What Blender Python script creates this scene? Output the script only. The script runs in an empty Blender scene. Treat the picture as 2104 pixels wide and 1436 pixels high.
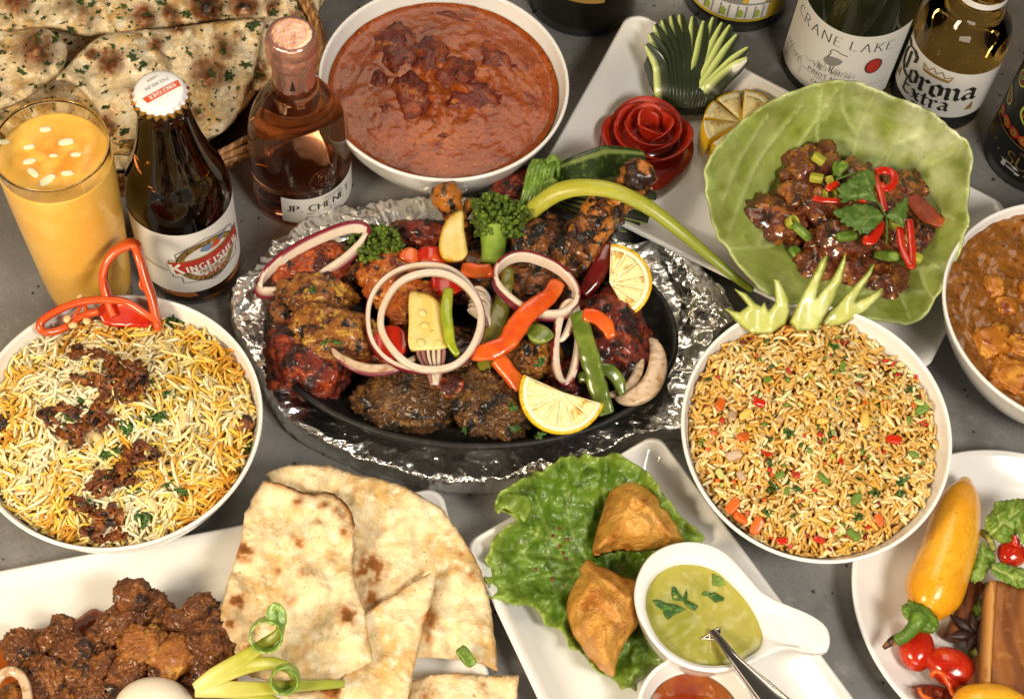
import bpy, bmesh, math, random
import numpy as np
from mathutils import Vector, Matrix, geometry

sc = bpy.context.scene
col = sc.collection
PI = math.pi

# ------------------------------------------------------------------ camera
W, H, F, D = 2104.0, 1436.0, 3350.0, 1.015
ELEV = PI / 2 - math.atan(math.hypot(-252, 1982) / F)
ROLL = math.atan2(252, 1982)
fw = np.array([0, math.cos(ELEV), -math.sin(ELEV)])
_r0 = np.array([1.0, 0, 0]); _u0 = np.array([0, math.sin(ELEV), math.cos(ELEV)])
cr = math.cos(ROLL) * _r0 + math.sin(ROLL) * _u0
cu = -math.sin(ROLL) * _r0 + math.cos(ROLL) * _u0
CAM = -fw * D
cam = bpy.data.cameras.new('camera')
cam.sensor_width = 36; cam.lens = 36 * F / W; cam.clip_start = 0.02; cam.clip_end = 60
co = bpy.data.objects.new('camera', cam); col.objects.link(co)
co.matrix_world = Matrix(((cr[0], cu[0], -fw[0], CAM[0]), (cr[1], cu[1], -fw[1], CAM[1]),
                          (cr[2], cu[2], -fw[2], CAM[2]), (0, 0, 0, 1)))
sc.camera = co

# ------------------------------------------------------------------ world and lamps
world = bpy.data.worlds.new('World'); sc.world = world; world.use_nodes = True
bg = world.node_tree.nodes['Background']
bg.inputs[0].default_value = (1.0, 0.88, 0.74, 1); bg.inputs[1].default_value = 0.08

def lamp(name, loc, aim, w, h, power, colr):
    l = bpy.data.lights.new(name, 'AREA'); l.shape = 'RECTANGLE'; l.size = w; l.size_y = h
    l.energy = power; l.color = colr
    o = bpy.data.objects.new(name, l); col.objects.link(o); o.location = loc
    o.rotation_euler = (Vector(aim) - Vector(loc)).to_track_quat('-Z', 'Y').to_euler()
    return o
lamp('softbox_lamp', (-0.02, 0.84, 1.42), (0, 0.0, 0), 0.75, 0.85, 8.0, (1.0, 0.86, 0.68))
lamp('left_lamp', (-0.66, -0.66, 0.74), (-0.02, -0.14, 0), 0.28, 0.28, 11.6, (1.0, 0.82, 0.58))
lamp('right_lamp', (0.52, -0.56, 0.88), (0.06, -0.14, 0), 0.28, 0.28, 9.5, (1.0, 0.93, 0.82))
lamp('front_lamp', (0.05, -1.15, 0.50), (0, 0.0, 0), 0.70, 0.22, 4.5, (1.0, 0.86, 0.68))

sc.view_settings.view_transform = 'Standard'; sc.view_settings.look = 'None'
sc.view_settings.exposure = -0.06; sc.view_settings.gamma = 1.0
sc.render.engine = 'CYCLES'
sc.cycles.max_bounces = 14; sc.cycles.transmission_bounces = 12; sc.cycles.glossy_bounces = 5
sc.cycles.diffuse_bounces = 4; sc.cycles.sample_clamp_indirect = 6.0; sc.cycles.blur_glossy = 0.6
sc.cycles.use_denoising = True

# ------------------------------------------------------------------ pixel <-> place
def Pn(u, v, z):
    u = np.asarray(u, float); v = np.asarray(v, float); z = np.asarray(z, float)
    u, v, z = np.broadcast_arrays(u, v, z)
    d = fw + ((u - W / 2) / F)[..., None] * cr - ((v - H / 2) / F)[..., None] * cu
    t = (z - CAM[2]) / d[..., 2]
    return CAM + t[..., None] * d
def P(u, v, z=0.0): return Pn(u, v, z)
def ray_plane(u, v, p0, n):
    d = fw + (u - W / 2) / F * cr - (v - H / 2) / F * cu
    return CAM + d * (np.dot(p0 - CAM, n) / np.dot(d, n))
def ppm(p): return F / np.dot(np.asarray(p) - CAM, fw)      # pixels per metre there

# ------------------------------------------------------------------ noise (numpy gradient noise)
_pr = np.random.RandomState(5)
_perm = np.concatenate([_pr.permutation(512)] * 3)
_grad = _pr.normal(size=(512, 3)); _grad /= np.linalg.norm(_grad, axis=1)[:, None]
def pn(p, seed=0):
    p = np.asarray(p, float) + seed * 17.31
    i = np.floor(p).astype(int); f = p - i; i &= 511
    w = f * f * f * (f * (f * 6 - 15) + 10)
    out = 0
    for a in (0, 1):
        for b in (0, 1):
            for c in (0, 1):
                h = _perm[_perm[_perm[(i[..., 0] + a) & 511] + ((i[..., 1] + b) & 511)] + ((i[..., 2] + c) & 511)]
                g = _grad[h]
                d = g[..., 0] * (f[..., 0] - a) + g[..., 1] * (f[..., 1] - b) + g[..., 2] * (f[..., 2] - c)
                ww = (w[..., 0] if a else 1 - w[..., 0]) * (w[..., 1] if b else 1 - w[..., 1]) * (w[..., 2] if c else 1 - w[..., 2])
                out = out + ww * d
    return out * 1.5
def fbm(p, o=3, seed=0, gain=0.5):
    p = np.asarray(p, float); s = 0; a = 1.0
    for k in range(o):
        s = s + a * pn(p * (2.03 ** k), seed + k * 3); a *= gain
    return s
def fb2(x, y, f, o=3, seed=0):
    x = np.asarray(x, float); y = np.asarray(y, float)
    return fbm(np.stack([x * f, y * f, np.zeros_like(x) + 0.37], -1), o, seed)
def ridged(p, o=3, seed=0):
    s = 0; a = 1.0
    for k in range(o):
        s = s + a * (1 - 2 * np.abs(pn(np.asarray(p) * (2.1 ** k), seed + 5 * k))); a *= 0.5
    return s

# ------------------------------------------------------------------ materials
def lin(h):
    if not isinstance(h, str): return tuple(h)[:3]
    c = [int(h[i:i + 2], 16) / 255 for i in (0, 2, 4)]
    return tuple(x / 12.92 if x <= 0.04045 else ((x + 0.055) / 1.055) ** 2.4 for x in c)
def rgba(h): return (*lin(h), 1)
MATS = {}
def mat(name, base, rough=0.5, mix=(), attr=(), bump=(), sss=0, sssr=(1, .5, .3), metal=0, trans=0, ior=1.45,
        coat=0, spec=0.5, vcol=False, rmix=None, coatr=0.05):
    m = bpy.data.materials.new(name); m.use_nodes = True; nt = m.node_tree; N = nt.nodes; L = nt.links
    b = N['Principled BSDF']
    tc = N.new('ShaderNodeTexCoord'); oi = N.new('ShaderNodeObjectInfo')
    vm = N.new('ShaderNodeVectorMath'); vm.operation = 'MULTIPLY_ADD'
    cx = N.new('ShaderNodeCombineXYZ')
    for i in range(3): L.new(oi.outputs['Random'], cx.inputs[i])
    vm.inputs[1].default_value = (3.1, 2.3, 1.7)
    L.new(cx.outputs[0], vm.inputs[0]); L.new(tc.outputs['Object'], vm.inputs[2])
    vec = vm.outputs[0]
    def tex(kind, scale):
        if kind == 'n':
            t = N.new('ShaderNodeTexNoise'); t.inputs['Scale'].default_value = scale; t.inputs['Detail'].default_value = 4
            t.inputs['Roughness'].default_value = 0.6; o = t.outputs['Fac']
        elif kind == 'v':
            t = N.new('ShaderNodeTexVoronoi'); t.inputs['Scale'].default_value = scale; o = t.outputs['Distance']
        elif kind == 'e':
            t = N.new('ShaderNodeTexVoronoi'); t.feature = 'DISTANCE_TO_EDGE'; t.inputs['Scale'].default_value = scale; o = t.outputs['Distance']
        elif kind == 'w':
            t = N.new('ShaderNodeTexWave'); t.inputs['Scale'].default_value = scale; t.inputs['Distortion'].default_value = 6
            t.inputs['Detail'].default_value = 3; o = t.outputs['Fac']
        L.new(vec, t.inputs['Vector']); return o
    def ramp(src, lo, hi):
        r = N.new('ShaderNodeMapRange'); r.interpolation_type = 'SMOOTHSTEP'
        r.inputs['From Min'].default_value = lo; r.inputs['From Max'].default_value = hi
        L.new(src, r.inputs['Value']); return r.outputs['Result']
    cur = None
    def put(fac, colour, cur):
        x = N.new('ShaderNodeMix'); x.data_type = 'RGBA'
        L.new(fac, x.inputs['Factor'])
        if cur is None: x.inputs[6].default_value = rgba(base)
        else: L.new(cur, x.inputs[6])
        x.inputs[7].default_value = rgba(colour)
        return x.outputs[2]
    if vcol:
        a = N.new('ShaderNodeAttribute'); a.attribute_name = 'Col'; cur = a.outputs['Color']
    for it in mix:
        kind, scale, colour, lo, hi = it
        cur = put(ramp(tex(kind, scale), lo, hi), colour, cur)
    for it in attr:
        a = N.new('ShaderNodeAttribute'); a.attribute_name = it[0]
        cur = put(a.outputs['Fac'], it[1], cur)
    if cur is None: b.inputs['Base Color'].default_value = rgba(base)
    else: L.new(cur, b.inputs['Base Color'])
    b.inputs['Roughness'].default_value = rough
    if rmix: L.new(ramp_to(N, L, tex(rmix[0], rmix[1]), rmix[2], rmix[3]), b.inputs['Roughness'])
    b.inputs['Metallic'].default_value = metal; b.inputs['IOR'].default_value = ior
    b.inputs['Specular IOR Level'].default_value = spec
    b.inputs['Transmission Weight'].default_value = trans
    b.inputs['Coat Weight'].default_value = coat; b.inputs['Coat Roughness'].default_value = coatr
    if sss:
        b.inputs['Subsurface Weight'].default_value = sss; b.inputs['Subsurface Radius'].default_value = sssr
        b.inputs['Subsurface Scale'].default_value = 0.004
    prev = None
    for kind, scale, dist in bump:
        n = N.new('ShaderNodeBump'); n.inputs['Strength'].default_value = 1.0; n.inputs['Distance'].default_value = dist
        L.new(tex(kind, scale), n.inputs['Height'])
        if prev is not None: L.new(prev, n.inputs['Normal'])
        prev = n.outputs[0]
    if prev is not None:
        L.new(prev, b.inputs['Normal'])
    MATS[name] = m
    return m
def ramp_to(N, L, src, a, b_):
    r = N.new('ShaderNodeMapRange'); r.inputs['From Min'].default_value = 0.3; r.inputs['From Max'].default_value = 0.7
    r.inputs['To Min'].default_value = a; r.inputs['To Max'].default_value = b_
    L.new(src, r.inputs['Value']); return r.outputs['Result']

# ------------------------------------------------------------------ objects
ORG = {}
LABELS = {}
def tag(o, label=None, cat=None, group=None, kind=None):
    if label: o['label'] = label
    if cat: o['category'] = cat
    if group: o['group'] = group
    if kind: o['kind'] = kind
    return o
def thing(name, at, label, cat, group=None):
    o = bpy.data.objects.new(name, None); col.objects.link(o); o.empty_display_size = 0.01
    o.location = tuple(float(x) for x in at); ORG[o.name] = np.array(at, float)
    return tag(o, label, cat, group)
def mesh_of(name, verts, faces, m, smooth=True, attrs=None, colr=None):
    me = bpy.data.meshes.new(name)
    me.from_pydata([tuple(x) for x in np.asarray(verts, float)], [], [tuple(int(i) for i in f) for f in faces])
    if attrs:
        for k, a in attrs.items():
            me.attributes.new(k, 'FLOAT', 'POINT').data.foreach_set('value', np.clip(np.asarray(a, np.float32), 0, 1))
    if colr is not None:
        c = np.ones((len(verts), 4), np.float32); c[:, :3] = colr
        me.color_attributes.new('Col', 'FLOAT_COLOR', 'POINT').data.foreach_set('color', c.ravel())
    if m is not None:
        for mm in (m if isinstance(m, (list, tuple)) else [m]): me.materials.append(mm)
    if smooth: me.polygons.foreach_set('use_smooth', [True] * len(me.polygons))
    me.update()
    return me
def obj(name, verts, faces, m, parent=None, label=None, cat=None, group=None, kind=None, smooth=True, attrs=None,
        colr=None, origin=None, mids=None):
    verts = np.asarray(verts, float)
    if parent is not None: org = ORG[parent.name]
    elif origin is not None: org = np.array(origin, float)
    else: org = np.array([*verts[:, :2].mean(0), verts[:, 2].min()])
    me = mesh_of(name, verts - org, faces, m, smooth, attrs, colr)
    if mids is not None: me.polygons.foreach_set('material_index', mids)
    o = bpy.data.objects.new(name, me); col.objects.link(o)
    if parent is not None: o.parent = parent
    else: o.location = org
    ORG[o.name] = org
    return tag(o, label, cat, group, kind)
def solidify(o, t, offset=-1):
    s = o.modifiers.new('thickness', 'SOLIDIFY'); s.thickness = t; s.offset = offset; s.use_even_offset = False
    return o

# ------------------------------------------------------------------ shapes
def catmull(pts, sp, closed=True):
    pts = np.asarray(pts, float); n = len(pts); out = []
    rng = range(n if closed else n - 1)
    for i in rng:
        if closed: p0, p1, p2, p3 = pts[i - 1], pts[i], pts[(i + 1) % n], pts[(i + 2) % n]
        else: p0, p1, p2, p3 = pts[max(i - 1, 0)], pts[i], pts[i + 1], pts[min(i + 2, n - 1)]
        k = max(1, int(round(np.linalg.norm(p2 - p1) / sp)))
        t = np.arange(k)[:, None] / k
        out.append(0.5 * (2 * p1 + (p2 - p0) * t + (2 * p0 - 5 * p1 + 4 * p2 - p3) * t ** 2 + (3 * p1 - p0 - 3 * p2 + p3) * t ** 3))
    if not closed: out.append(pts[-1:])
    return np.concatenate(out)
def straight(pts, sp):
    pts = np.asarray(pts, float); out = []
    for i in range(len(pts)):
        a, b = pts[i], pts[(i + 1) % len(pts)]
        k = max(1, int(round(np.linalg.norm(b - a) / sp))); t = np.arange(k)[:, None] / k
        out.append(a + (b - a) * t)
    return np.concatenate(out)
def inside(poly, q):
    x, y = q[:, 0], q[:, 1]; r = np.zeros(len(q), bool)
    a = poly; b = np.roll(poly, -1, 0)
    for (x1, y1), (x2, y2) in zip(a, b):
        if y1 == y2: continue
        c = ((y1 > y) != (y2 > y)) & (x < (x2 - x1) * (y - y1) / (y2 - y1) + x1)
        r ^= c
    return r
def edge_dist(poly, q):
    a = poly; b = np.roll(poly, -1, 0); best = np.full(len(q), 1e9)
    for p1, p2 in zip(a, b):
        d = p2 - p1; l = d @ d
        if l == 0: continue
        t = np.clip(((q - p1) @ d) / l, 0, 1)
        e = q - p1 - t[:, None] * d
        best = np.minimum(best, e[:, 0] ** 2 + e[:, 1] ** 2)
    return np.sqrt(best)
def tri_fill(poly, sp, seed=1, jit=0.3):
    rs = np.random.RandomState(seed)
    lo, hi = poly.min(0), poly.max(0)
    gy = np.arange(lo[1], hi[1], sp * 0.87); g = []
    for j, y in enumerate(gy):
        xs = np.arange(lo[0] + (sp / 2 if j % 2 else 0), hi[0], sp)
        g.append(np.stack([xs, np.full_like(xs, y)], -1))
    g = np.concatenate(g); g += rs.uniform(-jit, jit, g.shape) * sp
    g = g[inside(poly, g)]
    if len(g): g = g[edge_dist(poly, g) > sp * 0.55]
    vs = np.concatenate([poly, g]); n = len(poly)
    r = geometry.delaunay_2d_cdt([Vector(x) for x in vs], [(i, (i + 1) % n) for i in range(n)], [], 1, 1e-7)
    q = np.array([tuple(x) for x in r[0]])
    fs = []
    for f in r[2]:
        a, b, c = (q[i] for i in f)
        s = (b[0] - a[0]) * (c[1] - a[1]) - (b[1] - a[1]) * (c[0] - a[0])
        if abs(s) < 1e-9: continue
        fs.append(tuple(f) if s > 0 else tuple(f)[::-1])
    return q, fs
def sheet(name, outline, zf, sp, th, m, parent=None, attrs=None, round_=True, seed=1, smooth=True, jit=0.3, closed_z=None, **kw):
    """A piece cut to an outline, its height given by zf(u, v, distance to edge); solid with thickness th, or down to closed_z."""
    poly = catmull(outline, sp) if round_ else straight(outline, sp)
    q, fs = tri_fill(poly, sp, seed, jit)
    ed = edge_dist(poly, q); u, v = q[:, 0], q[:, 1]
    z = zf(u, v, ed) if callable(zf) else np.full(len(q), float(zf))
    V = Pn(u, v, z)
    at = {k: f(u, v, ed) for k, f in (attrs or {}).items()}
    fs = [f[::-1] for f in fs]
    if closed_z is not None:
        B = V.copy(); B[:, 2] = np.minimum(V[:, 2] - 0.0003, closed_z)
        n = len(V)
        cnt = {}
        for f in fs:
            for i in range(3): cnt[(f[i], f[(i + 1) % 3])] = 1
        side = [(a, a + n, b + n, b) for (a, b) in cnt if (b, a) not in cnt]
        fs = fs + [tuple(i + n for i in f[::-1]) for f in fs] + [s for s in side]
        V = np.concatenate([V, B]); at = {k: np.concatenate([a, a]) for k, a in at.items()}
        return obj(name, V, fs, m, parent, attrs=at, smooth=smooth, **kw)
    o = obj(name, V, fs, m, parent, attrs=at, smooth=smooth, **kw)
    if th: solidify(o, th)
    return o
def lathe_vf(prof, n=64, loop=False):
    prof = np.asarray(prof, float); k = len(prof); t = np.arange(n) * 2 * PI / n
    V = np.stack([np.outer(np.cos(t), prof[:, 0]), np.outer(np.sin(t), prof[:, 0]), np.tile(prof[:, 1], (n, 1))], -1).reshape(-1, 3)
    Fc = []
    for i in range(n):
        j = (i + 1) % n
        for a in range(k if loop else k - 1):
            b = (a + 1) % k
            Fc.append((i * k + a, j * k + a, j * k + b, i * k + b))
    if not loop:
        if prof[0, 0] > 1e-6: Fc.append(tuple(i * k for i in range(n))[::-1])
        if prof[-1, 0] > 1e-6: Fc.append(tuple(i * k + k - 1 for i in range(n)))
    return V, Fc
def smooth_prof(pts, step=0.003):
    return catmull(pts, step, closed=False)
def tube_vf(pts, rad, n=8, sec=None, up=None, closed=False, caps=True):
    """Sweep a section (2-D points, unit) along pts; rad scalar, array, or (w, h) arrays."""
    pts = np.asarray(pts, float); k = len(pts)
    if sec is None:
        t = np.arange(n) * 2 * PI / n; sec = np.stack([np.cos(t), np.sin(t)], -1)
    n = len(sec)
    if isinstance(rad, tuple): rw = np.broadcast_to(np.asarray(rad[0], float), (k,)); rh = np.broadcast_to(np.asarray(rad[1], float), (k,))
    else: rw = rh = np.broadcast_to(np.asarray(rad, float), (k,))
    T = (np.roll(pts, -1, 0) - np.roll(pts, 1, 0)) if closed else np.gradient(pts, axis=0)
    T = T / (np.linalg.norm(T, axis=1)[:, None] + 1e-12)
    V = []; S = None
    for i in range(k):
        if up is not None:
            U = np.asarray(up[i] if np.ndim(up) == 2 else up, float)
            s = np.cross(T[i], U)
        else:
            if S is None:
                a = np.array([0, 0, 1.0]) if abs(T[i][2]) < 0.9 else np.array([1.0, 0, 0]); s = np.cross(T[i], a)
            else: s = S - T[i] * (S @ T[i])
        s = s / (np.linalg.norm(s) + 1e-12); S = s
        b = np.cross(s, T[i])
        V.append(pts[i] + sec[:, :1] * rw[i] * s + sec[:, 1:] * rh[i] * b)
    V = np.concatenate(V); Fc = []
    for i in range(k if closed else k - 1):
        j = (i + 1) % k
        for a in range(n):
            b = (a + 1) % n
            Fc.append((i * n + a, i * n + b, j * n + b, j * n + a))
    if not closed and caps:
        Fc.append(tuple(range(n))[::-1]); Fc.append(tuple((k - 1) * n + a for a in range(n)))
    return V, Fc
def rsec(n=16, p=4.0):
    t = np.arange(n) * 2 * PI / n + PI / n
    c, s = np.cos(t), np.sin(t)
    return np.stack([np.sign(c) * np.abs(c) ** (2 / p), np.sign(s) * np.abs(s) ** (2 / p)], -1)
def join(parts):
    V = []; Fc = []; o = 0
    for v, f in parts:
        V.append(np.asarray(v, float)); Fc += [tuple(i + o for i in q) for q in f]; o += len(v)
    return np.concatenate(V), Fc
def px_path(pts, step=8, zs=None):
    """pts: (u, v, z) list -> smooth path in the place."""
    a = catmull(np.array(pts, float) * np.array([1, 1, 1000 * 3.4]), step, closed=False) / np.array([1, 1, 3400])
    return Pn(a[:, 0], a[:, 1], a[:, 2])
_ico = {}
def ico(sub):
    if sub not in _ico:
        bm = bmesh.new(); bmesh.ops.create_icosphere(bm, subdivisions=sub, radius=1)
        _ico[sub] = (np.array([v.co[:] for v in bm.verts]), [tuple(v.index for v in f.verts) for f in bm.faces]); bm.free()
    return _ico[sub]
def rot(ax, a):
    return np.array(Matrix.Rotation(a, 3, ax))
def blob_vf(c, r, rz=0.0, seed=0, amp=0.2, freq=1.2, sub=4, fine=0.05, tilt=0.0, power=1.0, tiltx=0.0):
    V, Fc = ico(sub)
    n = fbm(V * freq, 2, seed) * amp + fbm(V * freq * 5, 3, seed + 9) * fine
    if fine: n = n + (ridged(V * freq * 2.2, 2, seed + 21) - .55) * fine * .45
    X = np.sign(V) * np.abs(V) ** power
    X = X * (1 + n)[:, None] * np.asarray(r)
    R = rot('Z', rz) @ rot('Y', tilt) @ rot('X', tiltx)
    return X @ R.T + np.asarray(c), Fc
def blob(name, u, v, z, pu, pv, rz_, m, parent=None, rotd=0, seed=0, amp=0.2, freq=1.2, sub=4, fine=0.05, power=1.0, tilt=0, tiltx=0, **kw):
    c = P(u, v, z); k = ppm(c); rz_ = min(rz_, .80 * min(pu, pv) / k)
    rx = pu / k; ry = math.sqrt(max((pv / k) ** 2 - (rz_ * 0.5) ** 2, (0.35 * pv / k) ** 2)) / 0.86
    V, Fc = blob_vf(c, (rx, ry, rz_), math.radians(rotd), seed, amp, freq, sub, fine, tilt, power, tiltx)
    return obj(name, V, Fc, m, parent, **kw)
_used = set()
def clock(prefix, dx, dy, R):
    """prefix + a place on the dial of the bowl, each used once."""
    r = math.hypot(dx, dy) / R; a = math.degrees(math.atan2(dx, dy)) % 360
    ring = ['near rim', 'nearer the rim', 'by the rim'] if r > .72 else ['halfway out', 'midway out', 'half way to rim'] if r > .42 else ['near middle', 'by the middle', 'about the middle']
    nm = 'twelve one two three four five six seven eight nine ten eleven'.split(); h = nm[round(a / 30) % 12]; g = nm[int(a // 30) % 12]; g2 = nm[(int(a // 30) + 1) % 12]
    for rg in ring:
        for q in ("at %s o'clock" % h, 'between %s and %s' % (g, g2), 'at half past %s' % g, 'just after %s' % g, 'just before %s' % g2):
            t = '%s, %s %s' % (prefix, rg, q)
            if t not in _used: _used.add(t); return t
    return t
# ================================================================== materials
CER = mat('white_ceramic', (.80, .785, .755), 0.16, coat=0.4, mix=[('n', 9, (.76, .74, .70), .35, .75)])
TAB = mat('grey_concrete', (.25, .243, .234), 0.42, mix=[('n', 4, (.18, .175, .168), .38, .68), ('n', 17, (.165, .16, .152), .52, .68), ('n', 60, (.29, .283, .272), .5, .75),
      ('n', 900, (.17, .163, .153), .52, .68), ('v', 95, (.03, .028, .026), .12, .06), ('v', 41, (.05, .045, .04), .07, .04)],
      bump=[('n', 700, .0003), ('n', 40, .0006)], spec=.35)
BAMBOO = mat('wicker_cane', '9a6a3c', .5, mix=[('n', 120, '6b4420', .4, .7), ('w', 60, 'b98a58', .6, .95)], bump=[('n', 400, .0004)])
CLOTH = mat('brown_cloth', '3a2416', .8, mix=[('n', 50, '24150c', .4, .7)], bump=[('n', 300, .0006)])
NAAN = mat('naan_bread', 'e3cda0', .62, mix=[('n', 34, 'c9a468', .44, .62), ('n', 130, 'e9dcbc', .44, .74), ('n', 420, 'a97a40', .62, .74)],
      attr=[('tan', 'a5662a'), ('char', '2c1407')], bump=[('n', 260, .0010), ('n', 60, .003)], spec=.3)
GNAAN = mat('garlic_naan_bread', 'e2cda4', .40, mix=[('n', 30, 'cfa866', .47, .64), ('n', 110, 'efe3c4', .5, .66), ('n', 420, 'a0743a', .61, .70)],
      attr=[('tan', '8a4a18'), ('char', '170a04')], bump=[('n', 330, .0012), ('n', 70, .0036)], coat=.4, coatr=.2)
HERB = mat('chopped_herb', '26390e', .5, mix=[('n', 200, '4f6d1e', .45, .7)])
HERBP = mat('herb_leaf', '2f5216', .42, mix=[('n', 330, '567a2a', .5, .66)], bump=[('n', 400, .0006)])
LASSI = mat('mango_lassi', 'f3bb4e', .3, coat=.6, mix=[('n', 60, 'f7c763', .4, .7)], attr=[('tan', 'e0902e')], sss=.3, bump=[('n', 220, .0002)])
ALMOND = mat('almond', 'f3e3bd', .5, sss=.2)
GLASS = mat('clear_glass', (1, 1, 1), .0, trans=1, ior=1.48)
AMBER = mat('brown_glass', (.050, .015, .004), .02, trans=1, ior=1.5)
NECKAIR = mat('brown_glass_band', (.35, .14, .04), .05, trans=.6, ior=1.5)
ROSE = mat('rose_wine_glass', (.78, .36, .18), .0, trans=1, ior=1.42)
CORON = mat('beer_glass', (1.0, .66, .18), .0, trans=1, ior=1.40)
BLACKG = mat('dark_bottle_glass', (.010, .009, .006), .06, spec=.6, coat=.3)
GREENB = mat('dark_green_bottle_glass', (.012, .014, .006), .05, spec=.6, coat=.3, mix=[('n', 14, (.05, .045, .015), .55, .8)])
PAPER = mat('label_paper', (.72, .70, .66), .55, bump=[('n', 900, .0001)])
PAPERB = mat('black_label_paper', (.012, .011, .010), .4)
INK = mat('black_ink', (.02, .018, .016), .5)
INKG = mat('grey_ink', (.25, .24, .23), .5)
INKR = mat('red_ink', (.45, .035, .02), .45)
INKO = mat('orange_red_ink', (.62, .085, .02), .45)
INKGOLD = mat('gold_ink', (.50, .30, .08), .35, metal=.4)
INKW = mat('white_ink', (.8, .78, .74), .5)
INKB = mat('blue_ink', (.14, .22, .34), .5)
INKL = mat('lime_ink', (.33, .42, .05), .5)
INKY = mat('yellow_label_ink', (.62, .44, .03), .5, mix=[('n', 40, (.5, .36, .03), .4, .7)])
PINKFOIL = mat('pink_foil', (.72, .37, .28), .26, metal=.75, bump=[('n', 130, .0003), ('n', 40, .0007)])
GOLDMETAL = mat('gold_metal', (.75, .48, .16), .28, metal=1)
CAPW = mat('white_cap', (.80, .80, .80), .25, coat=.3)
FOIL = mat('aluminium_foil', (.92, .90, .86), .27, metal=1, bump=[('e', 38, .0016), ('n', 130, .0005)])
IRON = mat('cast_iron', (.013, .012, .011), .46, mix=[('n', 90, (.035, .03, .026), .5, .75)], bump=[('n', 300, .0006)], spec=.35)
REDCURRY = mat('red_curry', '90400a', .28, mix=[('n', 30, 'a8520f', .46, .62), ('n', 60, '7c3008', .50, .66), ('n', 300, '6c2607', .54, .66), ('n', 600, 'c47a30', .60, .70)],
      bump=[('n', 330, .0006), ('n', 100, .0008)], spec=.4, coat=.38, coatr=.14)
CHICKRED = mat('curry_chicken', '641c06', .34, mix=[('n', 110, '93400e', .48, .62), ('n', 220, '260c05', .56, .66), ('n', 90, 'b06a24', .60, .70)], bump=[('n', 300, .0016)], coat=.25, coatr=.2)
BROWNCURRY = mat('brown_curry', '7c4a12', .28, mix=[('n', 60, '91591a', .46, .62), ('n', 300, '5f340c', .54, .64), ('n', 700, 'b98a44', .64, .72)],
      bump=[('n', 260, .0006), ('n', 90, .0009)], coat=.5, coatr=.12)
PANEER = mat('curry_paneer', 'a86416', .38, mix=[('n', 90, 'c98a2c', .48, .6), ('n', 120, '7a330a', .54, .64)], bump=[('n', 220, .0008)], coat=.3)
OIL = mat('orange_oil_sauce', '9c4310', .15, mix=[('n', 80, 'b5601c', .4, .7)], coat=.5, trans=.1)
TAND = mat('tandoori_meat', '963808', .42, mix=[('n', 110, 'b5541a', .50, .60), ('n', 75, '451306', .50, .60), ('n', 100, '0e0705', .57, .63)],
      bump=[('n', 520, .0016), ('n', 170, .0034)], coat=.45, coatr=.16)
TANDO = mat('orange_tikka_meat', 'b85a12', .42, mix=[('n', 110, 'd58430', .50, .60), ('n', 80, '6c2408', .51, .60), ('n', 120, '140905', .58, .64)],
      bump=[('n', 500, .0016), ('n', 150, .0034)], coat=.45, coatr=.16)
GOLDM = mat('golden_kebab_meat', '985c1a', .5, mix=[('n', 90, '5f2e0c', .48, .58), ('n', 190, 'c69536', .54, .64), ('n', 110, '140c07', .56, .62), ('n', 260, '57601c', .66, .70)],
      bump=[('n', 560, .0018), ('n', 170, .0034)], coat=.45, coatr=.18)
SEEKH = mat('grilled_mince_meat', '5a3714', .5, mix=[('n', 130, '83581f', .50, .60), ('n', 80, '231408', .50, .60), ('n', 420, 'a8793a', .59, .66), ('n', 110, '0b0705', .57, .64)],
      bump=[('n', 620, .0024), ('n', 220, .004)], coat=.4, coatr=.2)
DREDM = mat('deep_red_meat', '741f07', .40, mix=[('n', 120, 'a2400e', .50, .61), ('n', 70, '2c0b05', .49, .60), ('n', 110, '0d0604', .56, .63)],
      bump=[('n', 520, .0018), ('n', 190, .0032)], coat=.5, coatr=.16)
CHARM = mat('charred_meat', '5e3012', .42, mix=[('n', 110, '9c5c24', .49, .59), ('n', 75, '0b0705', .47, .56), ('n', 260, 'a0682c', .60, .66)],
      bump=[('n', 520, .002), ('n', 160, .004)], coat=.45, coatr=.16)
BONE = mat('charred_bone', 'b06a22', .4, mix=[('n', 60, '2a130a', .46, .58), ('n', 90, '0d0806', .56, .66), ('n', 40, 'd6a050', .66, .8)], bump=[('n', 300, .0012)], coat=.3)
MUTTON = mat('dry_mutton_curry', '764016', .46, mix=[('n', 130, '9c5c22', .48, .60), ('n', 80, '301709', .54, .64), ('n', 520, 'b5783c', .57, .66)],
      bump=[('n', 700, .0026), ('n', 260, .004)], coat=.4, coatr=.2)
MUTTONY = mat('pale_mutton_curry', '9a5a1c', .38, mix=[('n', 90, 'c08a34', .50, .68), ('n', 60, '4a220c', .56, .70)], bump=[('n', 600, .0018), ('n', 210, .0022)], coat=.3, coatr=.25)
GOBI = mat('glazed_fritter', '66290a', .3, mix=[('n', 110, 'a45c1c', .50, .60), ('n', 80, '2c0f05', .52, .62), ('n', 300, 'b87830', .60, .68)],
      bump=[('n', 480, .0014), ('n', 160, .003)], coat=.9, coatr=.12)
ONION = mat('onion_flesh', 'd6c6b4', .30, mix=[('n', 700, 'cdb8a4', .5, .66), ('n', 60, 'd2bba0', .5, .7)], attr=[('skin', '7a2030')], sss=.25, coat=.2)
ONIONC = mat('cooked_onion', 'c8ae90', .28, mix=[('n', 220, 'a8845f', .48, .64)], attr=[('skin', '7d3a44')], sss=.25, coat=.4)
REDPEP = mat('red_pepper', 'b8200a', .22, mix=[('n', 60, 'c83a12', .45, .7)], attr=[('in', 'd8672c')], sss=.2, coat=.4)
ORPEP = mat('orange_pepper', 'cc4a12', .26, mix=[('n', 60, 'd8661c', .42, .7), ('n', 400, 'e8923c', .66, .76)], sss=.2, coat=.4)
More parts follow.
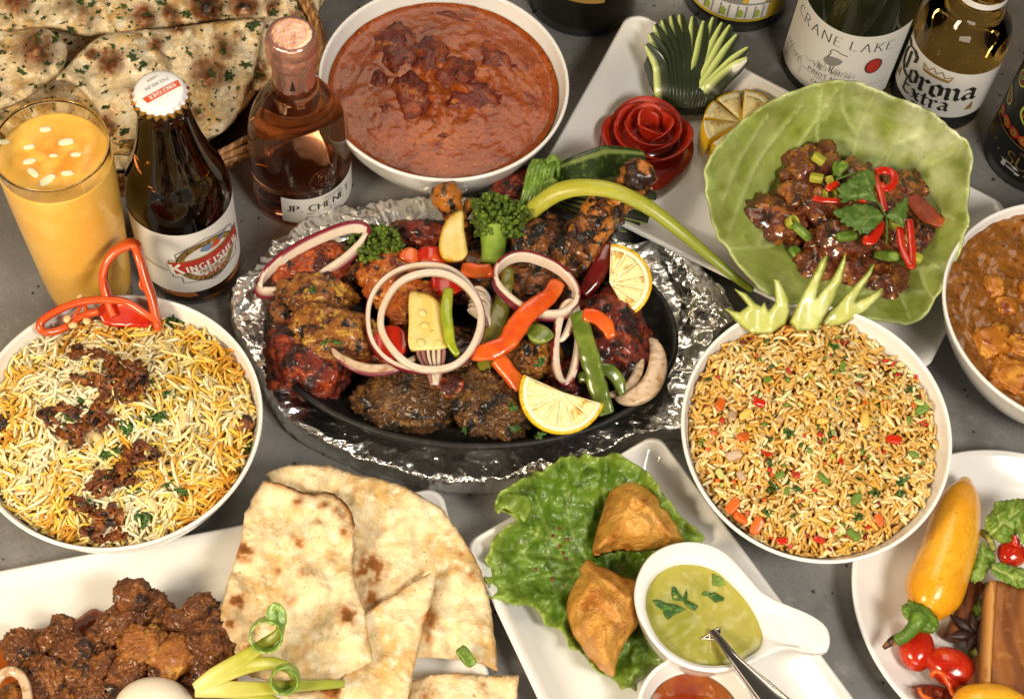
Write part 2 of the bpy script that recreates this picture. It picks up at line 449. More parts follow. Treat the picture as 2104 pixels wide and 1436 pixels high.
CARROT = mat('carrot', 'd2591a', .34, mix=[('n', 90, 'e07a2a', .42, .7)], sss=.2, coat=.2)
DKRED = mat('dark_red_pepper', '5c0f0a', .22, mix=[('n', 60, '7c1a10', .45, .7)], coat=.5)
GRPEP = mat('green_pepper', '56691f', .26, mix=[('n', 70, '758432', .44, .66), ('n', 300, '48651a', .6, .72)], sss=.2, coat=.35, attr=[('in', 'a8b860')])
OLPEP = mat('cooked_green_pepper', '6d6a1e', .28, mix=[('n', 70, '857c28', .44, .7)], sss=.2, coat=.35)
BEAN = mat('green_bean', '8c9c1e', .26, mix=[('n', 90, 'a8b030', .44, .7)], sss=.2, coat=.4)
SQUASH = mat('yellow_squash', 'dcc26a', .34, mix=[('n', 50, 'e6d69a', .44, .7)], attr=[('skin', 'd09a12')], sss=.3, coat=.25)
BROC = mat('broccoli_floret', '4a5c14', .5, mix=[('n', 120, '6f8a22', .42, .68), ('n', 60, '26300c', .60, .75)], bump=[('v', 900, .0008)])
BROCS = mat('broccoli_stalk', '86a03c', .4, mix=[('n', 60, '6c8a2c', .44, .7)])
RIND = mat('lemon_rind', 'dcb012', .38, mix=[('n', 60, 'e6c02a', .4, .7)], bump=[('v', 500, .0006)], coat=.2)
PITH = mat('lemon_pith', 'efe3bb', .5, sss=.12)
LEMON = mat('lemon_flesh', 'f4e0a0', .24, mix=[('n', 330, 'eedc9c', .5, .64), ('n', 120, 'c89a34', .5, .66)], sss=.12, coat=.5, bump=[('n', 420, .0010)])
ZSKIN = mat('zucchini', (.018, .026, .008), .30, mix=[('n', 200, (.045, .06, .02), .60, .72)], attr=[('in', 'c3cf7a')], coat=.2)
ZSTRIPE = mat('striped_zucchini', '26360e', .34, mix=[('n', 240, '4c6024', .52, .66)], attr=[('in', 'a8b566')], coat=.2)
LEEK = mat('leek_leaf', '5c7a26', .36, mix=[('n', 260, '8aa248', .48, .64)], sss=.2)
SCALL = mat('spring_onion', 'a8a634', .32, mix=[('n', 30, 'bcb844', .45, .7), ('n', 300, 'b0b050', .5, .66)], attr=[('in', '6b7f22'), ('skin', 'e6dc9c')], sss=.25)
CURL = mat('scallion_curl', '6c9030', .32, mix=[('n', 260, 'a8c06a', .48, .64)], sss=.2)
TOMROSE = mat('tomato_skin', 'a3200c', .44, mix=[('n', 120, 'b83614', .46, .64)], sss=.2, coat=.15, coatr=.2)
TOMFLESH = mat('tomato_flesh', '8f1a0a', .2, mix=[('n', 90, 'b0401c', .5, .7)], coat=.6)
CHERRY = mat('cherry_tomato', 'ae200c', .18, mix=[('n', 80, 'c23c16', .46, .64), ('n', 700, 'c8582c', .62, .70)], sss=.25, coat=.35, coatr=.08, bump=[('n', 90, .0006)])
CABB = mat('cabbage_leaf', '9cab54', .34, mix=[('n', 40, 'aab66a', .44, .62), ('n', 22, '7e8e34', .5, .66)], attr=[('pale', 'd4dab0'), ('vein', 'bfc98a'), ('dark', '74821f')], sss=.3, bump=[('n', 110, .0010)], coat=.25)
LETT = mat('lettuce_leaf', '55751a', .34, mix=[('n', 40, '6c8a2c', .46, .66), ('n', 90, '3a5410', .52, .66)], attr=[('pale', '93aa48'), ('vein', '9db05c')], bump=[('n', 130, .0018), ('e', 90, .0016)], sss=.2, coat=.3)
MINT = mat('mint_leaf', '5c7c24', .42, mix=[('n', 120, '86a046', .44, .7)], attr=[('vein', 'b0b86a')], bump=[('e', 240, .0012)], sss=.2)
CILA = mat('cilantro_leaf', '466420', .42, mix=[('n', 120, '5d7c30', .44, .7), ('n', 60, '6b6a3a', .6, .75)], attr=[('vein', '8a9a5a')], bump=[('n', 200, .0006)])
CUC = mat('cucumber', 'bcc06a', .28, mix=[('n', 70, 'd2d494', .44, .66)], attr=[('skin', '7d922e')], sss=.35, coat=.3)
RICE = mat('biryani_rice', 'e8d8a0', .42, vcol=True, sss=.12, coat=.12)
FRICE = mat('fried_rice', 'd0a050', .42, vcol=True, sss=.12, coat=.25)
FRONION = mat('fried_onion', '66310e', .42, mix=[('n', 160, '9c5a1e', .47, .60), ('n', 110, '1c0d06', .50, .62)], coat=.25, coatr=.2, bump=[('n', 500, .0012)])
CASHEW = mat('cashew', 'dfc088', .4, sss=.2)
SAMOSA = mat('samosa_pastry', 'd2963c', .42, mix=[('n', 80, 'dca550', .46, .62), ('n', 40, 'b06c22', .52, .66), ('n', 300, 'e8bc74', .60, .70)], attr=[('tan', 'a05a1a')], bump=[('n', 170, .0030), ('n', 500, .0012)], coat=.25, coatr=.25)
CHUT = mat('green_chutney', 'a8a14a', .22, mix=[('n', 30, '8a8a30', .42, .68), ('n', 700, '5c6420', .66, .72)], coat=.5, coatr=.1, bump=[('n', 300, .0002)])
TAMA = mat('tamarind_chutney', '94500f', .2, mix=[('n', 40, '7c280a', .42, .7)], coat=.5)
STEEL = mat('spoon_steel', (.62, .58, .53), .16, metal=1)
EGG = mat('boiled_egg', (.82, .74, .60), .3, sss=.4)
YPEP = mat('yellow_pepper', 'e29c18', .24, mix=[('n', 30, 'e8ae30', .44, .64), ('n', 500, 'd08a10', .56, .66)], sss=.3, coat=.3, coatr=.1, bump=[('n', 60, .0012), ('n', 420, .00025)])
YSTEM = mat('pepper_stem', '4c6a1a', .36, mix=[('n', 120, '6f8a2a', .44, .7)], bump=[('n', 250, .0008)])
WOOD = mat('brown_wood', '8a5426', .42, mix=[('w', 14, '6f3f1a', .4, .9), ('n', 160, 'a56c36', .55, .75)], bump=[('w', 40, .0004)])
WOODE = mat('wood_edge', 'c08a4c', .5, mix=[('w', 40, 'a5703a', .5, .9)])
CINN = mat('cinnamon_bark', '7a4420', .6, mix=[('w', 60, '5a2e14', .5, .9)], bump=[('n', 260, .0008)])
ANISE = mat('star_anise', '2c1810', .45, mix=[('n', 120, '4a2c1a', .5, .7)])
HUSK = mat('dried_chilli', '7a2a10', .4, mix=[('n', 60, 'a04a1e', .45, .7)], bump=[('n', 90, .002)])
CARD = mat('cardamom_pod', '7a7a30', .55, mix=[('n', 300, '9c9a50', .48, .62)])

# ================================================================== table
obj('table_surface', [(-1.5, -1.2, -.03), (1.5, -1.2, -.03), (1.5, 1.0, -.03), (-1.5, 1.0, -.03), (-1.5, -1.2, 0), (1.5, -1.2, 0), (1.5, 1.0, 0), (-1.5, 1.0, 0)],
    [(3, 2, 1, 0), (4, 5, 6, 7), (0, 1, 5, 4), (1, 2, 6, 5), (2, 3, 7, 6), (3, 0, 4, 7)], TAB, kind='structure', smooth=False, origin=(0, 0, 0))

# ================================================================== bowls
BOWL = smooth_prof([(.0, .004), (.036, .004), (.040, .0), (.043, .004), (.058, .020), (.0715, .042), (.0785, .060), (.0800, .0645), (.0795, .0660),
                    (.0780, .0655), (.0755, .058), (.068, .040), (.054, .020), (.036, .010), (.0, .009)], .0025)
def bowl(u, v, z, label, R=.08, tilt=0.0, tiltx=0.0, Hh=.066):
    c = P(u, v, z)
    s = R / .08
    V, Fc = lathe_vf(BOWL * np.array([s, Hh / .066]), 96)
    Rm = rot('X', tilt) @ rot('Y', tiltx)
    V = (V - np.array([0, 0, Hh])) @ Rm.T + c
    Fc = [f for f in Fc]
    return obj('serving_bowl', V, Fc, CER, label=label, cat='bowl', group='round white serving bowls', origin=(c[0], c[1], c[2] - Hh)), c, Rm
def disc(name, c, R, z, mt, fn, n=120, k=48, Rm=None, **kw):
    t = np.arange(n) * 2 * PI / n; V = [(0, 0)]
    for i in range(1, k + 1): V += [(R * i / k * math.cos(a), R * i / k * math.sin(a)) for a in t]
    V = np.array(V); zz = fn(V[:, 0], V[:, 1]); V3 = np.column_stack([V, zz + z])
    if Rm is not None: V3 = V3 @ Rm.T
    V3 = V3 + c
    Fc = [(0, 1 + i, 1 + (i + 1) % n) for i in range(n)]
    for i in range(k - 1):
        for j in range(n):
            a = 1 + i * n + j; b = 1 + i * n + (j + 1) % n
            Fc.append((a, a + n, b + n, b))
    return obj(name, V3, Fc, mt, **kw)

# --- rice
def grains(pos, nrm, n_sides, L, rad, curv, ang, tilt, colr, rs):
    """Curved capsule grains as one numpy mesh."""
    N = len(pos); t = np.array([0, .08, .3, .5, .7, .92, 1.0]); rr = np.array([.25, .72, 1, 1, 1, .72, .25]); K = len(t)
    x = (t - .5)[None, :] * L[:, None]
    y = curv[:, None] * L[:, None] * (1 - (2 * t - 1) ** 2)[None, :]
    a = np.arange(n_sides) * 2 * PI / n_sides
    lx = np.broadcast_to(x[:, :, None], (N, K, n_sides))
    ly = y[:, :, None] + (rr[None, :, None] * rad[:, None, None]) * np.cos(a)
    lz = (rr[None, :, None] * rad[:, None, None]) * np.sin(a) * .85 + np.zeros((N, K, n_sides))
    roll = rs.uniform(0, 2 * PI, N)[:, None, None]
    ly, lz = ly * np.cos(roll) - lz * np.sin(roll), ly * np.sin(roll) + lz * np.cos(roll)
    # frame
    e1 = np.stack([np.cos(ang), np.sin(ang), np.zeros(N)], -1)
    e1 = e1 - nrm * (e1 * nrm).sum(1)[:, None]; e1 /= np.linalg.norm(e1, axis=1)[:, None]
    e1 = e1 * np.cos(tilt)[:, None] + nrm * np.sin(tilt)[:, None]
    e2 = np.cross(nrm, e1); e2 /= np.linalg.norm(e2, axis=1)[:, None]; e3 = np.cross(e1, e2)
    V = pos[:, None, None, :] + lx[..., None] * e1[:, None, None] + ly[..., None] * e2[:, None, None] + lz[..., None] * e3[:, None, None]
    V = V.reshape(-1, 3)
    base = []
    for i in range(K - 1):
        for j in range(n_sides):
            k = (j + 1) % n_sides
            base.append((i * n_sides + j, i * n_sides + k, (i + 1) * n_sides + k, (i + 1) * n_sides + j))
    base = np.array(base); M = K * n_sides
    Fq = (base[None] + (np.arange(N) * M)[:, None, None]).reshape(-1, 4)
    return V, Fq, np.repeat(colr, M, axis=0)
def heap(name, c, Rm, R, hf, n, L, rad, colf, m, seed, label, cat, curv=.12, align=.0, lay=.004, rs_=.08, Hh=.066):
    rs = np.random.RandomState(seed)
    r = R * np.sqrt(rs.uniform(0, 1, n)); t = rs.uniform(0, 2 * PI, n)
    x, y = r * np.cos(t), r * np.sin(t)
    d = .0015
    h = hf(x, y); hx = (hf(x + d, y) - hf(x - d, y)) / (2 * d); hy = (hf(x, y + d) - hf(x, y - d)) / (2 * d)
    nr = np.stack([-hx, -hy, np.ones(n)], -1); nr /= np.linalg.norm(nr, axis=1)[:, None]
    lvl = rs.uniform(-1, 1, n)
    pos = np.stack([x, y, h + lvl * lay], -1)
    ang = rs.uniform(0, 2 * PI, n) * (1 - align) + align * 2 * PI * fb2(x, y, 45, 2, seed) * 1.3
    V, Fq, C = grains(pos, nr, 6, rs.uniform(L[0], L[1], n), rs.uniform(rad[0], rad[1], n), rs.uniform(-curv, curv, n), ang, rs.normal(0, .3, n), colf(x, y, lvl, rs), rs)
    # bed below the top grains
    k = 40; q = 90; B = [(0, 0)]
    for i in range(1, k + 1): B += [((R + .001) * i / k * math.cos(a), (R + .001) * i / k * math.sin(a)) for a in np.arange(q) * 2 * PI / q]
    B = np.array(B); bz = hf(B[:, 0], B[:, 1]) - lay * .9 + fb2(B[:, 0], B[:, 1], 400, 2, seed) * .001
    B3 = np.column_stack([B, bz]); bf = [(0, 1 + i, 1 + (i + 1) % q) for i in range(q)]
    for i in range(k - 1):
        for j in range(q):
            a = 1 + i * q + j; b = 1 + i * q + (j + 1) % q; bf.append((a, a + q, b + q, b))
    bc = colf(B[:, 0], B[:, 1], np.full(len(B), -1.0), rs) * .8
    nv = len(V); V = np.concatenate([V, B3])
    ip = BOWL[np.argmax(BOWL[:, 1]):][::-1] * np.array([rs_ / .08, Hh / .066])            # stay inside the bowl's inner wall
    lim = np.interp(V[:, 2] + Hh, ip[:, 1], ip[:, 0]) - .0004; rr = np.hypot(V[:, 0], V[:, 1]); k_ = np.minimum(1, lim / np.maximum(rr, 1e-6))
    V[:, 0] *= k_; V[:, 1] *= k_
    V = V @ Rm.T + c
    faces = Fq.tolist() + [tuple(i + nv for i in f) for f in bf]
    return obj(name, V, faces, m, colr=np.concatenate([C, bc]), kind='stuff', label=label, cat=cat)
# ================================================================== small shared pieces
def inst(name, me, loc, rotn=(0, 0, 0), s=1.0, parent=None, **kw):
    o = bpy.data.objects.new(name, me); col.objects.link(o)
    loc = np.asarray(loc, float)
    if parent is not None: o.parent = parent; o.location = loc - ORG[parent.name]
    else: o.location = loc
    o.rotation_euler = rotn; o.scale = (s, s, s) if np.isscalar(s) else s
    ORG[o.name] = loc
    return tag(o, **kw)
def flake_mesh(name, m, seed, lobes=5, size=.004, th=.0004, curl=.25):
    rs = np.random.RandomState(seed); t = np.arange(40) * 2 * PI / 40
    r = size * (.72 + .3 * np.cos(lobes * t + rs.uniform(0, 6)) * rs.uniform(.5, 1) + rs.uniform(-.12, .12, 40))
    p = np.stack([r * np.cos(t) * rs.uniform(.9, 1.5), r * np.sin(t) * rs.uniform(.6, .9)], -1)
    q, fs = tri_fill(p, size * .35, seed)
    z = curl * size * (fb2(q[:, 0], q[:, 1], 1.2 / size, 2, seed) * 1.5 + (q[:, 0] / size) ** 2 * .4)
    n = len(q); V = np.concatenate([np.column_stack([q, z]), np.column_stack([q, z - th])])
    cnt = {(f[i], f[(i + 1) % 3]) for f in fs for i in range(3)}
    F2 = fs + [tuple(i + n for i in f[::-1]) for f in fs] + [(b, a, a + n, b + n) for (a, b) in cnt if (b, a) not in cnt]
    return mesh_of(name, V, F2, m)
FLAKES = [flake_mesh('herb_flake', HERBP, s) for s in range(8)]
def chip_mesh(name, m, seed, dims, amp=.12, sub=3, power=.45, bend=0.0, ):
    V, Fc = ico(sub); X = np.sign(V) * np.abs(V) ** power
    X = X * (1 + fbm(V * 1.5, 2, seed) * amp)[:, None] * np.asarray(dims)
    if bend: X[:, 2] += bend * (X[:, 0] / dims[0]) ** 2 * dims[0]
    return mesh_of(name, X, Fc, m)
def ring_chip_mesh(name, m, R, hgt, th):
    s = rsec(8, 3); t = np.arange(20) * 2 * PI / 20
    pts = np.stack([R * np.cos(t), R * np.sin(t), 0 * t], -1)
    V, Fc = tube_vf(pts, (th, hgt), sec=s, up=(0, 0, 1), closed=True)
    return mesh_of(name, V, Fc, m)
def herb_clump(name, u, v, z, n, spread, seed, label, cat='herb', size=1.0):
    """A pinch of chopped leaves lying together: one thing, its leaves the parts."""
    rs = np.random.RandomState(seed); c = P(u, v, z)
    t = thing(name, c, label, cat, 'pinches of chopped green herb')
    for i in range(n):
        a = rs.uniform(0, 2 * PI); r = spread * math.sqrt(rs.uniform())
        inst('chopped_leaf', FLAKES[rs.randint(8)], c + np.array([r * math.cos(a), r * math.sin(a) * .8, rs.uniform(0, .0022)]),
             (rs.normal(0, .45), rs.normal(0, .45), rs.uniform(0, 6.3)), rs.uniform(.6, 1.1) * size, parent=t)

# ================================================================== biryani bowl
bb, bc_, bR = bowl(240, 856, .065, 'white bowl heaped with yellow and white biryani rice')
def bh(x, y):
    r = np.hypot(x, y)
    return -.012 + .018 * (1 - (r / .073) ** 2) + fb2(x, y, 28, 2, 3) * .0045
WHT = np.array(lin('efe4bf')); YEL = np.array(lin('ebc24a')); ORA = np.array(lin('d8952c')); CREAM = np.array(lin('ecd594'))
def bcol(x, y, lvl, rs):
    n = len(x)
    f = fb2(x, y, 32, 2, 11) + rs.normal(0, .35, n) + (x / .08) * .28 + .14 - np.clip(1 - np.hypot(x + .012, y) / .05, 0, 1) * .45
    f = f + rs.normal(0, .10, n); st = np.array([-.45, .0, .45, .95])
    c = np.stack([np.interp(f, st, [k[j] for k in (WHT, CREAM, YEL, ORA)]) for j in range(3)], -1)
    return c * rs.uniform(.86, 1.06, n)[:, None]
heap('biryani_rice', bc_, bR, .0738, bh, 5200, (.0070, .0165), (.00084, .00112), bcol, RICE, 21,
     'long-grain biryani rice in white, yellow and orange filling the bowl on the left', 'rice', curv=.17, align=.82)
def on_heap(u, v, c, Rm, hf, lift=0.0):
    p = c.copy(); nrm = Rm @ np.array([0, 0, 1.0]); q = ray_plane(u, v, c, nrm)
    for _ in range(5):
        l = Rm.T @ (q - c); h = float(hf(np.array([l[0]]), np.array([l[1]]))[0])
        q = ray_plane(u, v, c + nrm * (h + lift), nrm)
    return q
def bz(u, v, lift=.003): return on_heap(u, v, bc_, bR, bh, lift)
# fried onions
FO = [([(135, 728), (180, 724), (222, 730), (238, 748), (222, 775)], 'thin fried onion strand arching at the top of the biryani'),
      ([(225, 760), (245, 745), (262, 770), (240, 795), (270, 815), (285, 780), (262, 750)], 'dark curled fried onion knot near the top of the biryani'),
      ([(145, 775), (175, 785), (205, 775), (215, 810), (205, 850), (225, 862), (190, 862), (150, 845), (118, 836), (92, 850), (110, 880), (150, 900), (165, 915)], 'long brown fried onion loop left of the middle of the biryani'),
      ([(205, 800), (212, 835), (200, 860), (170, 870), (160, 900), (158, 925)], 'wide amber fried onion strip in the middle of the biryani'),
      ([(240, 925), (262, 930), (285, 945), (318, 930), (300, 920), (268, 950), (245, 965), (225, 980)], 'dark fried onion tangle right of the middle of the biryani'),
      ([(222, 965), (195, 985), (190, 1000), (212, 1012), (235, 985), (262, 990), (285, 985)], 'black edged fried onion below the herb sprig'),
      ([(150, 1020), (180, 1030), (200, 1050), (230, 1045), (240, 1060), (210, 1075), (190, 1090)], 'fried onion strip near the lower rim of the biryani bowl'),
      ([(165, 1085), (195, 1100), (235, 1105), (225, 1080), (205, 1070)], 'fried onion curl resting against the lower rim of the biryani bowl'),
      ([(265, 750), (290, 745), (298, 770), (285, 790), (262, 800), (280, 770)], 'small open fried onion ring near the top of the biryani')]
rs = np.random.RandomState(4)
for i, (pp, lb) in enumerate(FO):
    a = catmull(np.array(pp, float), 5, closed=False); k = len(a)
    ctr = np.array([bz(x, y, .0062 + .0026 * math.sin(j * .5 + i)) for j, (x, y) in enumerate(a)])
    ctr += np.stack([fbm(np.arange(k)[:, None] * [.3, 0, 0], 3, i + s) for s in (1, 2, 3)], -1) * .0026
    w = .0009 + .0014 * np.abs(fbm(np.arange(k)[:, None] * [.25, 0, 0], 2, i + 30)) * 2; w[0] = w[-1] = .0006
    th_ = np.arange(k) * .22 + i
    up = np.stack([np.sin(th_) * .6, np.cos(th_ * .7) * .4, np.ones(k)], -1)
    V, Fc = tube_vf(ctr, (w, np.full(k, .0005)), sec=rsec(8, 3), up=up)
    parts = [(V, Fc)]
    for q_ in (1, 2, 3):
        c2_ = ctr[2:-1] + np.stack([fbm(np.arange(k - 3)[:, None] * [.22, 0, 0], 2, i * 5 + s + q_ * 7) for s in (1, 2, 3)], -1) * [.0075, .0075, .0016]; parts.append(tube_vf(c2_, (w[2:-1] * .75, np.full(k - 3, .0005)), sec=rsec(8, 3), up=up[2:-1]))
    V, Fc = join(parts); obj('fried_onion', V, Fc, FRONION, label=lb, cat='fried onion', group='fried onions on the biryani')
# herbs, cashews
for i, (u, v, n, s, lb) in enumerate([(275, 875, 12, .006, 'curly green herb sprig in the middle of the biryani'), (235, 930, 14, .006, 'dark green herb tuft beside the dark onion tangle'),
        (322, 858, 9, .0055, 'broad green herb leaves right of the middle of the biryani'), (140, 855, 6, .0035, 'green herb leaf inside the long onion loop'),
        (360, 665, 5, .003, 'green herb bit at the upper right of the biryani'), (345, 820, 5, .003, 'herb bit above the broad leaves on the biryani'),
        (285, 1068, 8, .005, 'green herb leaves near the lower rim of the biryani bowl'), (370, 1015, 6, .004, 'small herb pinch at the lower right of the biryani'),
        (278, 1015, 5, .003, 'herb bit beside the white cashew'), (305, 790, 7, .004, 'herb bits among yellow rice right of the onion knot'),
        (172, 1040, 4, .003, 'tiny herb bit at the lower left of the biryani'), (510, 920, 4, .0025, 'tiny herb bit near the right rim of the biryani bowl'),
        (165, 822, 4, .003, 'tiny herb bit above the amber onion strip'), (350, 985, 3, .002, 'single herb speck at the right of the biryani')]):
    herb_clump('herb_sprig', u, v, float(bz(u, v, .0022)[2]), n, s, 50 + i, lb)
for i, (u, v, a, lb) in enumerate([(370, 860, .3, 'curved pale cashew right of the broad herb leaves'), (96, 995, -.3, 'cashew half in the lower left of the biryani'),
        (300, 1035, 1.3, 'small white cashew near the lower herb leaves'), (195, 905, .9, 'cashew sliver under the fried onions'), (150, 905, 2.2, 'cashew piece left of the amber onion strip')]):
    c = bz(u, v, .0025); t = np.linspace(-1.3, 1.3, 14)
    pts = np.stack([.0062 * np.cos(t) - .004, .0062 * np.sin(t), 0 * t], -1) @ rot('Z', a).T + c
    V, Fc = tube_vf(pts, (.0024 * np.sqrt(np.clip(1 - (t / 1.42) ** 2, .05, 1)) + .0005, .0019 * np.sqrt(np.clip(1 - (t / 1.42) ** 2, .05, 1)) + .0004), n=10, up=(0, 0, 1))
    obj('cashew', V, Fc, CASHEW, label=lb, cat='nut', group='cashews on the biryani')
for i, (u, v, lb) in enumerate([(505, 870, 'dark brown raisin near the right rim of the biryani bowl'), (6, 870, 'dark brown raisin at the left edge of the biryani')]):
    c = bz(u, v, .003); V, Fc = blob_vf(c, (.0042, .005, .0034), .3, 90 + i, .35, 2, 3)
    obj('raisin', V, Fc, FRONION, label=lb, cat='raisin', group='raisins on the biryani')
# red pepper ring on the rim
def pepper_path(pp, w, t, m, parent, name, upv, step=6):
    a = np.array(pp, float); path = px_path(a, step)
    V, Fc = tube_vf(path, (t, w), sec=rsec(14, 3.2), up=upv)
    k = len(path); sec = rsec(14, 3.2)
    att = np.tile((np.abs(sec[:, 1]) > .75).astype(float) * .6 + (sec[:, 0] < -.6) * .5, k)
    return obj(name, V, Fc, m, parent, attrs={'in': att})
rp = thing('red_pepper_ring', P(250, 640, .066), 'red bell pepper ring standing in the biryani bowl against its rim', 'pepper')
pepper_path([(238, 648, .064), (222, 612, .070), (212, 570, .078), (222, 533, .086), (248, 508, .091), (276, 503, .092), (287, 530, .089), (298, 570, .082), (312, 612, .074), (322, 655, .066), (326, 672, .062)],
            .0054, .0025, REDPEP, rp, 'upright_loop', (.15, -.8, .5))
pepper_path([(328, 660, .066), (300, 645, .068), (262, 622, .070), (215, 616, .071), (160, 622, .070), (115, 640, .069), (84, 663, .067), (92, 682, .064), (128, 676, .062), (170, 650, .064), (205, 640, .066)],
            .0048, .0023, REDPEP, rp, 'lying_loop', (.1, -.5, .8))
sheet('pepper_wall', [(205, 628), (250, 622), (285, 634), (318, 655), (318, 672), (290, 672), (250, 672), (212, 664)], lambda u, v, e: .069 - (v - 622) * .00012 + .001 * np.sin(u * .05), 7, .003, REDPEP, rp)
for i, (u, v) in enumerate([(165, 612), (178, 660), (150, 668), (138, 655)]):
    V, Fc = blob_vf(P(u, v, .0685), (.0022, .0026, .0016), i, i, .1, 1, 2); obj('seed', V, Fc, CASHEW, rp)
for i, (pp) in enumerate([[(170, 618, .068), (160, 640, .067), (140, 660, .066)], [(172, 618, .068), (180, 645, .067), (186, 662, .066)], [(296, 560, .083), (288, 585, .080), (300, 600, .076)]]):
    V, Fc = tube_vf(px_path(pp, 6), .0011, 6); obj('membrane', V, Fc, ORPEP, rp)

# ================================================================== fried rice bowl (leans on the platter behind)
TILT = math.radians(9)
fb_, fc_, fR = bowl(1679, 882, .067, 'white bowl of vegetable fried rice with a cucumber crown', R=.0775, tilt=TILT, Hh=.060)
def fh(x, y):
    r = np.hypot(x + .004, y)
    return -.012 + .015 * (1 - (r / .073) ** 2) + fb2(x, y, 30, 2, 8) * .005
TANR = np.array(lin('dfb468')); BRN = np.array(lin('c28c3a')); PAL = np.array(lin('ecd9a2')); GLD = np.array(lin('dca944'))
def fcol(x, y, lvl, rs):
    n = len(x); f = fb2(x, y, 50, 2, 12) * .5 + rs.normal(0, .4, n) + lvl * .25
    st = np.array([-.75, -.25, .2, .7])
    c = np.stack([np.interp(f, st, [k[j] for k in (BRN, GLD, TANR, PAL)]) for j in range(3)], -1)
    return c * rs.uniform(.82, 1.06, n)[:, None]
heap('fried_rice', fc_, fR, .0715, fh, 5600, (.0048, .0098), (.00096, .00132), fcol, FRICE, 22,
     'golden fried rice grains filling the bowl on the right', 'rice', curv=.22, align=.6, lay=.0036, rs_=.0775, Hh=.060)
Z2 = lambda x, y: (1380 + x / 2.111, 500 + y / 2.111)
VEG = [('pepper_dice', REDPEP, 'red pepper dice', [(380, 690, 30), (735, 945, 18), (540, 1000, 28), (965, 850, 36), (480, 1290, 26), (640, 1285, 26), (510, 550, 15), (980, 570, 12), (1060, 580, 12), (420, 915, 18), (515, 1315, 15), (700, 1245, 14), (330, 1170, 16)]),
       ('carrot_piece', CARROT, 'orange carrot piece', [(210, 700, 34), (185, 820, 26), (310, 840, 36), (265, 1140, 48), (370, 1225, 50), (900, 1200, 30), (300, 1190, 36), (840, 690, 14)]),
       ('spring_onion_piece', LEEK, 'green spring onion piece', [(415, 590, 22), (740, 535, 24), (1085, 720, 42), (710, 560, 14), (1030, 765, 18), (470, 1005, 24), (700, 820, 14), (800, 1110, 34), (790, 1265, 44), (1050, 915, 24), (660, 1020, 34), (600, 900, 14), (500, 1075, 20), (385, 505, 12)]),
       ('egg_piece', LASSI, 'yellow scrambled egg piece', [(320, 740, 34), (597, 655, 32), (840, 770, 38), (655, 770, 26), (740, 885, 22), (880, 870, 26), (230, 610, 22), (700, 700, 14)]),
       ('onion_piece', ONIONC, 'pale onion piece', [(270, 920, 38), (260, 750, 28), (300, 1010, 24), (820, 640, 24), (470, 760, 18)]),
       ('cabbage_shred', CUC, 'pale green cabbage shred', [(1075, 690, 24), (560, 700, 16), (930, 1000, 20), (210, 1000, 26)])]
VMESH = {}
for name, m, lb, lst in VEG:
    protos = [chip_mesh(name, m, 100 + k, (1.0, .62, .36 if name != 'egg_piece' else .5), amp=.3 if name == 'egg_piece' else .14, sub=3, power=.55 if name != 'egg_piece' else .9, bend=.12) for k in range(3)]
    for i, (x, y, s) in enumerate(lst):
        u, v = Z2(x, y); p = on_heap(u, v, fc_, fR, fh, .0052); l = fR.T @ (p - fc_)
        sz = s / 2.111 / 2 / 3500
        inst(name, protos[i % 3], p, (rs.normal(0, .3) + .1, rs.normal(0, .3), rs.uniform(0, 6.3)), sz * (1.45 if s > 40 else 1.75), label=clock('%s %s in fried rice' % ('large' if s > 33 else 'small' if s > 19 else 'tiny', lb), l[0], l[1], .0775),
             cat='vegetable' if name != 'egg_piece' else 'egg', group=lb + 's in the fried rice')
for i, (x, y) in enumerate([(1100, 580), (1045, 655), (500, 830), (380, 870), (595, 905), (600, 1085), (410, 1170), (870, 1075), (160, 585), (690, 455), (1000, 1045), (810, 1020), (440, 970), (540, 1060), (820, 1175), (980, 1100), (450, 1060)]):
    u, v = Z2(x, y); p = on_heap(u, v, fc_, fR, fh, .0035); l = fR.T @ (p - fc_)
    t = thing('herb_sprig', p, clock('dark herb bits on the fried rice', l[0], l[1], .0775), 'herb', 'herb bits on the fried rice')
    for k in range(3):
        inst('chopped_leaf', FLAKES[rs.randint(8)], p + np.array([rs.uniform(-.003, .003), rs.uniform(-.003, .003), k * .0006]), (rs.normal(0, .5), rs.normal(0, .5), rs.uniform(0, 6.3)), rs.uniform(.5, .95), parent=t)
# the many tiny dice mixed through the rice
rv = np.random.RandomState(77); parts = []; cols = []; V0, F0 = ico(1)
for k in range(260):
    r_ = .068 * math.sqrt(rv.uniform()); t_0 = rv.uniform(0, 6.283); x, y = r_ * math.cos(t_0), r_ * math.sin(t_0); h_ = float(fh(np.array([x]), np.array([y]))[0]) + rv.uniform(.0015, .0042)
    X = np.sign(V0) * np.abs(V0) ** .7 * np.array([rv.uniform(.0010, .0026), rv.uniform(.0008, .0016), .0007]); X = X @ (rot('Z', rv.uniform(0, 6.3)) @ rot('X', rv.normal(0, .5))).T
    parts.append(((X + [x, y, h_]) @ fR.T + fc_, F0)); c_ = lin(['b8240c', 'cf5a18', '5c7a20', '35501a', 'd9b23c', 'a8b04c', '7c1a0c'][rv.randint(7)]); cols += [c_] * len(V0)
V, Fc = join(parts); obj('diced_vegetables', V, Fc, FRICE, colr=np.array(cols), kind='stuff', label='tiny diced red, orange and green vegetables mixed through the fried rice', cat='vegetables')
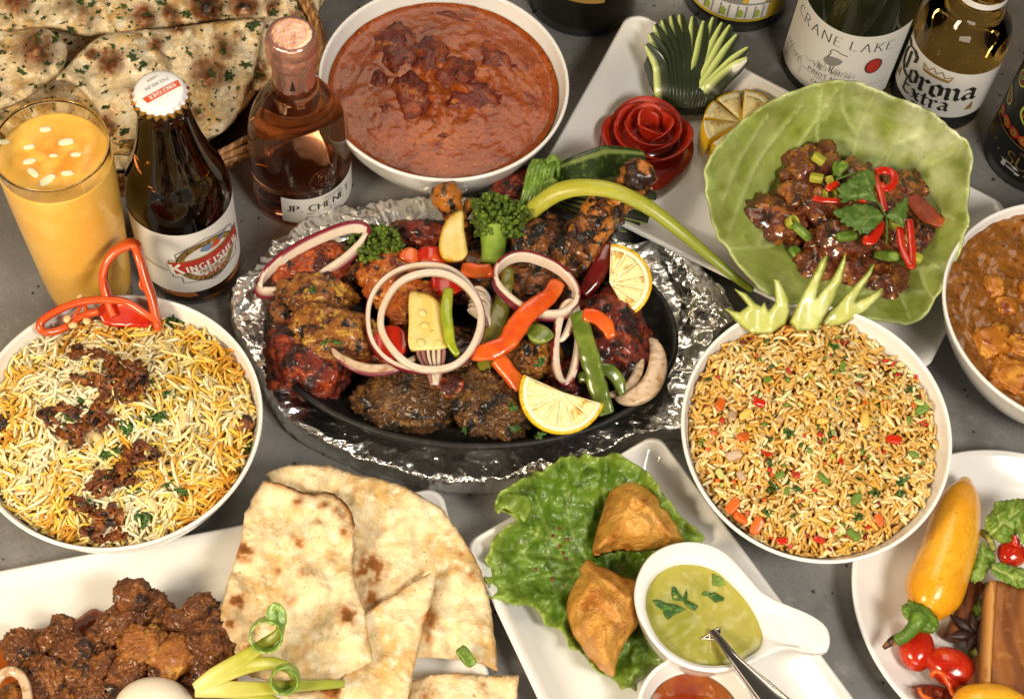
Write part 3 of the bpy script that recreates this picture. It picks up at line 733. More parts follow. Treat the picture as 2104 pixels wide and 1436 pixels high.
# cucumber crown
Z1 = lambda pts: [(1400 + x / 2.52, 150 + y / 2.52) for x, y in pts]
CR = [([(230, 1220), (300, 1238), (345, 1205), (275, 1120), (335, 1140), (385, 1192), (412, 1205), (430, 1188), (452, 1232), (488, 1185), (478, 1068), (512, 1068), (553, 1160), (563, 1240), (540, 1300), (470, 1345), (370, 1350), (290, 1300)], 'cut cucumber fan with leaf points at the left of the crown', .074, .0),
      ([(560, 1290), (640, 1120), (720, 970), (758, 945), (752, 1000), (722, 1080), (697, 1165), (770, 1080), (850, 935), (853, 985), (830, 1080), (782, 1190), (705, 1330), (600, 1335)], 'tallest cucumber fan with two points in the middle of the crown', .078, .001),
      ([(700, 1330), (770, 1230), (870, 1130), (1000, 990), (985, 1040), (900, 1185), (1045, 1115), (1035, 1160), (950, 1240), (860, 1290), (760, 1332)], 'cucumber fan with two long points at the right of the crown', .072, .0)]
for pp, lb, z0, dz in CR:
    q = Z1(pp)
    sheet('cucumber_fan', q, lambda u, v, e: z0 + np.clip(675 - v, 0, 200) * .00018 + .0016 * np.sqrt(np.clip(e / 12, 0, 1)) + .0006 * np.sin(u * .12), 5, .0035, CUC,
          attrs={'skin': lambda u, v, e: np.clip(1 - e / 5, 0, 1) * .8 + np.clip((620 - v) / 120, 0, 1) * .35}, round_=False, label=lb, cat='cucumber', group='cucumber fans of the crown')
# ================================================================== red curry bowl
rb, rc_, rR = bowl(913, 162, .065, 'white bowl of red chicken curry with a glossy orange sauce')
obj_sauce = disc('red_curry', rc_, .0738, -.0120, REDCURRY, lambda x, y: .0035 * np.exp(-((x - .002) ** 2 + (y - .006) ** 2) / .032 ** 2) * fb2(x, y, 70, 2, 4) + fb2(x, y, 40, 3, 5) * .0006 + fb2(x, y, 240, 3, 6) * .00022 + .0018 * np.clip((np.hypot(x, y) - .068) / .006, 0, 1) ** 2,
                 n=200, k=90, label='smooth orange red curry sauce filling the bowl behind the sizzler', cat='curry')
for i, (u, v, a, b, r_, lb) in enumerate([(814, 97, 40, 52, 20, 'dark red chicken piece with charred flecks at the upper left of the curry'), (884, 117, 34, 38, 0, 'blocky red chicken piece next to the charred one'),
        (847, 200, 36, 48, 10, 'tall red chicken piece at the lower left of the curry'), (937, 154, 38, 34, 0, 'round dark chicken piece in the middle of the curry'),
        (974, 200, 52, 30, 10, 'long glossy chicken piece at the lower middle of the curry'), (1016, 122, 52, 46, 0, 'big half sunken chicken piece right of the middle'),
        (935, 42, 42, 18, 0, 'sunken chicken piece near the far rim of the curry'), (777, 167, 20, 18, 30, 'small red chicken scrap at the left of the curry'),
        (790, 227, 18, 12, 0, 'smallest red chicken scrap below the left one'), (1085, 205, 26, 18, 0, 'faint sunken chicken lump at the right of the curry'), (912, 285, 16, 10, 0, 'small lump near the lower rim of the curry')]):
    blob('curry_chicken', u, v, .0515 - (.001 if a < 30 else 0) - (.0018 if 'sunken' in lb else 0), a * 1.1, b * 1.1, .0038, CHICKRED, rotd=r_, seed=200 + i, amp=.3, freq=1.6, sub=4, fine=.14, power=.95, label=lb, cat='chicken', group='chicken pieces in the red curry')
# ================================================================== brown paneer curry bowl
pb, pc_, pR = bowl(2212, 640, .065, 'white bowl of brown paneer curry at the right edge', R=.081)
disc('brown_curry', pc_, .0780, -.0060, BROWNCURRY, lambda x, y: fb2(x, y, 60, 3, 15) * .0018 + fb2(x, y, 260, 3, 16) * .0007, n=200, k=90,
     label='thick brown curry sauce in the bowl at the right edge', cat='curry')
for i, (u, v, a, b, r_, lb) in enumerate([(2041, 590, 20, 24, 10, 'small paneer cube with a dark lower edge'), (2040, 702, 40, 32, 25, 'large flat paneer slab at the left rim of the brown curry'),
        (2078, 776, 44, 36, -20, 'large paneer slab with a dark fleck near the lower rim'), (2066, 632, 20, 18, 10, 'half sunken paneer lump above the large slab'), (2098, 715, 28, 24, 0, 'paneer lump at the frame edge'), (2130, 600, 34, 26, 0, 'paneer cube further into the brown curry')]):
    blob('paneer_piece', u, v, .0578, a, b, .006, PANEER, rotd=r_, seed=300 + i, amp=.22, sub=4, fine=.12, power=.6, label=lb, cat='paneer', group='paneer pieces in the brown curry')
# ================================================================== sizzler: foil tray, iron plate
UP = np.array([0, -.35, .94])
pc = P(972, 676, .036)
ax_ = P(1397, 684, .036) - P(545, 662, .036)
PA, PB, PR = np.linalg.norm(ax_) / 2, .0805, math.atan2(ax_[1], ax_[0])
def oval(inset, z, n=160, a=None, b=None):
    t = np.arange(n) * 2 * PI / n
    x = ((a or PA) - inset) * np.cos(t); y = ((b or PB) - inset) * np.sin(t)
    c, s = math.cos(PR), math.sin(PR)
    return np.stack([pc[0] + x * c - y * s, pc[1] + x * s + y * c, np.full(n, z)], -1)
def loops_vf(loops, cap0=True, cap1=True):
    n = len(loops[0]); V = np.concatenate(loops); Fc = []
    for i in range(len(loops) - 1):
        for j in range(n):
            k = (j + 1) % n; Fc.append((i * n + j, i * n + k, (i + 1) * n + k, (i + 1) * n + j))
    if cap0: Fc.append(tuple(range(n))[::-1])
    if cap1: Fc.append(tuple((len(loops) - 1) * n + j for j in range(n)))
    return V, Fc
V, Fc = loops_vf([oval(i, z) for i, z in [(.022, .013), (.014, .0135), (.006, .022), (.0015, .031), (0, .0345), (.0006, .0362), (.002, .0368), (.0036, .0364), (.0045, .0345),
                                          (.008, .030), (.015, .0235), (.024, .0205), (.045, .0200), (.07, .0200)]])
obj('sizzler_plate', V, Fc, IRON, label='black oval cast-iron sizzler plate in the middle piled with grilled meat', cat='plate')
# crumpled foil sleeve round the hidden tray
fo = np.array([(474, 632), (483, 590), (520, 550), (560, 500), (610, 462), (660, 436), (740, 420), (820, 410), (900, 405), (1000, 412), (1100, 430), (1200, 470), (1290, 500), (1345, 497),
               (1400, 520), (1440, 560), (1478, 600), (1505, 650), (1470, 700), (1440, 780), (1440, 900), (1380, 905), (1300, 920), (1230, 952), (1130, 990), (1010, 1016),
               (900, 1012), (780, 982), (680, 940), (600, 895), (555, 830), (515, 745), (485, 690)], float)
fo = catmull(fo, 4); fw3 = Pn(fo[:, 0], fo[:, 1], np.interp(fo[:, 1], [520, 800], [.016, .001]))[:, :2]
NA, NS = 560, 50
an = np.arctan2(fw3[:, 1] - pc[1], fw3[:, 0] - pc[0]); rr = np.hypot(fw3[:, 1] - pc[1], fw3[:, 0] - pc[0])
o_ = np.argsort(an); tt = np.arange(NA) * 2 * PI / NA - PI
ro = np.interp(tt, an[o_], rr[o_], period=2 * PI)
inn = oval(.022, 0, 720); ani = np.arctan2(inn[:, 1] - pc[1], inn[:, 0] - pc[0]); rri = np.hypot(inn[:, 1] - pc[1], inn[:, 0] - pc[0])
o_ = np.argsort(ani); ri = np.interp(tt, ani[o_], rri[o_], period=2 * PI)
s = np.linspace(0, 1, NS)
zp = np.interp(s, [0, .25, .50, .76, .83, .88, .92, 1], [.0120, .0122, .0138, .0160, .0166, .0160, .0135, .0010])
rs2 = np.interp(s, [0, .83, .92, 1], [0, .94, .985, 1])
ZP = np.tile(zp, (NA, 1)).T
RR = ri[None] + (ro - ri)[None] * rs2[:, None]
X = pc[0] + RR * np.cos(tt); Y = pc[1] + RR * np.sin(tt)
pts = np.stack([X, Y, ZP], -1)
cr1 = ridged(pts * np.array([30, 30, 24]), 2, 4) - .45; cr2 = ridged(pts * 68, 2, 9) - .5; cr3 = ridged(np.stack([tt[None] * 26 + 0 * ZP, s[:, None] * 2.2 + 0 * ZP, 0 * ZP], -1), 2, 14) - .5
right = np.clip((X - .085) / .05, 0, 1)
amp = (.35 + .9 * np.clip((np.abs(s - .72)[:, None] * -1 + .35) / .3, 0, 1)) * np.clip(s[:, None] * 4, 0, 1)
jt = np.random.RandomState(3).normal(size=(NS, NA, 3)) * .00012 * np.clip(s * 5, 0, 1)[:, None, None]
dz = (cr1 * .0034 + cr2 * .0012 + cr3 * .0012) * amp + right * (cr1 * .0035 + cr2 * .0016)
pts[..., 2] = np.maximum(pts[..., 2] + dz, .0006); pts = pts + jt; pts[..., 2] = np.maximum(pts[..., 2], .0005)
pts[..., 0] += (cr2 * .0016 + cr3 * .0012) * np.cos(tt) * amp; pts[..., 1] += (cr2 * .0016 + cr3 * .0012) * np.sin(tt) * amp
Fc = []
for i in range(NS - 1):
    for j in range(NA):
        k = (j + 1) % NA; a, b, c_, d = i * NA + j, i * NA + k, (i + 1) * NA + k, (i + 1) * NA + j
        Fc += [(a, d, c_), (a, c_, b)] if (i + j) % 2 else [(a, d, b), (d, c_, b)]
fo_ = obj('foil_wrapped_tray', pts.reshape(-1, 3), Fc, FOIL, smooth=True, label='crumpled silver foil sleeve wrapped round the tray under the black sizzler plate', cat='foil')
solidify(fo_, .0004)
# a loose crumpled end of foil at the right
q0 = [(1352, 500), (1410, 512), (1450, 560), (1490, 610), (1508, 655), (1480, 672), (1455, 655), (1440, 640), (1425, 668), (1398, 655), (1400, 600), (1375, 560)]
fe = sheet('foil_scrap', q0, lambda u, v, e: .020 + .006 * np.clip(e / 20, 0, 1) + (ridged(np.stack([u * .022, v * .022, 0 * u], -1), 3, 3) - .5) * .0042 + fb2(u, v, .09, 2, 5) * .002, 4, .0005, FOIL, smooth=True,
           label='loose crumpled end of foil folded up at the right of the sizzler tray', cat='foil')

# ---------------------------------------------------------------- meats
def meat(u, v, z, pu, pv, rz, m, lb, cat='meat', name='grilled_meat', **kw):
    kw.setdefault('sub', 5); kw.setdefault('amp', .22); kw.setdefault('fine', .09); kw.setdefault('freq', 1.4)
    return blob(name, u, v, z, pu, pv, rz, m, label=lb, cat=cat, group='grilled meats on the sizzler plate', **kw)
meat(640, 548, .036, 88, 50, .014, TAND, 'red orange tandoori chicken piece under the tilted onion ring at the upper left', 'chicken', rotd=20, seed=1)
meat(650, 610, .040, 82, 44, .013, GOLDM, 'brown herb flecked chicken piece above the golden kebab at the left', 'chicken', rotd=-10, seed=2)
meat(690, 686, .044, 88, 56, .014, GOLDM, 'golden green flecked kebab at the left of the sizzler', 'kebab', rotd=-5, seed=3, power=.85)
meat(640, 735, .032, 96, 84, .017, DREDM, 'large dark red glazed chicken piece at the lower left of the sizzler', 'chicken', rotd=30, seed=4)
meat(585, 655, .030, 40, 60, .012, CHARM, 'charred dark piece at the far left edge of the sizzler', 'chicken', seed=5)
meat(800, 570, .040, 66, 60, .014, TANDO, 'orange chicken tikka behind the big onion rings', 'chicken', rotd=40, seed=6)
meat(850, 630, .038, 70, 56, .014, TANDO, 'orange brown chicken tikka inside the big onion rings', 'chicken', rotd=-20, seed=7)
meat(838, 825, .034, 104, 62, .016, SEEKH, 'wide dark brown mince kebab at the bottom of the sizzler left of centre', 'kebab', rotd=8, seed=8, fine=.16)
meat(1012, 832, .035, 88, 70, .016, SEEKH, 'round dark brown mince kebab beside the lower lemon slice', 'kebab', rotd=-15, seed=9, fine=.16)
meat(1088, 728, .040, 66, 50, .014, GOLDM, 'brown kebab with herb flecks under the orange pepper strip', 'kebab', rotd=15, seed=10)
meat(1252, 672, .040, 74, 94, .018, DREDM, 'big deep red tandoori piece at the right of the sizzler', 'chicken', rotd=10, seed=11)
meat(1305, 730, .034, 30, 62, .013, DREDM, 'narrow red slice leaning on the big deep red piece', 'chicken', rotd=-15, seed=12)
meat(1180, 785, .032, 66, 48, .013, DREDM, 'small deep red piece behind the long green pepper strip', 'chicken', seed=13)
meat(1085, 595, .038, 92, 66, .015, CHARM, 'dark charred meat inside the purple onion ring', 'meat', rotd=10, seed=14)
meat(1108, 505, .044, 74, 58, .017, CHARM, 'brown grilled meat at the thick end of the charred chop', 'meat', rotd=30, seed=15)
meat(885, 488, .038, 66, 36, .013, DREDM, 'small red piece behind the yellow squash at the top of the sizzler', 'chicken', seed=16)
meat(760, 568, .032, 52, 46, .011, CHARM, 'blackened piece below the left broccoli', 'meat', seed=17)
meat(980, 560, .034, 84, 70, .013, CHARM, 'dark meat in the middle behind the carrot strip', 'meat', seed=18)
meat(940, 735, .032, 90, 62, .012, CHARM, 'shadowed dark meat under the big onion rings', 'meat', seed=19)
meat(780, 725, .036, 58, 38, .012, TAND, 'bright red tandoori piece below the squash slice', 'chicken', rotd=-25, seed=20)
meat(920, 790, .042, 40, 26, .010, TAND, 'small orange red piece on top of the wide mince kebab', 'chicken', seed=21, sub=4)
meat(1170, 600, .034, 70, 60, .013, CHARM, 'dark meat right of the purple onion ring', 'meat', seed=22)
meat(1058, 392, .040, 40, 58, .020, DREDM, 'dark red tandoori leg end behind the leek ribbon', 'chicken', rotd=-35, seed=23)
meat(826, 476, .030, 34, 24, .010, GOLDM, 'small crumbly brown scrap at the top edge of the sizzler', 'meat', seed=24, sub=4)
# long charred chop with its bone
ch = thing('lamb_chop', P(1230, 480, .04), 'long charred lamb chop with a blackened bone pointing up right', 'chop')
def bone(pp, rad, m, parent, name, seed, amp=.25, up=None, n=18):
    path = px_path(pp, 4); k = len(path)
    r = np.interp(np.linspace(0, 1, k), np.linspace(0, 1, len(rad)), rad)
    V, Fc = tube_vf(path, r, n=n)
    ctr = np.repeat(path, n, 0); d = V - ctr
    V = ctr + d * (1 + amp * fbm(V * 130, 3, seed) + .9 * amp * ridged(V * np.array([200, 200, 200]), 2, seed + 4) * .4)[:, None]
    return obj(name, V, Fc, m, parent)
bone([(1150, 575, .044), (1185, 520, .050), (1230, 455, .056), (1275, 405, .062), (1305, 385, .066)], [.006, .0145, .0140, .0110, .0085, .004], CHARM, ch, 'meat', 3, .4)
bone([(1215, 500, .058), (1255, 440, .064), (1292, 395, .070)], [.003, .0042, .003], BONE, ch, 'sinew', 7, .5)
bone([(1170, 530, .057), (1205, 470, .063), (1240, 425, .066)], [.002, .0036, .002], BONE, ch, 'sinew', 8, .5)
bone([(1195, 555, .057), (1235, 490, .064), (1272, 430, .070), (1290, 405, .072)], [.002, .0030, .0034, .002], BONE, ch, 'sinew', 9, .5)
bone([(1150, 545, .056), (1180, 480, .062), (1215, 420, .064), (1240, 385, .064)], [.002, .0032, .0036, .002], BONE, ch, 'sinew', 13, .5)
bone([(1262, 432, .064), (1290, 394, .070), (1312, 360, .076), (1326, 335, .080)], [.0075, .0075, .0078, .0092, .0100, .0055], BONE, ch, 'bone', 5, .35)
d1 = thing('drumstick', P(930, 440, .04), 'charred drumstick bone end poking up at the top of the sizzler', 'drumstick')
bone([(942, 470, .044), (928, 435, .052), (916, 400, .060), (909, 380, .063)], [.0066, .0064, .0064, .0082, .0060], BONE, d1, 'bone', 11, .3)
bone([(946, 462, .046), (958, 432, .050), (968, 412, .053)], [.0028, .0032, .0030], BONE, d1, 'splint', 12, .3)
blob('meat', 938, 480, .040, 34, 30, .012, CHARM, d1, seed=44, sub=4)

# ---------------------------------------------------------------- onions
def onion_ring(cx, cy, ax, ay, rd, zf, t, h, up, m, lb, arc=None, skin=True, wob=.05, seed=0, taper=False, group='onion rings and strips on the sizzler', name='onion_ring', parent=None):
    n = 90; a = np.linspace(0, 2 * PI, n, endpoint=False) if arc is None else np.linspace(math.radians(arc[0]), math.radians(arc[1]), 50)
    w = 1 + wob * pn(np.stack([np.cos(a) * 1.2, np.sin(a) * 1.2, 0 * a + seed], -1), seed)
    x, y = ax * w * np.cos(a), ay * w * np.sin(a); r_ = math.radians(rd)
    u, v = cx + x * math.cos(r_) - y * math.sin(r_), cy + x * math.sin(r_) + y * math.cos(r_)
    path = Pn(u, v, zf(u, v)); c = path.mean(0) if arc is None else P(cx, cy, float(zf(np.array([cx]), np.array([cy]))[0]))
    k = len(path)
    tp = np.ones(k)
    if taper: tp = np.clip(np.sin(np.linspace(0, PI, k)) ** .5, .12, 1)
    sec = rsec(16, 4)
    V, Fc = tube_vf(path, (t * tp, h * tp), sec=sec, up=up, closed=arc is None)
    rad = np.linalg.norm(np.repeat(path, 16, 0) - c, axis=1)
    out = (np.linalg.norm(V - c, axis=1) - rad) / t
    return obj(name, V, Fc, m, parent, attrs={'skin': (out > .55).astype(float) * (1 if skin else 0)}, label=lb, cat=None if parent else 'onion', group=None if parent else group)
Uz = np.array([0.0, -.1, 1.0])
onion_ring(873, 655, 119, 111, 0, lambda u, v: .060 + 0 * u + (655 - v) * .00003, .0016, .0020, Uz, ONION, 'widest white onion ring lying in the middle of the sizzler', skin=True, seed=1)
onion_ring(885, 660, 101, 100, 20, lambda u, v: .0645 + (660 - v) * .00004, .0020, .0022, Uz, ONION, 'slightly smaller white onion ring resting on the widest one', skin=False, seed=2)
onion_ring(1102, 588, 88, 54, 24, lambda u, v: .064 + (588 - v) * .00008, .0018, .0040, np.array([-.05, .25, .97]), ONION, 'purple skinned onion ring over the dark meat right of centre', seed=3)
onion_ring(642, 535, 122, 36, -29, lambda u, v: .046 + (535 - v) * .00016, .0018, .0040, np.array([.25, .5, .8]), ONION, 'tall purple edged onion ring leaning on the foil at the upper left', seed=4)
onion_ring(770, 690, 95, 72, 8, lambda u, v: .052 + 0 * u, .0036, .0022, Uz, ONIONC, 'glassy cooked onion strip below the golden kebab', arc=(20, 150), taper=True, seed=5)
onion_ring(1165, 705, 24, 84, 4, lambda u, v: .054 + (700 - v) * .00006, .0022, .0032, np.array([.3, -.3, .9]), ONION, 'narrow purple onion loop hanging beside the green pepper strip', seed=6)
onion_ring(1160, 640, 20, 60, 12, lambda u, v: .058 + (640 - v) * .00005, .0022, .003, np.array([.5, -.2, .9]), ONION, 'white onion strand threaded through the purple onion ring', arc=(-90, 95), taper=True, seed=7)
onion_ring(1288, 748, 62, 74, 15, lambda u, v: .040 + 0 * u, .0062, .0034, Uz, ONIONC, 'thick glassy onion arc at the right end of the sizzler', arc=(-60, 95), taper=True, seed=8, skin=False)
onion_ring(1262, 752, 50, 62, 25, lambda u, v: .037 + 0 * u, .0034, .003, Uz, ONIONC, 'inner glassy onion arc at the right end of the sizzler', arc=(-55, 80), taper=True, seed=9, skin=False)
onion_ring(1330, 740, 40, 40, 0, lambda u, v: .034 + 0 * u, .0022, .002, Uz, ONIONC, 'stub of cooked onion lying at the right wall of the plate', arc=(-100, -60), seed=10, skin=False)
on = thing('onion_wedge', P(955, 640, .045), 'white layered onion wedge behind the green bean', 'onion')
for i in range(6):
    onion_ring(950 + i * 2, 690 - i * 3, 52 - i * 1, 98 - i * 12, 18, lambda u, v: .047 + i * .0016 + 0 * u, .0015, .0042, np.array([.1, .3, .95]), ONION, None, arc=(-105, -25), seed=20 + i, skin=False, taper=True, parent=on, name='layer')
on2 = thing('onion_wedge', P(890, 750, .045), 'purple edged layered onion wedge under the squash slice', 'onion')
for i in range(6):
    pp = [(862 + i * 9, 700, .054), (866 + i * 8, 735, .053), (885 + i * 3, 768, .051), (893, 792, .049)]
    path = px_path(pp, 6); V, Fc = tube_vf(path, (.0010, .0040), sec=rsec(10, 3), up=(-.6 + i * .25, -.3, .8))
    obj('layer', V, Fc, ONION, on2, attrs={'skin': np.full(len(V), .75 if i in (0, 1, 5) else 0.0)})
# ---------------------------------------------------------------- vegetables
VG = 'grilled vegetable pieces on the sizzler'
def strip(name, pp, w, t, m, lb, cat, up=UP, parent=None, taper=.75, attrs=None, seed=0, group=VG, n=16):
    path = px_path(pp, 5); k = len(path); w = np.interp(np.linspace(0, 1, k), np.linspace(0, 1, np.size(w)), np.atleast_1d(w)) if np.size(w) > 1 else np.full(k, float(w))
    e = np.ones(k); e[0] = e[-1] = taper; 
    w = w * (1 + .10 * fbm(np.arange(k)[:, None] * [.16, 0, 0], 2, seed))
    V, Fc = tube_vf(path, (w * e, t * e), sec=rsec(n, 3.4), up=up)
    V = V + np.stack([fbm(V * 220, 2, seed + s) for s in range(3)], -1) * .0003
    return obj(name, V, Fc, m, parent, label=lb, cat=cat, group=group if cat else None, attrs=attrs)
strip('pepper_strip', [(1146, 580, .060), (1128, 610, .063), (1088, 640, .064), (1062, 672, .062), (1040, 705, .060), (1005, 722, .059), (966, 728, .057)], [.0046, .0048, .0060, .0062, .0056, .0054, .0035], .0026, ORPEP, 'long S-curved orange pepper strip across the middle of the sizzler', 'pepper', seed=1)
strip('carrot_stick', [(1022, 736, .052), (1045, 765, .050), (1072, 800, .047)], .0050, .0040, CARROT, 'short red orange carrot stick touching the lower lemon slice', 'carrot', seed=2)
strip('pepper_strip', [(1198, 648, .066), (1222, 650, .067), (1245, 668, .065), (1256, 695, .062)], [.0042, .0044, .0042, .003], .0022, ORPEP, 'curved orange pepper strip on the big deep red piece', 'pepper', seed=3)
strip('pepper_strip', [(948, 552, .052), (985, 558, .053), (1010, 555, .053)], .0042, .0030, CARROT, 'orange carrot strip left of the purple onion ring', 'carrot', seed=4)
strip('green_bean', [(922, 596, .061), (917, 635, .063), (922, 680, .062), (928, 710, .060), (942, 732, .058)], [.0028, .0033, .0034, .0030, .0018], .0030, BEAN, 'light green bean lying inside the big onion rings', 'bean', seed=5)
strip('pepper_strip', [(1046, 552, .053), (1040, 590, .054), (1028, 640, .054), (1012, 690, .052), (996, 745, .048), (990, 768, .046)], [.0030, .0042, .0058, .0052, .0048, .004], .0020, OLPEP, 'olive green pepper strip running behind the orange one', 'pepper', seed=6)
strip('pepper_strip', [(1186, 642, .064), (1200, 690, .062), (1214, 740, .058), (1228, 795, .052), (1246, 852, .045)], [.0046, .0056, .0056, .0056, .0050], .0024, GRPEP, 'long green pepper strip sloping down to the plate rim', 'pepper', seed=7, up=(-.25, -.3, .9))
strip('pepper_strip', [(1228, 758, .050), (1252, 762, .050), (1270, 782, .047), (1278, 812, .043)], [.0035, .0045, .0042, .002], .0024, GRPEP, 'short curved green pepper piece right of the long green strip', 'pepper', seed=8)
strip('pepper_strip', [(1188, 776, .046), (1205, 774, .048), (1215, 782, .046)], .0036, .002, GRPEP, 'stub of green pepper left of the long green strip', 'pepper', seed=9)
strip('chilli_pepper', [(1250, 506, .058), (1240, 535, .058), (1222, 570, .055), (1196, 608, .050)], [.0045, .0056, .0056, .003], .0046, DKRED, 'dark red chilli pepper between the chop and the right lemon', 'pepper', seed=10)
sheet('pepper_chunk', [(1082, 672), (1100, 664), (1124, 672), (1138, 690), (1122, 702), (1098, 698), (1084, 688)], lambda u, v, e: .059 + .0012 * np.sin((u + v) * .06), 5, .0045, GRPEP, label='green pepper chunk left of the narrow onion loop', cat='pepper', group=VG, attrs={'in': lambda u, v, e: np.clip(1 - e / 6, 0, 1) * .4})
sheet('pepper_chunk', [(858, 516), (872, 506), (905, 508), (920, 525), (914, 538), (885, 534), (862, 536)], lambda u, v, e: .055 + .0016 * np.sin(u * .08), 5, .0045, REDPEP, label='red pepper chunk with a pale scuffed side below the yellow squash', cat='pepper', group=VG, attrs={'in': lambda u, v, e: np.clip(fb2(u, v, .06, 2, 4) * 1.5 - .2, 0, .8)})
sheet('pepper_chunk', [(822, 522), (838, 508), (858, 514), (862, 530), (846, 538), (828, 532)], lambda u, v, e: .053 + .001 * np.sin(u * .08), 5, .004, ORPEP, label='orange red pepper chunk beside the scuffed red one', cat='pepper', group=VG)
sheet('pepper_chunk', [(892, 562), (935, 556), (962, 570), (940, 598), (905, 602), (890, 588)], lambda u, v, e: .050 + .0014 * np.sin(u * .06), 5, .004, REDPEP, label='red pepper chunk showing through the top of the big onion rings', cat='pepper', group=VG)
sheet('pepper_chunk', [(770, 690), (800, 668), (830, 680), (836, 715), (800, 738), (772, 720)], lambda u, v, e: .050 + .0016 * np.sin(u * .07), 5, .004, REDPEP, label='glossy red pepper chunk left of the squash slice', cat='pepper', group=VG)
for pp, zz, lb in [([(902, 500), (912, 462), (930, 440), (950, 434), (953, 470), (958, 500), (960, 522), (945, 533), (920, 534), (906, 522)], .060, 'crescent of yellow squash standing at the top of the sizzler'),
                  ([(842, 602), (866, 600), (890, 610), (906, 626), (914, 650), (918, 690), (922, 712), (880, 717), (842, 714), (840, 660)], .0585, 'squash slice with seed marks inside the big onion rings')]:
    t = thing('squash_slice', P(*pp[3], zz), lb, 'squash', VG)
    sheet('flesh', pp, lambda u, v, e: zz + .0006 * np.sin(u * .1) + .0009 * np.clip(e / 12, 0, 1), 5, .0048, SQUASH, t, attrs={'skin': lambda u, v, e: np.clip(1 - e / 6, 0, 1) * (((u > pp[0][0] + 12) & (v < pp[0][1] + 60)) if zz < .06 else (u < 935))})
    if zz < .06:
        for (a, b) in [(868, 643), (890, 685), (865, 703), (900, 704), (872, 668)]:
            V, Fc = blob_vf(P(a, b, zz + .0011), (.0022, .0028, .0006), a, a, .08, 1, 2); obj('seed', V, Fc, SQUASH, t)
def broccoli(u, v, z, r, lb, stalk, seed):
    rs = np.random.RandomState(seed); c = P(u, v, z); t = thing('broccoli_floret', c, lb, 'broccoli', 'broccoli florets on the sizzler'); k = ppm(c); R = r / k
    parts = []; V0, F0 = ico(2)
    for i in range(380):
        d = rs.normal(size=3); d[2] = abs(d[2]) * .8 - .15; d /= np.linalg.norm(d)
        p = c + d * R * np.array([1.05, .9, .62]) * rs.uniform(.72, 1.02) * (1 + .34 * pn((d * 2.6)[None], seed)[0])
        rr_ = R * rs.uniform(.055, .115); V = V0 * rr_ * (1 + .25 * fbm(V0 * 2.5 + i, 2, seed))[:, None] + p; parts.append((V, F0))
    V, Fc = join(parts); obj('crown', V, Fc, BROC, t)
    V, Fc = blob_vf(c - np.array([0, 0, R * .25]), (R * .8, R * .75, R * .45), 0, seed, .2, 1.5, 3); obj('core', V, Fc, BROC, t)
    if stalk:
        V, Fc = tube_vf(px_path(stalk, 5), np.linspace(.0085, .0068, len(px_path(stalk, 5))), 14); obj('stalk', V, Fc, BROCS, t)
        for off in (-16, 20):
            path = px_path([(stalk[0][0] + off * 1.4, stalk[0][1] - 18, stalk[0][2] + .004), (stalk[0][0] + off * .6, stalk[0][1] + 14, stalk[0][2] - .001), (stalk[1][0], stalk[1][1], stalk[1][2])], 5)
            V, Fc = tube_vf(path, .0040, 10); obj('stalk', V, Fc, BROCS, t)
broccoli(776, 506, .046, 52, 'dark green broccoli floret at the upper left of the sizzler', None, 3)
broccoli(1022, 448, .056, 58, 'larger bright broccoli floret with a thick stalk at the top of the sizzler', [(1012, 468, .056), (1014, 500, .053), (1012, 540, .050)], 4)
# ---------------------------------------------------------------- lemons
def lemon_half(cx, cy, R, a0, a1, zf, lb, th, seg=5, sq=1.0, group='lemon slices on the sizzler'):
    """Half slice: rind body, pith ring, flesh wedges. Angles in degrees, clockwise from image right."""
    t = thing('lemon_slice', P(cx, cy, float(zf(np.array([cx]), np.array([cy]))[0])), lb, 'lemon', group)
    def arc(r, b0, b1, k=24): return [(cx + r * math.cos(math.radians(a)), cy + sq * r * math.sin(math.radians(a))) for a in np.linspace(b0, b1, k)]
    sheet('rind', arc(R, a0, a1) + [(cx + 3, cy)], lambda u, v, e: zf(u, v) - .0003, 7, th, RIND, t, round_=False)
    sheet('pith', arc(R * .93, a0, a1) + [(cx, cy)], lambda u, v, e: zf(u, v) + .0004, 6, .0012, PITH, t, round_=False)
    da = (a1 - a0) / seg
    for i in range(seg):
        b0, b1 = a0 + i * da + 1.2, a0 + (i + 1) * da - 1.2
        mid = math.radians((b0 + b1) / 2); ox, oy = cx + R * .07 * math.cos(mid), cy + sq * R * .07 * math.sin(mid)
        pts = [(ox, oy)] + arc(R * .83, b0, b1, 8)
        sheet('flesh_segment', pts, lambda u, v, e: zf(u, v) + .0006 + .0007 * np.clip(e / 8, 0, 1) + .0003 * np.sin(np.arctan2(v - cy, u - cx) * 60), 4.5, .0008, LEMON, t, round_=False)
lemon_half(1156, 806, 88, 16, 205, lambda u, v: .062 - (v - 806) * .00012, 'lemon half slice with a wide yellow rind at the bottom of the sizzler', .012, 7, .98)
lemon_half(1252, 580, 88, -88, 62, lambda u, v: .060 + (580 - v) * .00012 + (u - 1252) * .00003, 'translucent lemon half slice standing at the upper right of the sizzler', .005, 6, .9)
# crumbs of herb on the meats
for i, (u, v, z, n, s, lb) in enumerate([(680, 705, .0585, 4, .004, 'green herb flecks on the golden kebab'), (1110, 745, .0545, 4, .004, 'green herb flecks on the kebab below the green pepper chunk'), (1050, 835, .052, 3, .003, 'green herb fleck on the round mince kebab'),
        (1060, 880, .046, 3, .002, 'herb bit between the round mince kebab and the lemon'), (955, 880, .036, 3, .003, 'herb bit on the black plate between the two mince kebabs'), (1108, 895, .036, 3, .002, 'herb bit at the plate rim below the lemon'), (640, 600, .053, 3, .003, 'herb fleck on the brown chicken piece at the left')]):
    herb_clump('herb_sprig', u, v, z, n, s, 90 + i, lb, size=.7)
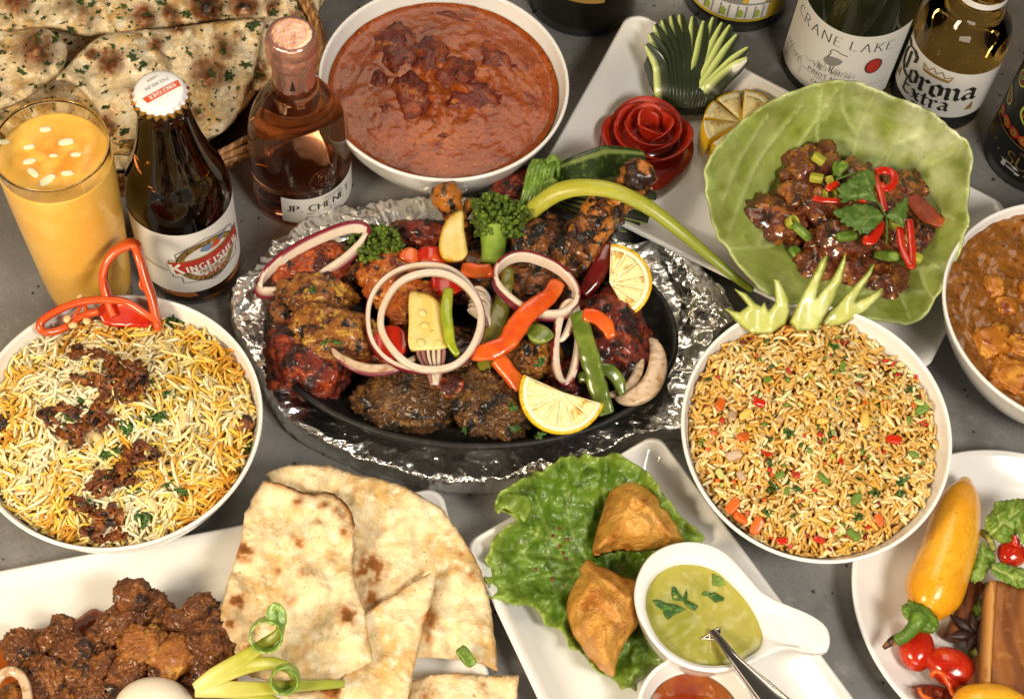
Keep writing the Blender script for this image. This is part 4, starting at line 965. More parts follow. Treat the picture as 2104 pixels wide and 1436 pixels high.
# ================================================================== lettering drawn as pen strokes
def _arc(cx, cy, rx, ry, a, b, k=14): return [(cx + rx * math.cos(math.radians(t)), cy + ry * math.sin(math.radians(t))) for t in np.linspace(a, b, k)]
GL = {'A': (.72, [[(0, 0), (.36, 1), (.72, 0)], [(.13, .36), (.59, .36)]]), 'B': (.58, [[(0, 0), (0, 1)], [(0, 1), (.3, 1), (.46, .92), (.48, .75), (.42, .6), (.28, .53), (0, .53)], [(.28, .53), (.5, .46), (.56, .27), (.5, .08), (.3, 0), (0, 0)]]),
      'C': (.68, [_arc(.4, .5, .4, .5, 48, 312)]), 'D': (.68, [[(0, 0), (0, 1)], [(0, 1), (.25, 1)] + _arc(.25, .5, .42, .5, 90, -90) + [(0, 0)]]), 'E': (.52, [[(.5, 1), (0, 1), (0, 0), (.5, 0)], [(0, .52), (.4, .52)]]),
      'F': (.5, [[(.5, 1), (0, 1), (0, 0)], [(0, .5), (.38, .5)]]), 'G': (.7, [_arc(.4, .5, .4, .5, 48, 345), [(.42, .42), (.72, .42), (.72, .1)]]), 'H': (.66, [[(0, 0), (0, 1)], [(.66, 0), (.66, 1)], [(0, .52), (.66, .52)]]),
      'I': (.08, [[(.04, 0), (.04, 1)]]), 'J': (.36, [[(.32, 1), (.32, .2), (.22, .02), (.08, 0), (0, .1)]]), 'K': (.62, [[(0, 0), (0, 1)], [(.58, 1), (.04, .45)], [(.2, .6), (.62, 0)]]), 'L': (.5, [[(0, 1), (0, 0), (.5, 0)]]),
      'M': (.84, [[(0, 0), (.08, 1), (.42, .15), (.76, 1), (.84, 0)]]), 'N': (.7, [[(0, 0), (0, 1), (.7, 0), (.7, 1)]]), 'O': (.8, [_arc(.4, .5, .4, .5, 0, 360, 26)]), 'P': (.52, [[(0, 0), (0, 1)], [(0, 1), (.28, 1)] + _arc(.28, .75, .24, .25, 90, -90) + [(0, .5)]]),
      'R': (.62, [[(0, 0), (0, 1)], [(0, 1), (.28, 1)] + _arc(.28, .75, .24, .25, 90, -90) + [(0, .5)], [(.26, .5), (.62, 0)]]), 'S': (.5, [_arc(.25, .75, .23, .25, 30, 250) [:] + [(.28, .5)] + _arc(.25, .25, .25, .25, 70, -150)]),
      'T': (.64, [[(0, 1), (.64, 1)], [(.32, 1), (.32, 0)]]), 'U': (.66, [[(0, 1), (0, .3)] + _arc(.33, .3, .33, .3, 180, 360) + [(.66, 1)]]), 'V': (.7, [[(0, 1), (.35, 0), (.7, 1)]]), 'X': (.66, [[(0, 1), (.66, 0)], [(.66, 1), (0, 0)]]),
      'Y': (.64, [[(0, 1), (.32, .5), (.64, 1)], [(.32, .5), (.32, 0)]]), '.': (.1, [[(.02, 0), (.08, .06)]]), '1': (.2, [[(.0, .8), (.16, 1), (.16, 0)]]), '9': (.5, [_arc(.25, .7, .25, .3, 0, 360, 20), [(.5, .7), (.4, .2), (.2, 0)]]),
      '2': (.5, [_arc(.25, .75, .25, .25, 170, -20) + [(0, 0), (.5, 0)]]), '5': (.5, [[(.48, 1), (.08, 1), (.04, .55)] + _arc(.22, .32, .26, .32, 110, -150)]), '\'': (.1, [[(.05, 1), (.05, .8)]])}
# broad-pen lower case and capitals
BL = {'C': (.86, [[(.74, .90), (.56, 1.02), (.34, .96), (.16, .78), (.10, .5), (.16, .22), (.34, .04), (.56, .0), (.76, .14)], [(.42, .86), (.40, .18)], [(.74, .9), (.70, .66)], [(-.05, .95), (.1, 1.02), (.3, .94)]]),
      'o': (.52, [[(.10, .52), (.10, .12), (.26, 0), (.42, .12), (.42, .52), (.26, .64), (.10, .52)]]), 'r': (.42, [[(.02, .60), (.12, .54), (.12, .06), (.2, 0)], [(.12, .48), (.28, .64), (.40, .52)]]),
      'n': (.58, [[(.02, .60), (.12, .54), (.12, .06), (.2, 0)], [(.12, .5), (.32, .64), (.44, .52), (.44, .08), (.54, .0)]]), 'a': (.56, [[(.08, .56), (.26, .64), (.42, .52), (.42, .08), (.54, 0)], [(.42, .36), (.16, .32), (.08, .16), (.2, 0), (.42, .12)]]),
      'E': (.66, [[(.12, .9), (.12, .06), (.3, 0), (.6, .06)], [(.02, .92), (.3, 1.0), (.6, .9)], [(.12, .5), (.5, .56)]]), 'x': (.54, [[(.02, .62), (.14, .54), (.38, .08), (.52, .0)], [(.46, .62), (.08, .0)], [(.1, .32), (.44, .32)]]),
      't': (.40, [[(.16, .84), (.16, .1), (.26, 0), (.38, .08)], [(.0, .58), (.36, .60)]]), 'B': (.7, [[(.12, .96), (.12, 0)], [(0, .94), (.4, 1), (.52, .78), (.2, .54)], [(.2, .54), (.58, .42), (.54, .12), (.3, 0), (.06, .06)]]), 'u': (.56, [[(.02, .60), (.12, .52), (.12, .1), (.26, 0), (.42, .14)], [(.42, .62), (.42, .08), (.54, 0)]])}
def pen(strokes, w0, w1, nib=None, step=.06):
    """Strokes (in letter heights) -> flat ribbons; width w0..w1 by stroke direction against the nib angle."""
    V, Fc = [], []
    for st in strokes:
        a = np.array(st, float)
        if len(a) < 2: continue
        out = [a[:1]]
        for p, q in zip(a[:-1], a[1:]):
            k = max(1, int(np.hypot(*(q - p)) / step)); out.append(p + (q - p) * (np.arange(1, k + 1) / k)[:, None])
        a = np.concatenate(out); T = np.gradient(a, axis=0); T /= np.linalg.norm(T, axis=1)[:, None] + 1e-9
        if nib is None:
            Nn = np.stack([-T[:, 1], T[:, 0]], -1); wv = w0 + (w1 - w0) * np.abs(T[:, 1])
            L, R = a + Nn * wv[:, None] / 2, a - Nn * wv[:, None] / 2
        else:
            d = np.array([math.cos(nib), math.sin(nib)]) * w1 / 2; Nn = np.stack([-T[:, 1], T[:, 0]], -1) * w0 / 2
            sgn = np.sign((Nn * d).sum(1))[:, None] + (0 == (Nn * d).sum(1))[:, None]
            L, R = a + d + Nn * sgn, a - d - Nn * sgn
        o = sum(len(x) for x in V); k = len(a)
        V.append(np.stack([L, R], 1).reshape(-1, 2)); Fc += [(o + 2 * i, o + 2 * i + 1, o + 2 * i + 3, o + 2 * i + 2) for i in range(k - 1)]
    return np.concatenate(V), Fc
def word(text, h, w0=.05, w1=.11, nib=None, serif=True, gap=.2, font=None, widen=1.0, slope=0.0):
    V, Fc, x = [], [], 0.0
    for ch in text:
        if ch == ' ': x += .45; continue
        w, st = (font or GL)[ch]
        st = [[(p[0] * widen + p[1] * slope, p[1]) for p in s_] for s_ in st]
        if serif:
            ex = []
            for s_ in st:
                for e_ in (s_[0], s_[-1]):
                    if min(abs(e_[1]), abs(e_[1] - 1)) < .02 and ch not in 'COSG': ex.append([(e_[0] - .10, e_[1]), (e_[0] + .10, e_[1])])
            st = st + ex
        v, f = pen(st, w0, w1, nib); o = sum(len(q) for q in V); V.append(v + [x, 0]); Fc += [tuple(i + o for i in q) for q in f]
        x += w * widen + gap
    V = np.concatenate(V); V[:, 0] -= (V[:, 0].max() + V[:, 0].min()) / 2
    return V * h, Fc
class Wrap:
    """Lays flat print on the side of a bottle standing at base c; radius r(z)."""
    def __init__(s, c, rf, yaw=0.0):
        s.c = np.array(c, float); s.rf = rf; s.a0 = math.atan2(CAM[1] - c[1], CAM[0] - c[0]) + math.radians(yaw)
    def pts(s, V, z0, lift, x0=0.0, tilt=0.0):
        V = np.asarray(V, float); ct, st = math.cos(tilt), math.sin(tilt)
        x = x0 + V[:, 0] * ct - V[:, 1] * st; z = z0 + V[:, 0] * st + V[:, 1] * ct
        r = s.rf(z); a = s.a0 + x / s.rf(np.full_like(z, z0)); r = r + lift
        return np.stack([s.c[0] + r * np.cos(a), s.c[1] + r * np.sin(a), s.c[2] + z], -1)
    def put(s, name, vf, z0, lift, m, parent, x0=0.0, tilt=0.0):
        V, Fc = vf; W3 = s.pts(V, z0, lift, x0, tilt)
        # consistent outward faces
        F2 = []
        for f in Fc:
            n = np.cross(W3[f[1]] - W3[f[0]], W3[f[2]] - W3[f[0]]); F2.append(f if n @ (W3[f[0]] - [s.c[0], s.c[1], W3[f[0]][2]]) > 0 else f[::-1])
        return obj(name, W3, F2, m, parent, smooth=False)
    def patch(s, name, x0, x1, z0, z1, lift, m, parent, th=.00015):
        nx, nz = max(2, int(abs(x1 - x0) / .0022)), max(2, int(abs(z1 - z0) / .004))
        g = np.array([(x, z) for z in np.linspace(z0, z1, nz + 1) for x in np.linspace(x0, x1, nx + 1)])
        Fc = [(j * (nx + 1) + i, j * (nx + 1) + i + 1, (j + 1) * (nx + 1) + i + 1, (j + 1) * (nx + 1) + i) for j in range(nz) for i in range(nx)]
        r0 = s.rf(np.array([(z0 + z1) / 2]))[0]
        a = s.a0 + g[:, 0] / r0; r = s.rf(g[:, 1]) + lift
        V = np.stack([s.c[0] + r * np.cos(a), s.c[1] + r * np.sin(a), s.c[2] + g[:, 1]], -1)
        return obj(name, V, Fc, m, parent)
def poly_fill(pts, sp=.0016, round_=False):
    p = catmull(pts, sp) if round_ else straight(pts, sp)
    return tri_fill(np.asarray(p), sp * 1.3, 3)
def ell(rx, ry, n=48, cx=0, cy=0): t = np.arange(n) * 2 * PI / n; return np.stack([cx + rx * np.cos(t), cy + ry * np.sin(t)], -1)
def ring_band(rx, ry, w, n=64):
    t = np.arange(n) * 2 * PI / n; V = np.concatenate([np.stack([rx * np.cos(t), ry * np.sin(t)], -1), np.stack([(rx - w) * np.cos(t), (ry - w) * np.sin(t)], -1)])
    return V, [(i, (i + 1) % n, n + (i + 1) % n, n + i) for i in range(n)]
def line(pts, w, closed=False):
    a = np.array(pts, float)
    if closed: a = np.concatenate([a, a[:1]])
    return pen([a.tolist()], w, w, None, .002)
def bottle(name, label, cpx, prof, gm, cat='bottle', group=None, n=96):
    c = P(*cpx, 0); pr = smooth_prof(prof, .003)
    t = thing(name, c, label, cat, group)
    V, Fc = lathe_vf(pr, n); obj('glass_body', V + c, Fc, gm, t)
    zz, r_ = pr[:, 1], pr[:, 0]; keep = np.argsort(zz)
    lo = np.argmax(r_ > .9 * r_.max() * .8)
    return t, c, lambda z: np.interp(np.asarray(z, float), zz[keep], np.maximum.accumulate(r_[::-1])[::-1][keep] if False else r_[keep])

# ---------------------------------------------------------------- brown lager bottle
KP = [(0, .003), (.020, .002), (.026, 0), (.0295, .003), (.0307, .008), (.0307, .05), (.0307, .082), (.0302, .090), (.0280, .101), (.0232, .114), (.0190, .129), (.0158, .146), (.0143, .157), (.0143, .160), (.0152, .162), (.0152, .167), (.0138, .169), (.0128, .172), (.0, .172)]
kt, kc, _ = bottle('lager_bottle', 'brown lager bottle with a white crown cap, standing behind the biryani bowl', (396, 548), KP, AMBER)
kw_ = Wrap(kc, lambda z: np.full_like(np.asarray(z, float), .0307), 9)
kw_.patch('paper_label', -.073, .066, .0185, .0795, .0004, PAPER, kt)
EM = [(-.024, -.012), (-.019, -.012), (-.019, -.018), (-.008, -.0185), (0, -.022), (.010, -.0185), (.021, -.018), (.021, -.012), (.026, -.012), (.026, .006), (.021, .006), (.021, .013), (.012, .018), (0, .022), (-.010, .018), (-.019, .012), (-.019, .006), (-.024, .006)]
kw_.put('emblem_outline', line(EM, .0009, True), 0.0490, .0007, INKG, kt, .006, math.radians(4))
kw_.put('emblem_ring', ring_band(.0200, .0195, .0042), 0.0490, .0008, INKGOLD, kt, .006)
kw_.put('emblem_ring_line', ring_band(.0203, .0198, .0006), 0.0490, .0010, INK, kt, .006)
kw_.put('banner_border', poly_fill([(-.0245, -.0062), (.0245, -.0062), (.0245, .0062), (-.0245, .0062)]), 0.0490, .0010, INKGOLD, kt, .006, math.radians(8))
kw_.put('banner', poly_fill([(-.024, -.0055), (.024, -.0055), (.024, .0055), (-.024, .0055)]), 0.0490, .0012, INKR, kt, .006, math.radians(8))
v1 = word('K', .0100, .10, .22, gap=.12, serif=False); v2 = word('INGFISHER', .0060, .10, .20, gap=.34, widen=.72, serif=False)
kw_.put('lettering', v1, 0.0406, .0015, INKW, kt, -.0133, math.radians(8))
kw_.put('lettering', v2, 0.0442, .0015, INKW, kt, .0098, math.radians(8))
kw_.put('lettering', word('PREMIUM', .0032, .08, .16), 0.0382, .0012, INKGOLD, kt, .008, math.radians(6))
kw_.put('lettering', word('LAGER', .0036, .1, .2), 0.0335, .0012, INKR, kt, .008, math.radians(6))
kw_.put('lettering', word('MALTED', .0018, .1, .2), 0.0305, .0012, INK, kt, .008, math.radians(6))
for k in range(13):
    a = math.radians(200 + k * 11); kw_.put('lettering', word(random.Random(k).choice('EINTBRLS'), .0022, .12, .2), 0.0490 + .0178 * math.sin(a) - .001, .0011, INK, kt, .006 + .0178 * math.cos(a), a + PI / 2)
for k in range(9):
    a = math.radians(160 - k * 9); kw_.put('lettering', word('PREMIUMLA'[k], .0022, .12, .2), 0.0490 + .0172 * math.sin(a) - .001, .0011, INK, kt, .006 + .0172 * math.cos(a), a - PI / 2)
kw_.put('bird_body', poly_fill([(-.003, -.001), (.001, .0035), (.006, .004), (.003, -.001)], .001, True), 0.0605, .0012, INKO, kt, .010)
kw_.put('bird_wing', poly_fill([(-.009, .0005), (-.005, .0045), (-.001, .002), (-.004, -.002)], .001, True), 0.0605, .0012, INKB, kt, .010)
kw_.put('bird_head', poly_fill([(.004, .002), (.009, .0055), (.013, .0085), (.008, .006), (.003, .005)], .001, True), 0.0605, .0014, INKB, kt, .010)
kw_.put('gold_line', line([(-.068, .0), (-.055, -.004), (-.035, -.010), (-.020, -.012)], .0008), 0.0540, .0007, INKGOLD, kt, 0)
# crown cap
capz = .1725
tt_ = np.arange(168) * 2 * PI / 168; fl = np.cos(tt_ * 21)
lp = []
for r_, z_, f_ in [(.0150, -.0062, .0011), (.0156, -.0060, .0011), (.0155, -.0048, .0009), (.0148, -.0028, .0005), (.0140, -.0008, .0001), (.0134, .0006, 0), (.0120, .0014, 0), (.008, .0017, 0), (.004, .0018, 0)]:
    rr_ = r_ + fl * f_; lp.append(np.stack([kc[0] + rr_ * np.cos(tt_), kc[1] + rr_ * np.sin(tt_), np.full(168, capz + z_)], -1))
V, Fc = loops_vf(lp)
mi = [1 if i < 3 * 168 else 0 for i in range(len(Fc))]
cap = obj('crown_cap', V, Fc, [CAPW, GOLDMETAL], kt, mids=mi)
def top_print(name, vf, m, x, y, ang, lift):
    V, Fc = vf; c_, s_ = math.cos(ang), math.sin(ang)
    X = kc[0] + x + V[:, 0] * c_ - V[:, 1] * s_; Y = kc[1] + y + V[:, 0] * s_ + V[:, 1] * c_
    r_ = np.hypot(X - kc[0], Y - kc[1]); Z = capz + np.interp(r_, [0, .004, .008, .012, .0134], [.0018, .0018, .0017, .0014, .0006]) + lift
    W3 = np.stack([X, Y, Z], -1); F2 = [f if np.cross(W3[f[1]] - W3[f[0]], W3[f[2]] - W3[f[0]])[2] > 0 else f[::-1] for f in Fc]
    obj(name, W3, F2, m, cap, smooth=False)
ca = math.radians(225)
top_print('cap_banner', poly_fill([(-.0112, -.0022), (.0112, -.0022), (.0106, .0022), (-.0106, .0022)], .001), INKO, .0020, -.0018, ca, .00015)
top_print('cap_lettering', word('KINGFISHER', .0027, .10, .16, gap=.26, widen=.72, serif=False), INKW, .0010, -.0008, ca, .0003)
top_print('cap_lettering', word('PREMIUM', .0024, .08, .12, gap=.28, serif=False), INKG, -.0030, .0038, ca, .00015)
top_print('cap_lettering', word('LAGER', .0016, .1, .18), INKGOLD, -.0058, .0066, ca, .00015)

# ---------------------------------------------------------------- small rose wine bottle
RP = [(0, .006), (.018, .004), (.026, 0), (.0295, .002), (.0318, .008), (.0318, .030), (.0318, .056), (.0305, .070), (.0268, .083), (.0205, .096), (.0148, .106), (.0122, .114), (.0115, .124), (.0113, .146), (0, .146)]
rt, rc2, _ = bottle('rose_wine_bottle', 'small rose wine bottle with a pink foil neck beside the naan basket', (622, 392), RP, ROSE)
rw = Wrap(rc2, lambda z: np.full_like(np.asarray(z, float), .0318), 14)
rw.patch('paper_label', -.022, .040, .0095, .0345, .0004, PAPER, rt)
rw.put('lettering', word('JP. CHENET', .0062, .09, .18, serif=False, gap=.26), .0215, .0007, INK, rt, .004)
rw.put('lettering', word('ORIGINAL', .0028, .08, .14, serif=False), .0295, .0007, INKG, rt, .012)
rw.put('lettering', word('DELICATE AND FRESH', .0015, .1, .2, serif=False), .0182, .0007, INKG, rt, .004)
rw.put('lettering', word('ROSE DRY', .0036, .1, .18, serif=False), .0122, .0007, INKG, rt, .004)
for k, (a, b, w) in enumerate([(.0095, .0095, .0009), (.0062, .0062, .0007)]):
    V, Fc = ring_band(a, b, w, 48); W3 = rw.pts(V, .050, .0002, .006); nn = len(V)
    o = obj('embossed_ring', W3, [f[::-1] for f in Fc], ROSE, rt); solidify(o, .0008, 1)
sw = pen([_arc(0, 0, .0035, .0042, 20, 320, 20), [(-.002, -.006), (.002, 0), (.001, .005)]], .0008, .0008, None, .001); W3 = rw.pts(sw[0], .050, .0002, .006); solidify(obj('embossed_mark', W3, sw[1], ROSE, rt), .0006, 1)
pr = smooth_prof([(.0122, .108), (.0126, .112), (.0127, .130), (.0135, .1305), (.0150, .1335), (.0152, .1395), (.0146, .142), (.0150, .1465), (.0142, .1505), (.0125, .1525), (.006, .1528), (0, .1528)], .0012)
V, Fc = lathe_vf(pr, 96); a_ = np.arctan2(V[:, 1], V[:, 0]); dr = .00035 * fbm(np.stack([np.cos(a_) * 4, np.sin(a_) * 4, V[:, 2] * 90], -1), 3, 4); V[:, 0] *= 1 + dr / .013; V[:, 1] *= 1 + dr / .013
V = V + rc2; obj('foil_capsule', V, Fc, PINKFOIL, rt)
fwp = Wrap(rc2, lambda z: np.full_like(np.asarray(z, float), .0127), -6)
fwp.put('foil_mark', poly_fill([(-.0016, -.004), (.0016, -.004), (.0005, .004), (0, .0045)], .0008), .1205, .0006, INK, rt)
for r_, w in [(.0100, .0004), (.0050, .0004)]:
    V, Fc = ring_band(r_, r_, w, 48); V3 = np.column_stack([V + rc2[:2], np.full(len(V), .15295)]); obj('foil_stamp', V3, [f[::-1] for f in Fc], GOLDMETAL, rt)

# ---------------------------------------------------------------- bottles along the back
WP = [(0, .012), (.018, .009), (.029, .002), (.033, 0), (.0372, .004), (.038, .010), (.038, .10), (.038, .185), (.036, .20), (.028, .222), (.018, .24), (.0145, .26), (.0140, .30), (.0150, .302), (.0150, .31), (0, .31)]
ct_, cc, _ = bottle('wine_bottle', 'dark red wine bottle with a tall white label at the back', (1720, 130), [(a * 1.05, b) for a, b in WP], GREENB)
cw = Wrap(cc, lambda z: np.full_like(np.asarray(z, float), .0399), -8)
# label with a curved upper edge
nx = 60; xs = np.linspace(-.046, .052, nx); V = []; 
zt = .0720 + .006 * (np.abs(xs) / .05) ** 2
rows = 14
g = np.array([(x, .0085 + (zt[i] - .0085) * k / rows) for k in range(rows + 1) for i, x in enumerate(xs)])
Fc = [(k * nx + i, k * nx + i + 1, (k + 1) * nx + i + 1, (k + 1) * nx + i) for k in range(rows) for i in range(nx - 1)]
cw.put('paper_label', (g, Fc), 0, .0004, PAPER, ct_)
cw.put('lettering', word('CRANE LAKE', .0080, .035, .08, gap=.42), .0585, .0007, INK, ct_, .002)
cw.put('lettering', word('PINOT NOIR', .0034, .06, .12, gap=.35), .0250, .0007, INK, ct_, .002)
cw.put('lettering', word('CALIFORNIA', .0024, .08, .14, gap=.25), .0165, .0007, INK, ct_, .002)
cw.put('label_line', line([(-.042, 0), (.046, 0)], .0003), .0238, .0006, INKG, ct_)
cw.put('label_line', line([(-.018, 0), (-.018, .008)], .0003), .0145, .0006, INKG, ct_)
cw.put('label_line', line([(-.006, 0), (.010, 0)], .0004), .0222, .0006, INKG, ct_)
for k in range(6): cw.put('reed_mark', line([(-.040 + k * .0035, 0), (-.038 + k * .0035, .0035 + (k % 3) * .0014), (-.0365 + k * .0035, .001)], .0004), .0265 - k * .0004, .0006, INK, ct_)
# wading bird drawing
brd = [[(-.004, .016), (-.0015, .0185), (.002, .0182), (.004, .0168), (.011, .0155)], [(-.004, .016), (-.003, .013), (-.004, .010), (-.006, .006)], [(.0, .0), (.0005, -.005), (.0, -.0085)], [(.003, .0), (.002, -.005), (.0025, -.009)]]
cw.put('bird_drawing', pen([[(a * .8, b * .8) for a, b in s_] for s_ in brd], .0006, .0006, None, .001), .0395, .0007, INK, ct_, .002)
cw.put('bird_drawing', poly_fill([(-.0058, .0026), (-.0034, .007), (.0014, .0084), (.0064, .0072), (.0056, .0034), (.0024, .0004), (-.0024, -.0006)], .0012, True), .0395, .0008, INKG, ct_, .002)
rs5 = random.Random(3)
for k in range(46):
    x = rs5.uniform(-.017, .019); b = -.009 + rs5.uniform(-.001, .002); h_ = rs5.uniform(.002, .009) * (1 - abs(x) / .03)
    cw.put('grass_stroke', line([(x, b), (x + rs5.uniform(-.003, .003), b + h_)], .0003), .0400, .0006, INKG, ct_, .002)
cw.put('label_seal', poly_fill(ell(.0055, .0072, 20), .0012), .044, .0009, INKR, ct_, .030)
cw.put('label_seal_ring', ring_band(.0058, .0075, .0008, 30), .044, .0011, INK, ct_, .030)
CP = [(0, .005), (.02, .003), (.027, 0), (.0305, .003), (.0315, .009), (.0315, .055), (.0315, .068), (.0305, .077), (.0275, .086), (.0225, .094), (.0185, .100), (.0165, .108), (.0150, .125), (.0138, .150), (.0132, .175), (.0148, .178), (.0148, .187), (0, .190)]
bt, bc2, _ = bottle('beer_bottle', 'clear glass bottle of amber beer with a white and black label', (1918, 204), CP, CORON)
bw = Wrap(bc2, lambda z: np.full_like(np.asarray(z, float), .0315), -12)
bw.patch('black_label_band', -.048, .048, .006, .0195, .0004, PAPERB, bt)
bw.patch('paper_label', -.048, .050, .0195, .064, .0005, PAPER, bt)
bw.put('lettering', word('C', .0230, .014, .16, nib=math.radians(38), serif=False, font=BL), .036, .0009, INK, bt, -.0225, math.radians(4))
bw.put('lettering', word('orona', .0185, .012, .17, nib=math.radians(38), serif=False, gap=.03, font=BL, widen=1.0), .037, .0009, INK, bt, .009, math.radians(4))
bw.put('lettering', word('Extra', .0125, .014, .17, nib=math.radians(38), serif=False, gap=.05, font=BL, widen=1.05), .0255, .0009, INK, bt, .000, math.radians(3))
bw.put('lettering', word('SINCE 1925', .0022, .1, .2, serif=False), .0215, .0009, INK, bt, .0)
bw.put('lettering', word('BEER', .0034, .1, .2, serif=False), .0105, .0008, INKW, bt, .010)
bw.put('crown_emblem', line([(-.009, 0), (.009, 0), (.011, .006), (.006, .003), (.003, .0075), (0, .0035), (-.003, .0075), (-.006, .003), (-.011, .006)], .0009, True), .0535, .0008, INKGOLD, bt, .002)
bw.put('crown_emblem', poly_fill([(-.009, 0), (.009, 0), (.0085, .0022), (-.0085, .0022)], .001), .0535, .0009, INKGOLD, bt, .002)
for sx in (-.030, .030):
    for k in range(4): bw.put('griffin_mark', line([(k * .0014, 0), (.001 + k * .001, .003), (.003, .0055 + (k % 2) * .002)], .0010), .0270, .0008, INKGOLD, bt, sx)
bw2 = Wrap(bc2, lambda z: np.interp(z, [.108, .125, .150, .175], [.0166, .0151, .0139, .0133]), 0)
bw2.patch('neck_label', -.050, .050, .109, .1135, .0008, PAPER, bt)
SP = [(0, .012), (.022, .006), (.032, 0), (.0355, .003), (.0365, .010), (.0365, .085), (.0358, .11), (.033, .135), (.027, .16), (.021, .185), (.0165, .21), (.015, .24), (0, .25)]
st_, sc2, srf = bottle('sparkling_wine_bottle', 'dark sparkling wine bottle with a paisley sleeve at the right edge', (2128, 318), SP, BLACKG)
sw_ = Wrap(sc2, srf, -20)
sw_.patch('black_label', -.030, .060, .010, .0385, .0006, PAPERB, st_)
for pts_ in ([(-.030, 0), (.06, 0)], [(-.030, .0285), (.06, .0285)]):
    sw_.put('gold_line', line(pts_, .0008), .010, .0009, INKGOLD, st_)
sw_.put('gold_line', line([(-.0295, 0), (-.0295, .0285)], .0008), .010, .0009, INKGOLD, st_)
sw_.put('lettering', word('SULA', .0095, .05, .14, serif=False, gap=.28, widen=1.2), .0205, .0009, INKGOLD, st_, .014)
sw_.put('lettering', word('Brut', .0072, .02, .14, nib=math.radians(40), serif=False, font={**BL}, gap=.04), .0125, .0009, INKW, st_, .006)
sw_.put('lettering', word('CREMANT', .0020, .1, .2, serif=False), .0330, .0009, INKGOLD, st_, .010)
for x, z in [(-.018, .025), (-.012, .022)]: sw_.put('gold_star', poly_fill(ell(.0011, .0011, 10), .0006), z, .0009, INKGOLD, st_, x)
sw_.patch('printed_sleeve', -.036, .07, .0405, .125, .0004, PAPERB, st_)
def paisley(x, z, s, tl):
    drop = [(0, 1.25), (.28, .8), (.6, .3), (.62, -.25), (.3, -.62), (-.2, -.62), (-.55, -.25), (-.5, .2), (-.2, .7)]
    P_ = lambda k: catmull([(a * s * k, b * s * k) for a, b in drop], s * .12)
    sw_.put('paisley_outline', line(P_(1), s * .14, True), z, .0009, INKL, st_, x, tl)
    sw_.put('paisley_outline', line(P_(.62), s * .07, True), z, .0009, INKR, st_, x, tl)
    for k in range(8):
        p = P_(.80); q = p[int(k * len(p) / 8)]; sw_.put('paisley_dot', poly_fill(ell(s * .06, s * .06, 8, q[0], q[1]), s * .06), z, .0009, INKO, st_, x, tl)
    sw_.put('paisley_eye', ring_band(s * .2, s * .2, s * .08, 16), z, .0009, INKL, st_, x, tl)
for x, z, s, tl in [(-.002, .066, .0130, .1), (-.022, .082, .0085, -.5), (-.004, .100, .011, .6), (.020, .080, .011, -.3), (-.026, .058, .007, .8), (.018, .055, .008, 1.2), (-.027, .105, .007, .3)]: paisley(x, z, s, tl)
for k in range(5): sw_.put('sleeve_border', poly_fill(ell(.0048, .0040, 14), .0014), .0445, .0008, INKO if k % 2 else INKR, st_, -.026 + k * .0095)
for k in range(5): sw_.put('sleeve_border', ring_band(.0024, .0022, .0008, 14), .0445, .0010, INKL, st_, -.026 + k * .0095)
yt, yc, _ = bottle('yellow_label_bottle', 'dark bottle with a yellow illustrated label at the back behind the zucchini', (1508, -12), [(a, b) for a, b in WP], BLACKG)
yw = Wrap(yc, lambda z: np.full_like(np.asarray(z, float), .038), 2)
yw.patch('paper_label', -.044, .044, .013, .090, .0004, INKY, yt)
for k, (x0, x1, z0, z1) in enumerate([(-.030, .026, 0, .014), (-.032, .028, .014, .016), (-.024, -.012, .016, .026), (.010, .022, .016, .024)]):
    yw.put('palace_drawing', poly_fill([(x0, z0), (x1, z0), (x1, z1), (x0, z1)]), .016, .0006 + k * .0001, INKG if k == 1 else PAPER, yt)
for k in range(9): yw.put('palace_column', line([(-.026 + k * .006, 0), (-.026 + k * .006, .012)], .0009), .017, .0010, INKG, yt)
for k in range(4): yw.put('palace_door', poly_fill([(-.020 + k * .012, 0), (-.016 + k * .012, 0), (-.016 + k * .012, .006), (-.018 + k * .012, .0085), (-.020 + k * .012, .006)], .001), .0175, .0009, INKL, yt)
yw.put('palace_dome', poly_fill([(-.010, 0), (.006, 0), (.006, .006), (-.002, .012), (-.010, .006)], .0015), .032, .0007, INKG, yt)
for k in range(3): yw.put('label_mark', line([(0, 0), (.008, .0015), (.013, .001)], .0009), .030 + k * .006, .0007, INK, yt, .020 + k * .003)
dt, dc, _ = bottle('dark_bottle', 'nearly black bottle at the top edge between the curry bowl and the platter', (1196, -5), [(a * 1.02, b) for a, b in WP], BLACKG)
dw = Wrap(dc, lambda z: np.full_like(np.asarray(z, float), .0388), 0)
dw.patch('bronze_label', -.016, .016, .036, .060, .0004, INKGOLD, dt)

# ---------------------------------------------------------------- lassi glass
lc = P(192, 603, 0)
gt = obj('drinking_glass', lathe_vf(smooth_prof([(0, .0), (.0235, .0), (.0245, .002), (.0262, .03), (.0300, .10), (.0316, .150), (.0312, .1515), (.0303, .1505), (.0288, .10), (.0250, .03), (.0232, .009), (.020, .006), (0, .006)], .003), 96)[0] + lc,
         lathe_vf(smooth_prof([(0, .0), (.0235, .0), (.0245, .002), (.0262, .03), (.0300, .10), (.0316, .150), (.0312, .1515), (.0303, .1505), (.0288, .10), (.0250, .03), (.0232, .009), (.020, .006), (0, .006)], .003), 96)[1], GLASS,
         label='tall clear glass of yellow drink at the left edge', cat='glass')
lp_ = smooth_prof([(0, .0062), (.020, .0063), (.0240, .0095), (.02655, .03), (.0303, .10), (.03165, .1390), (.0305, .1399), (.0285, .1394), (.020, .1394), (.012, .1395), (.006, .1395), (0, .1395)], .0018)
V, Fc = lathe_vf(lp_, 96)
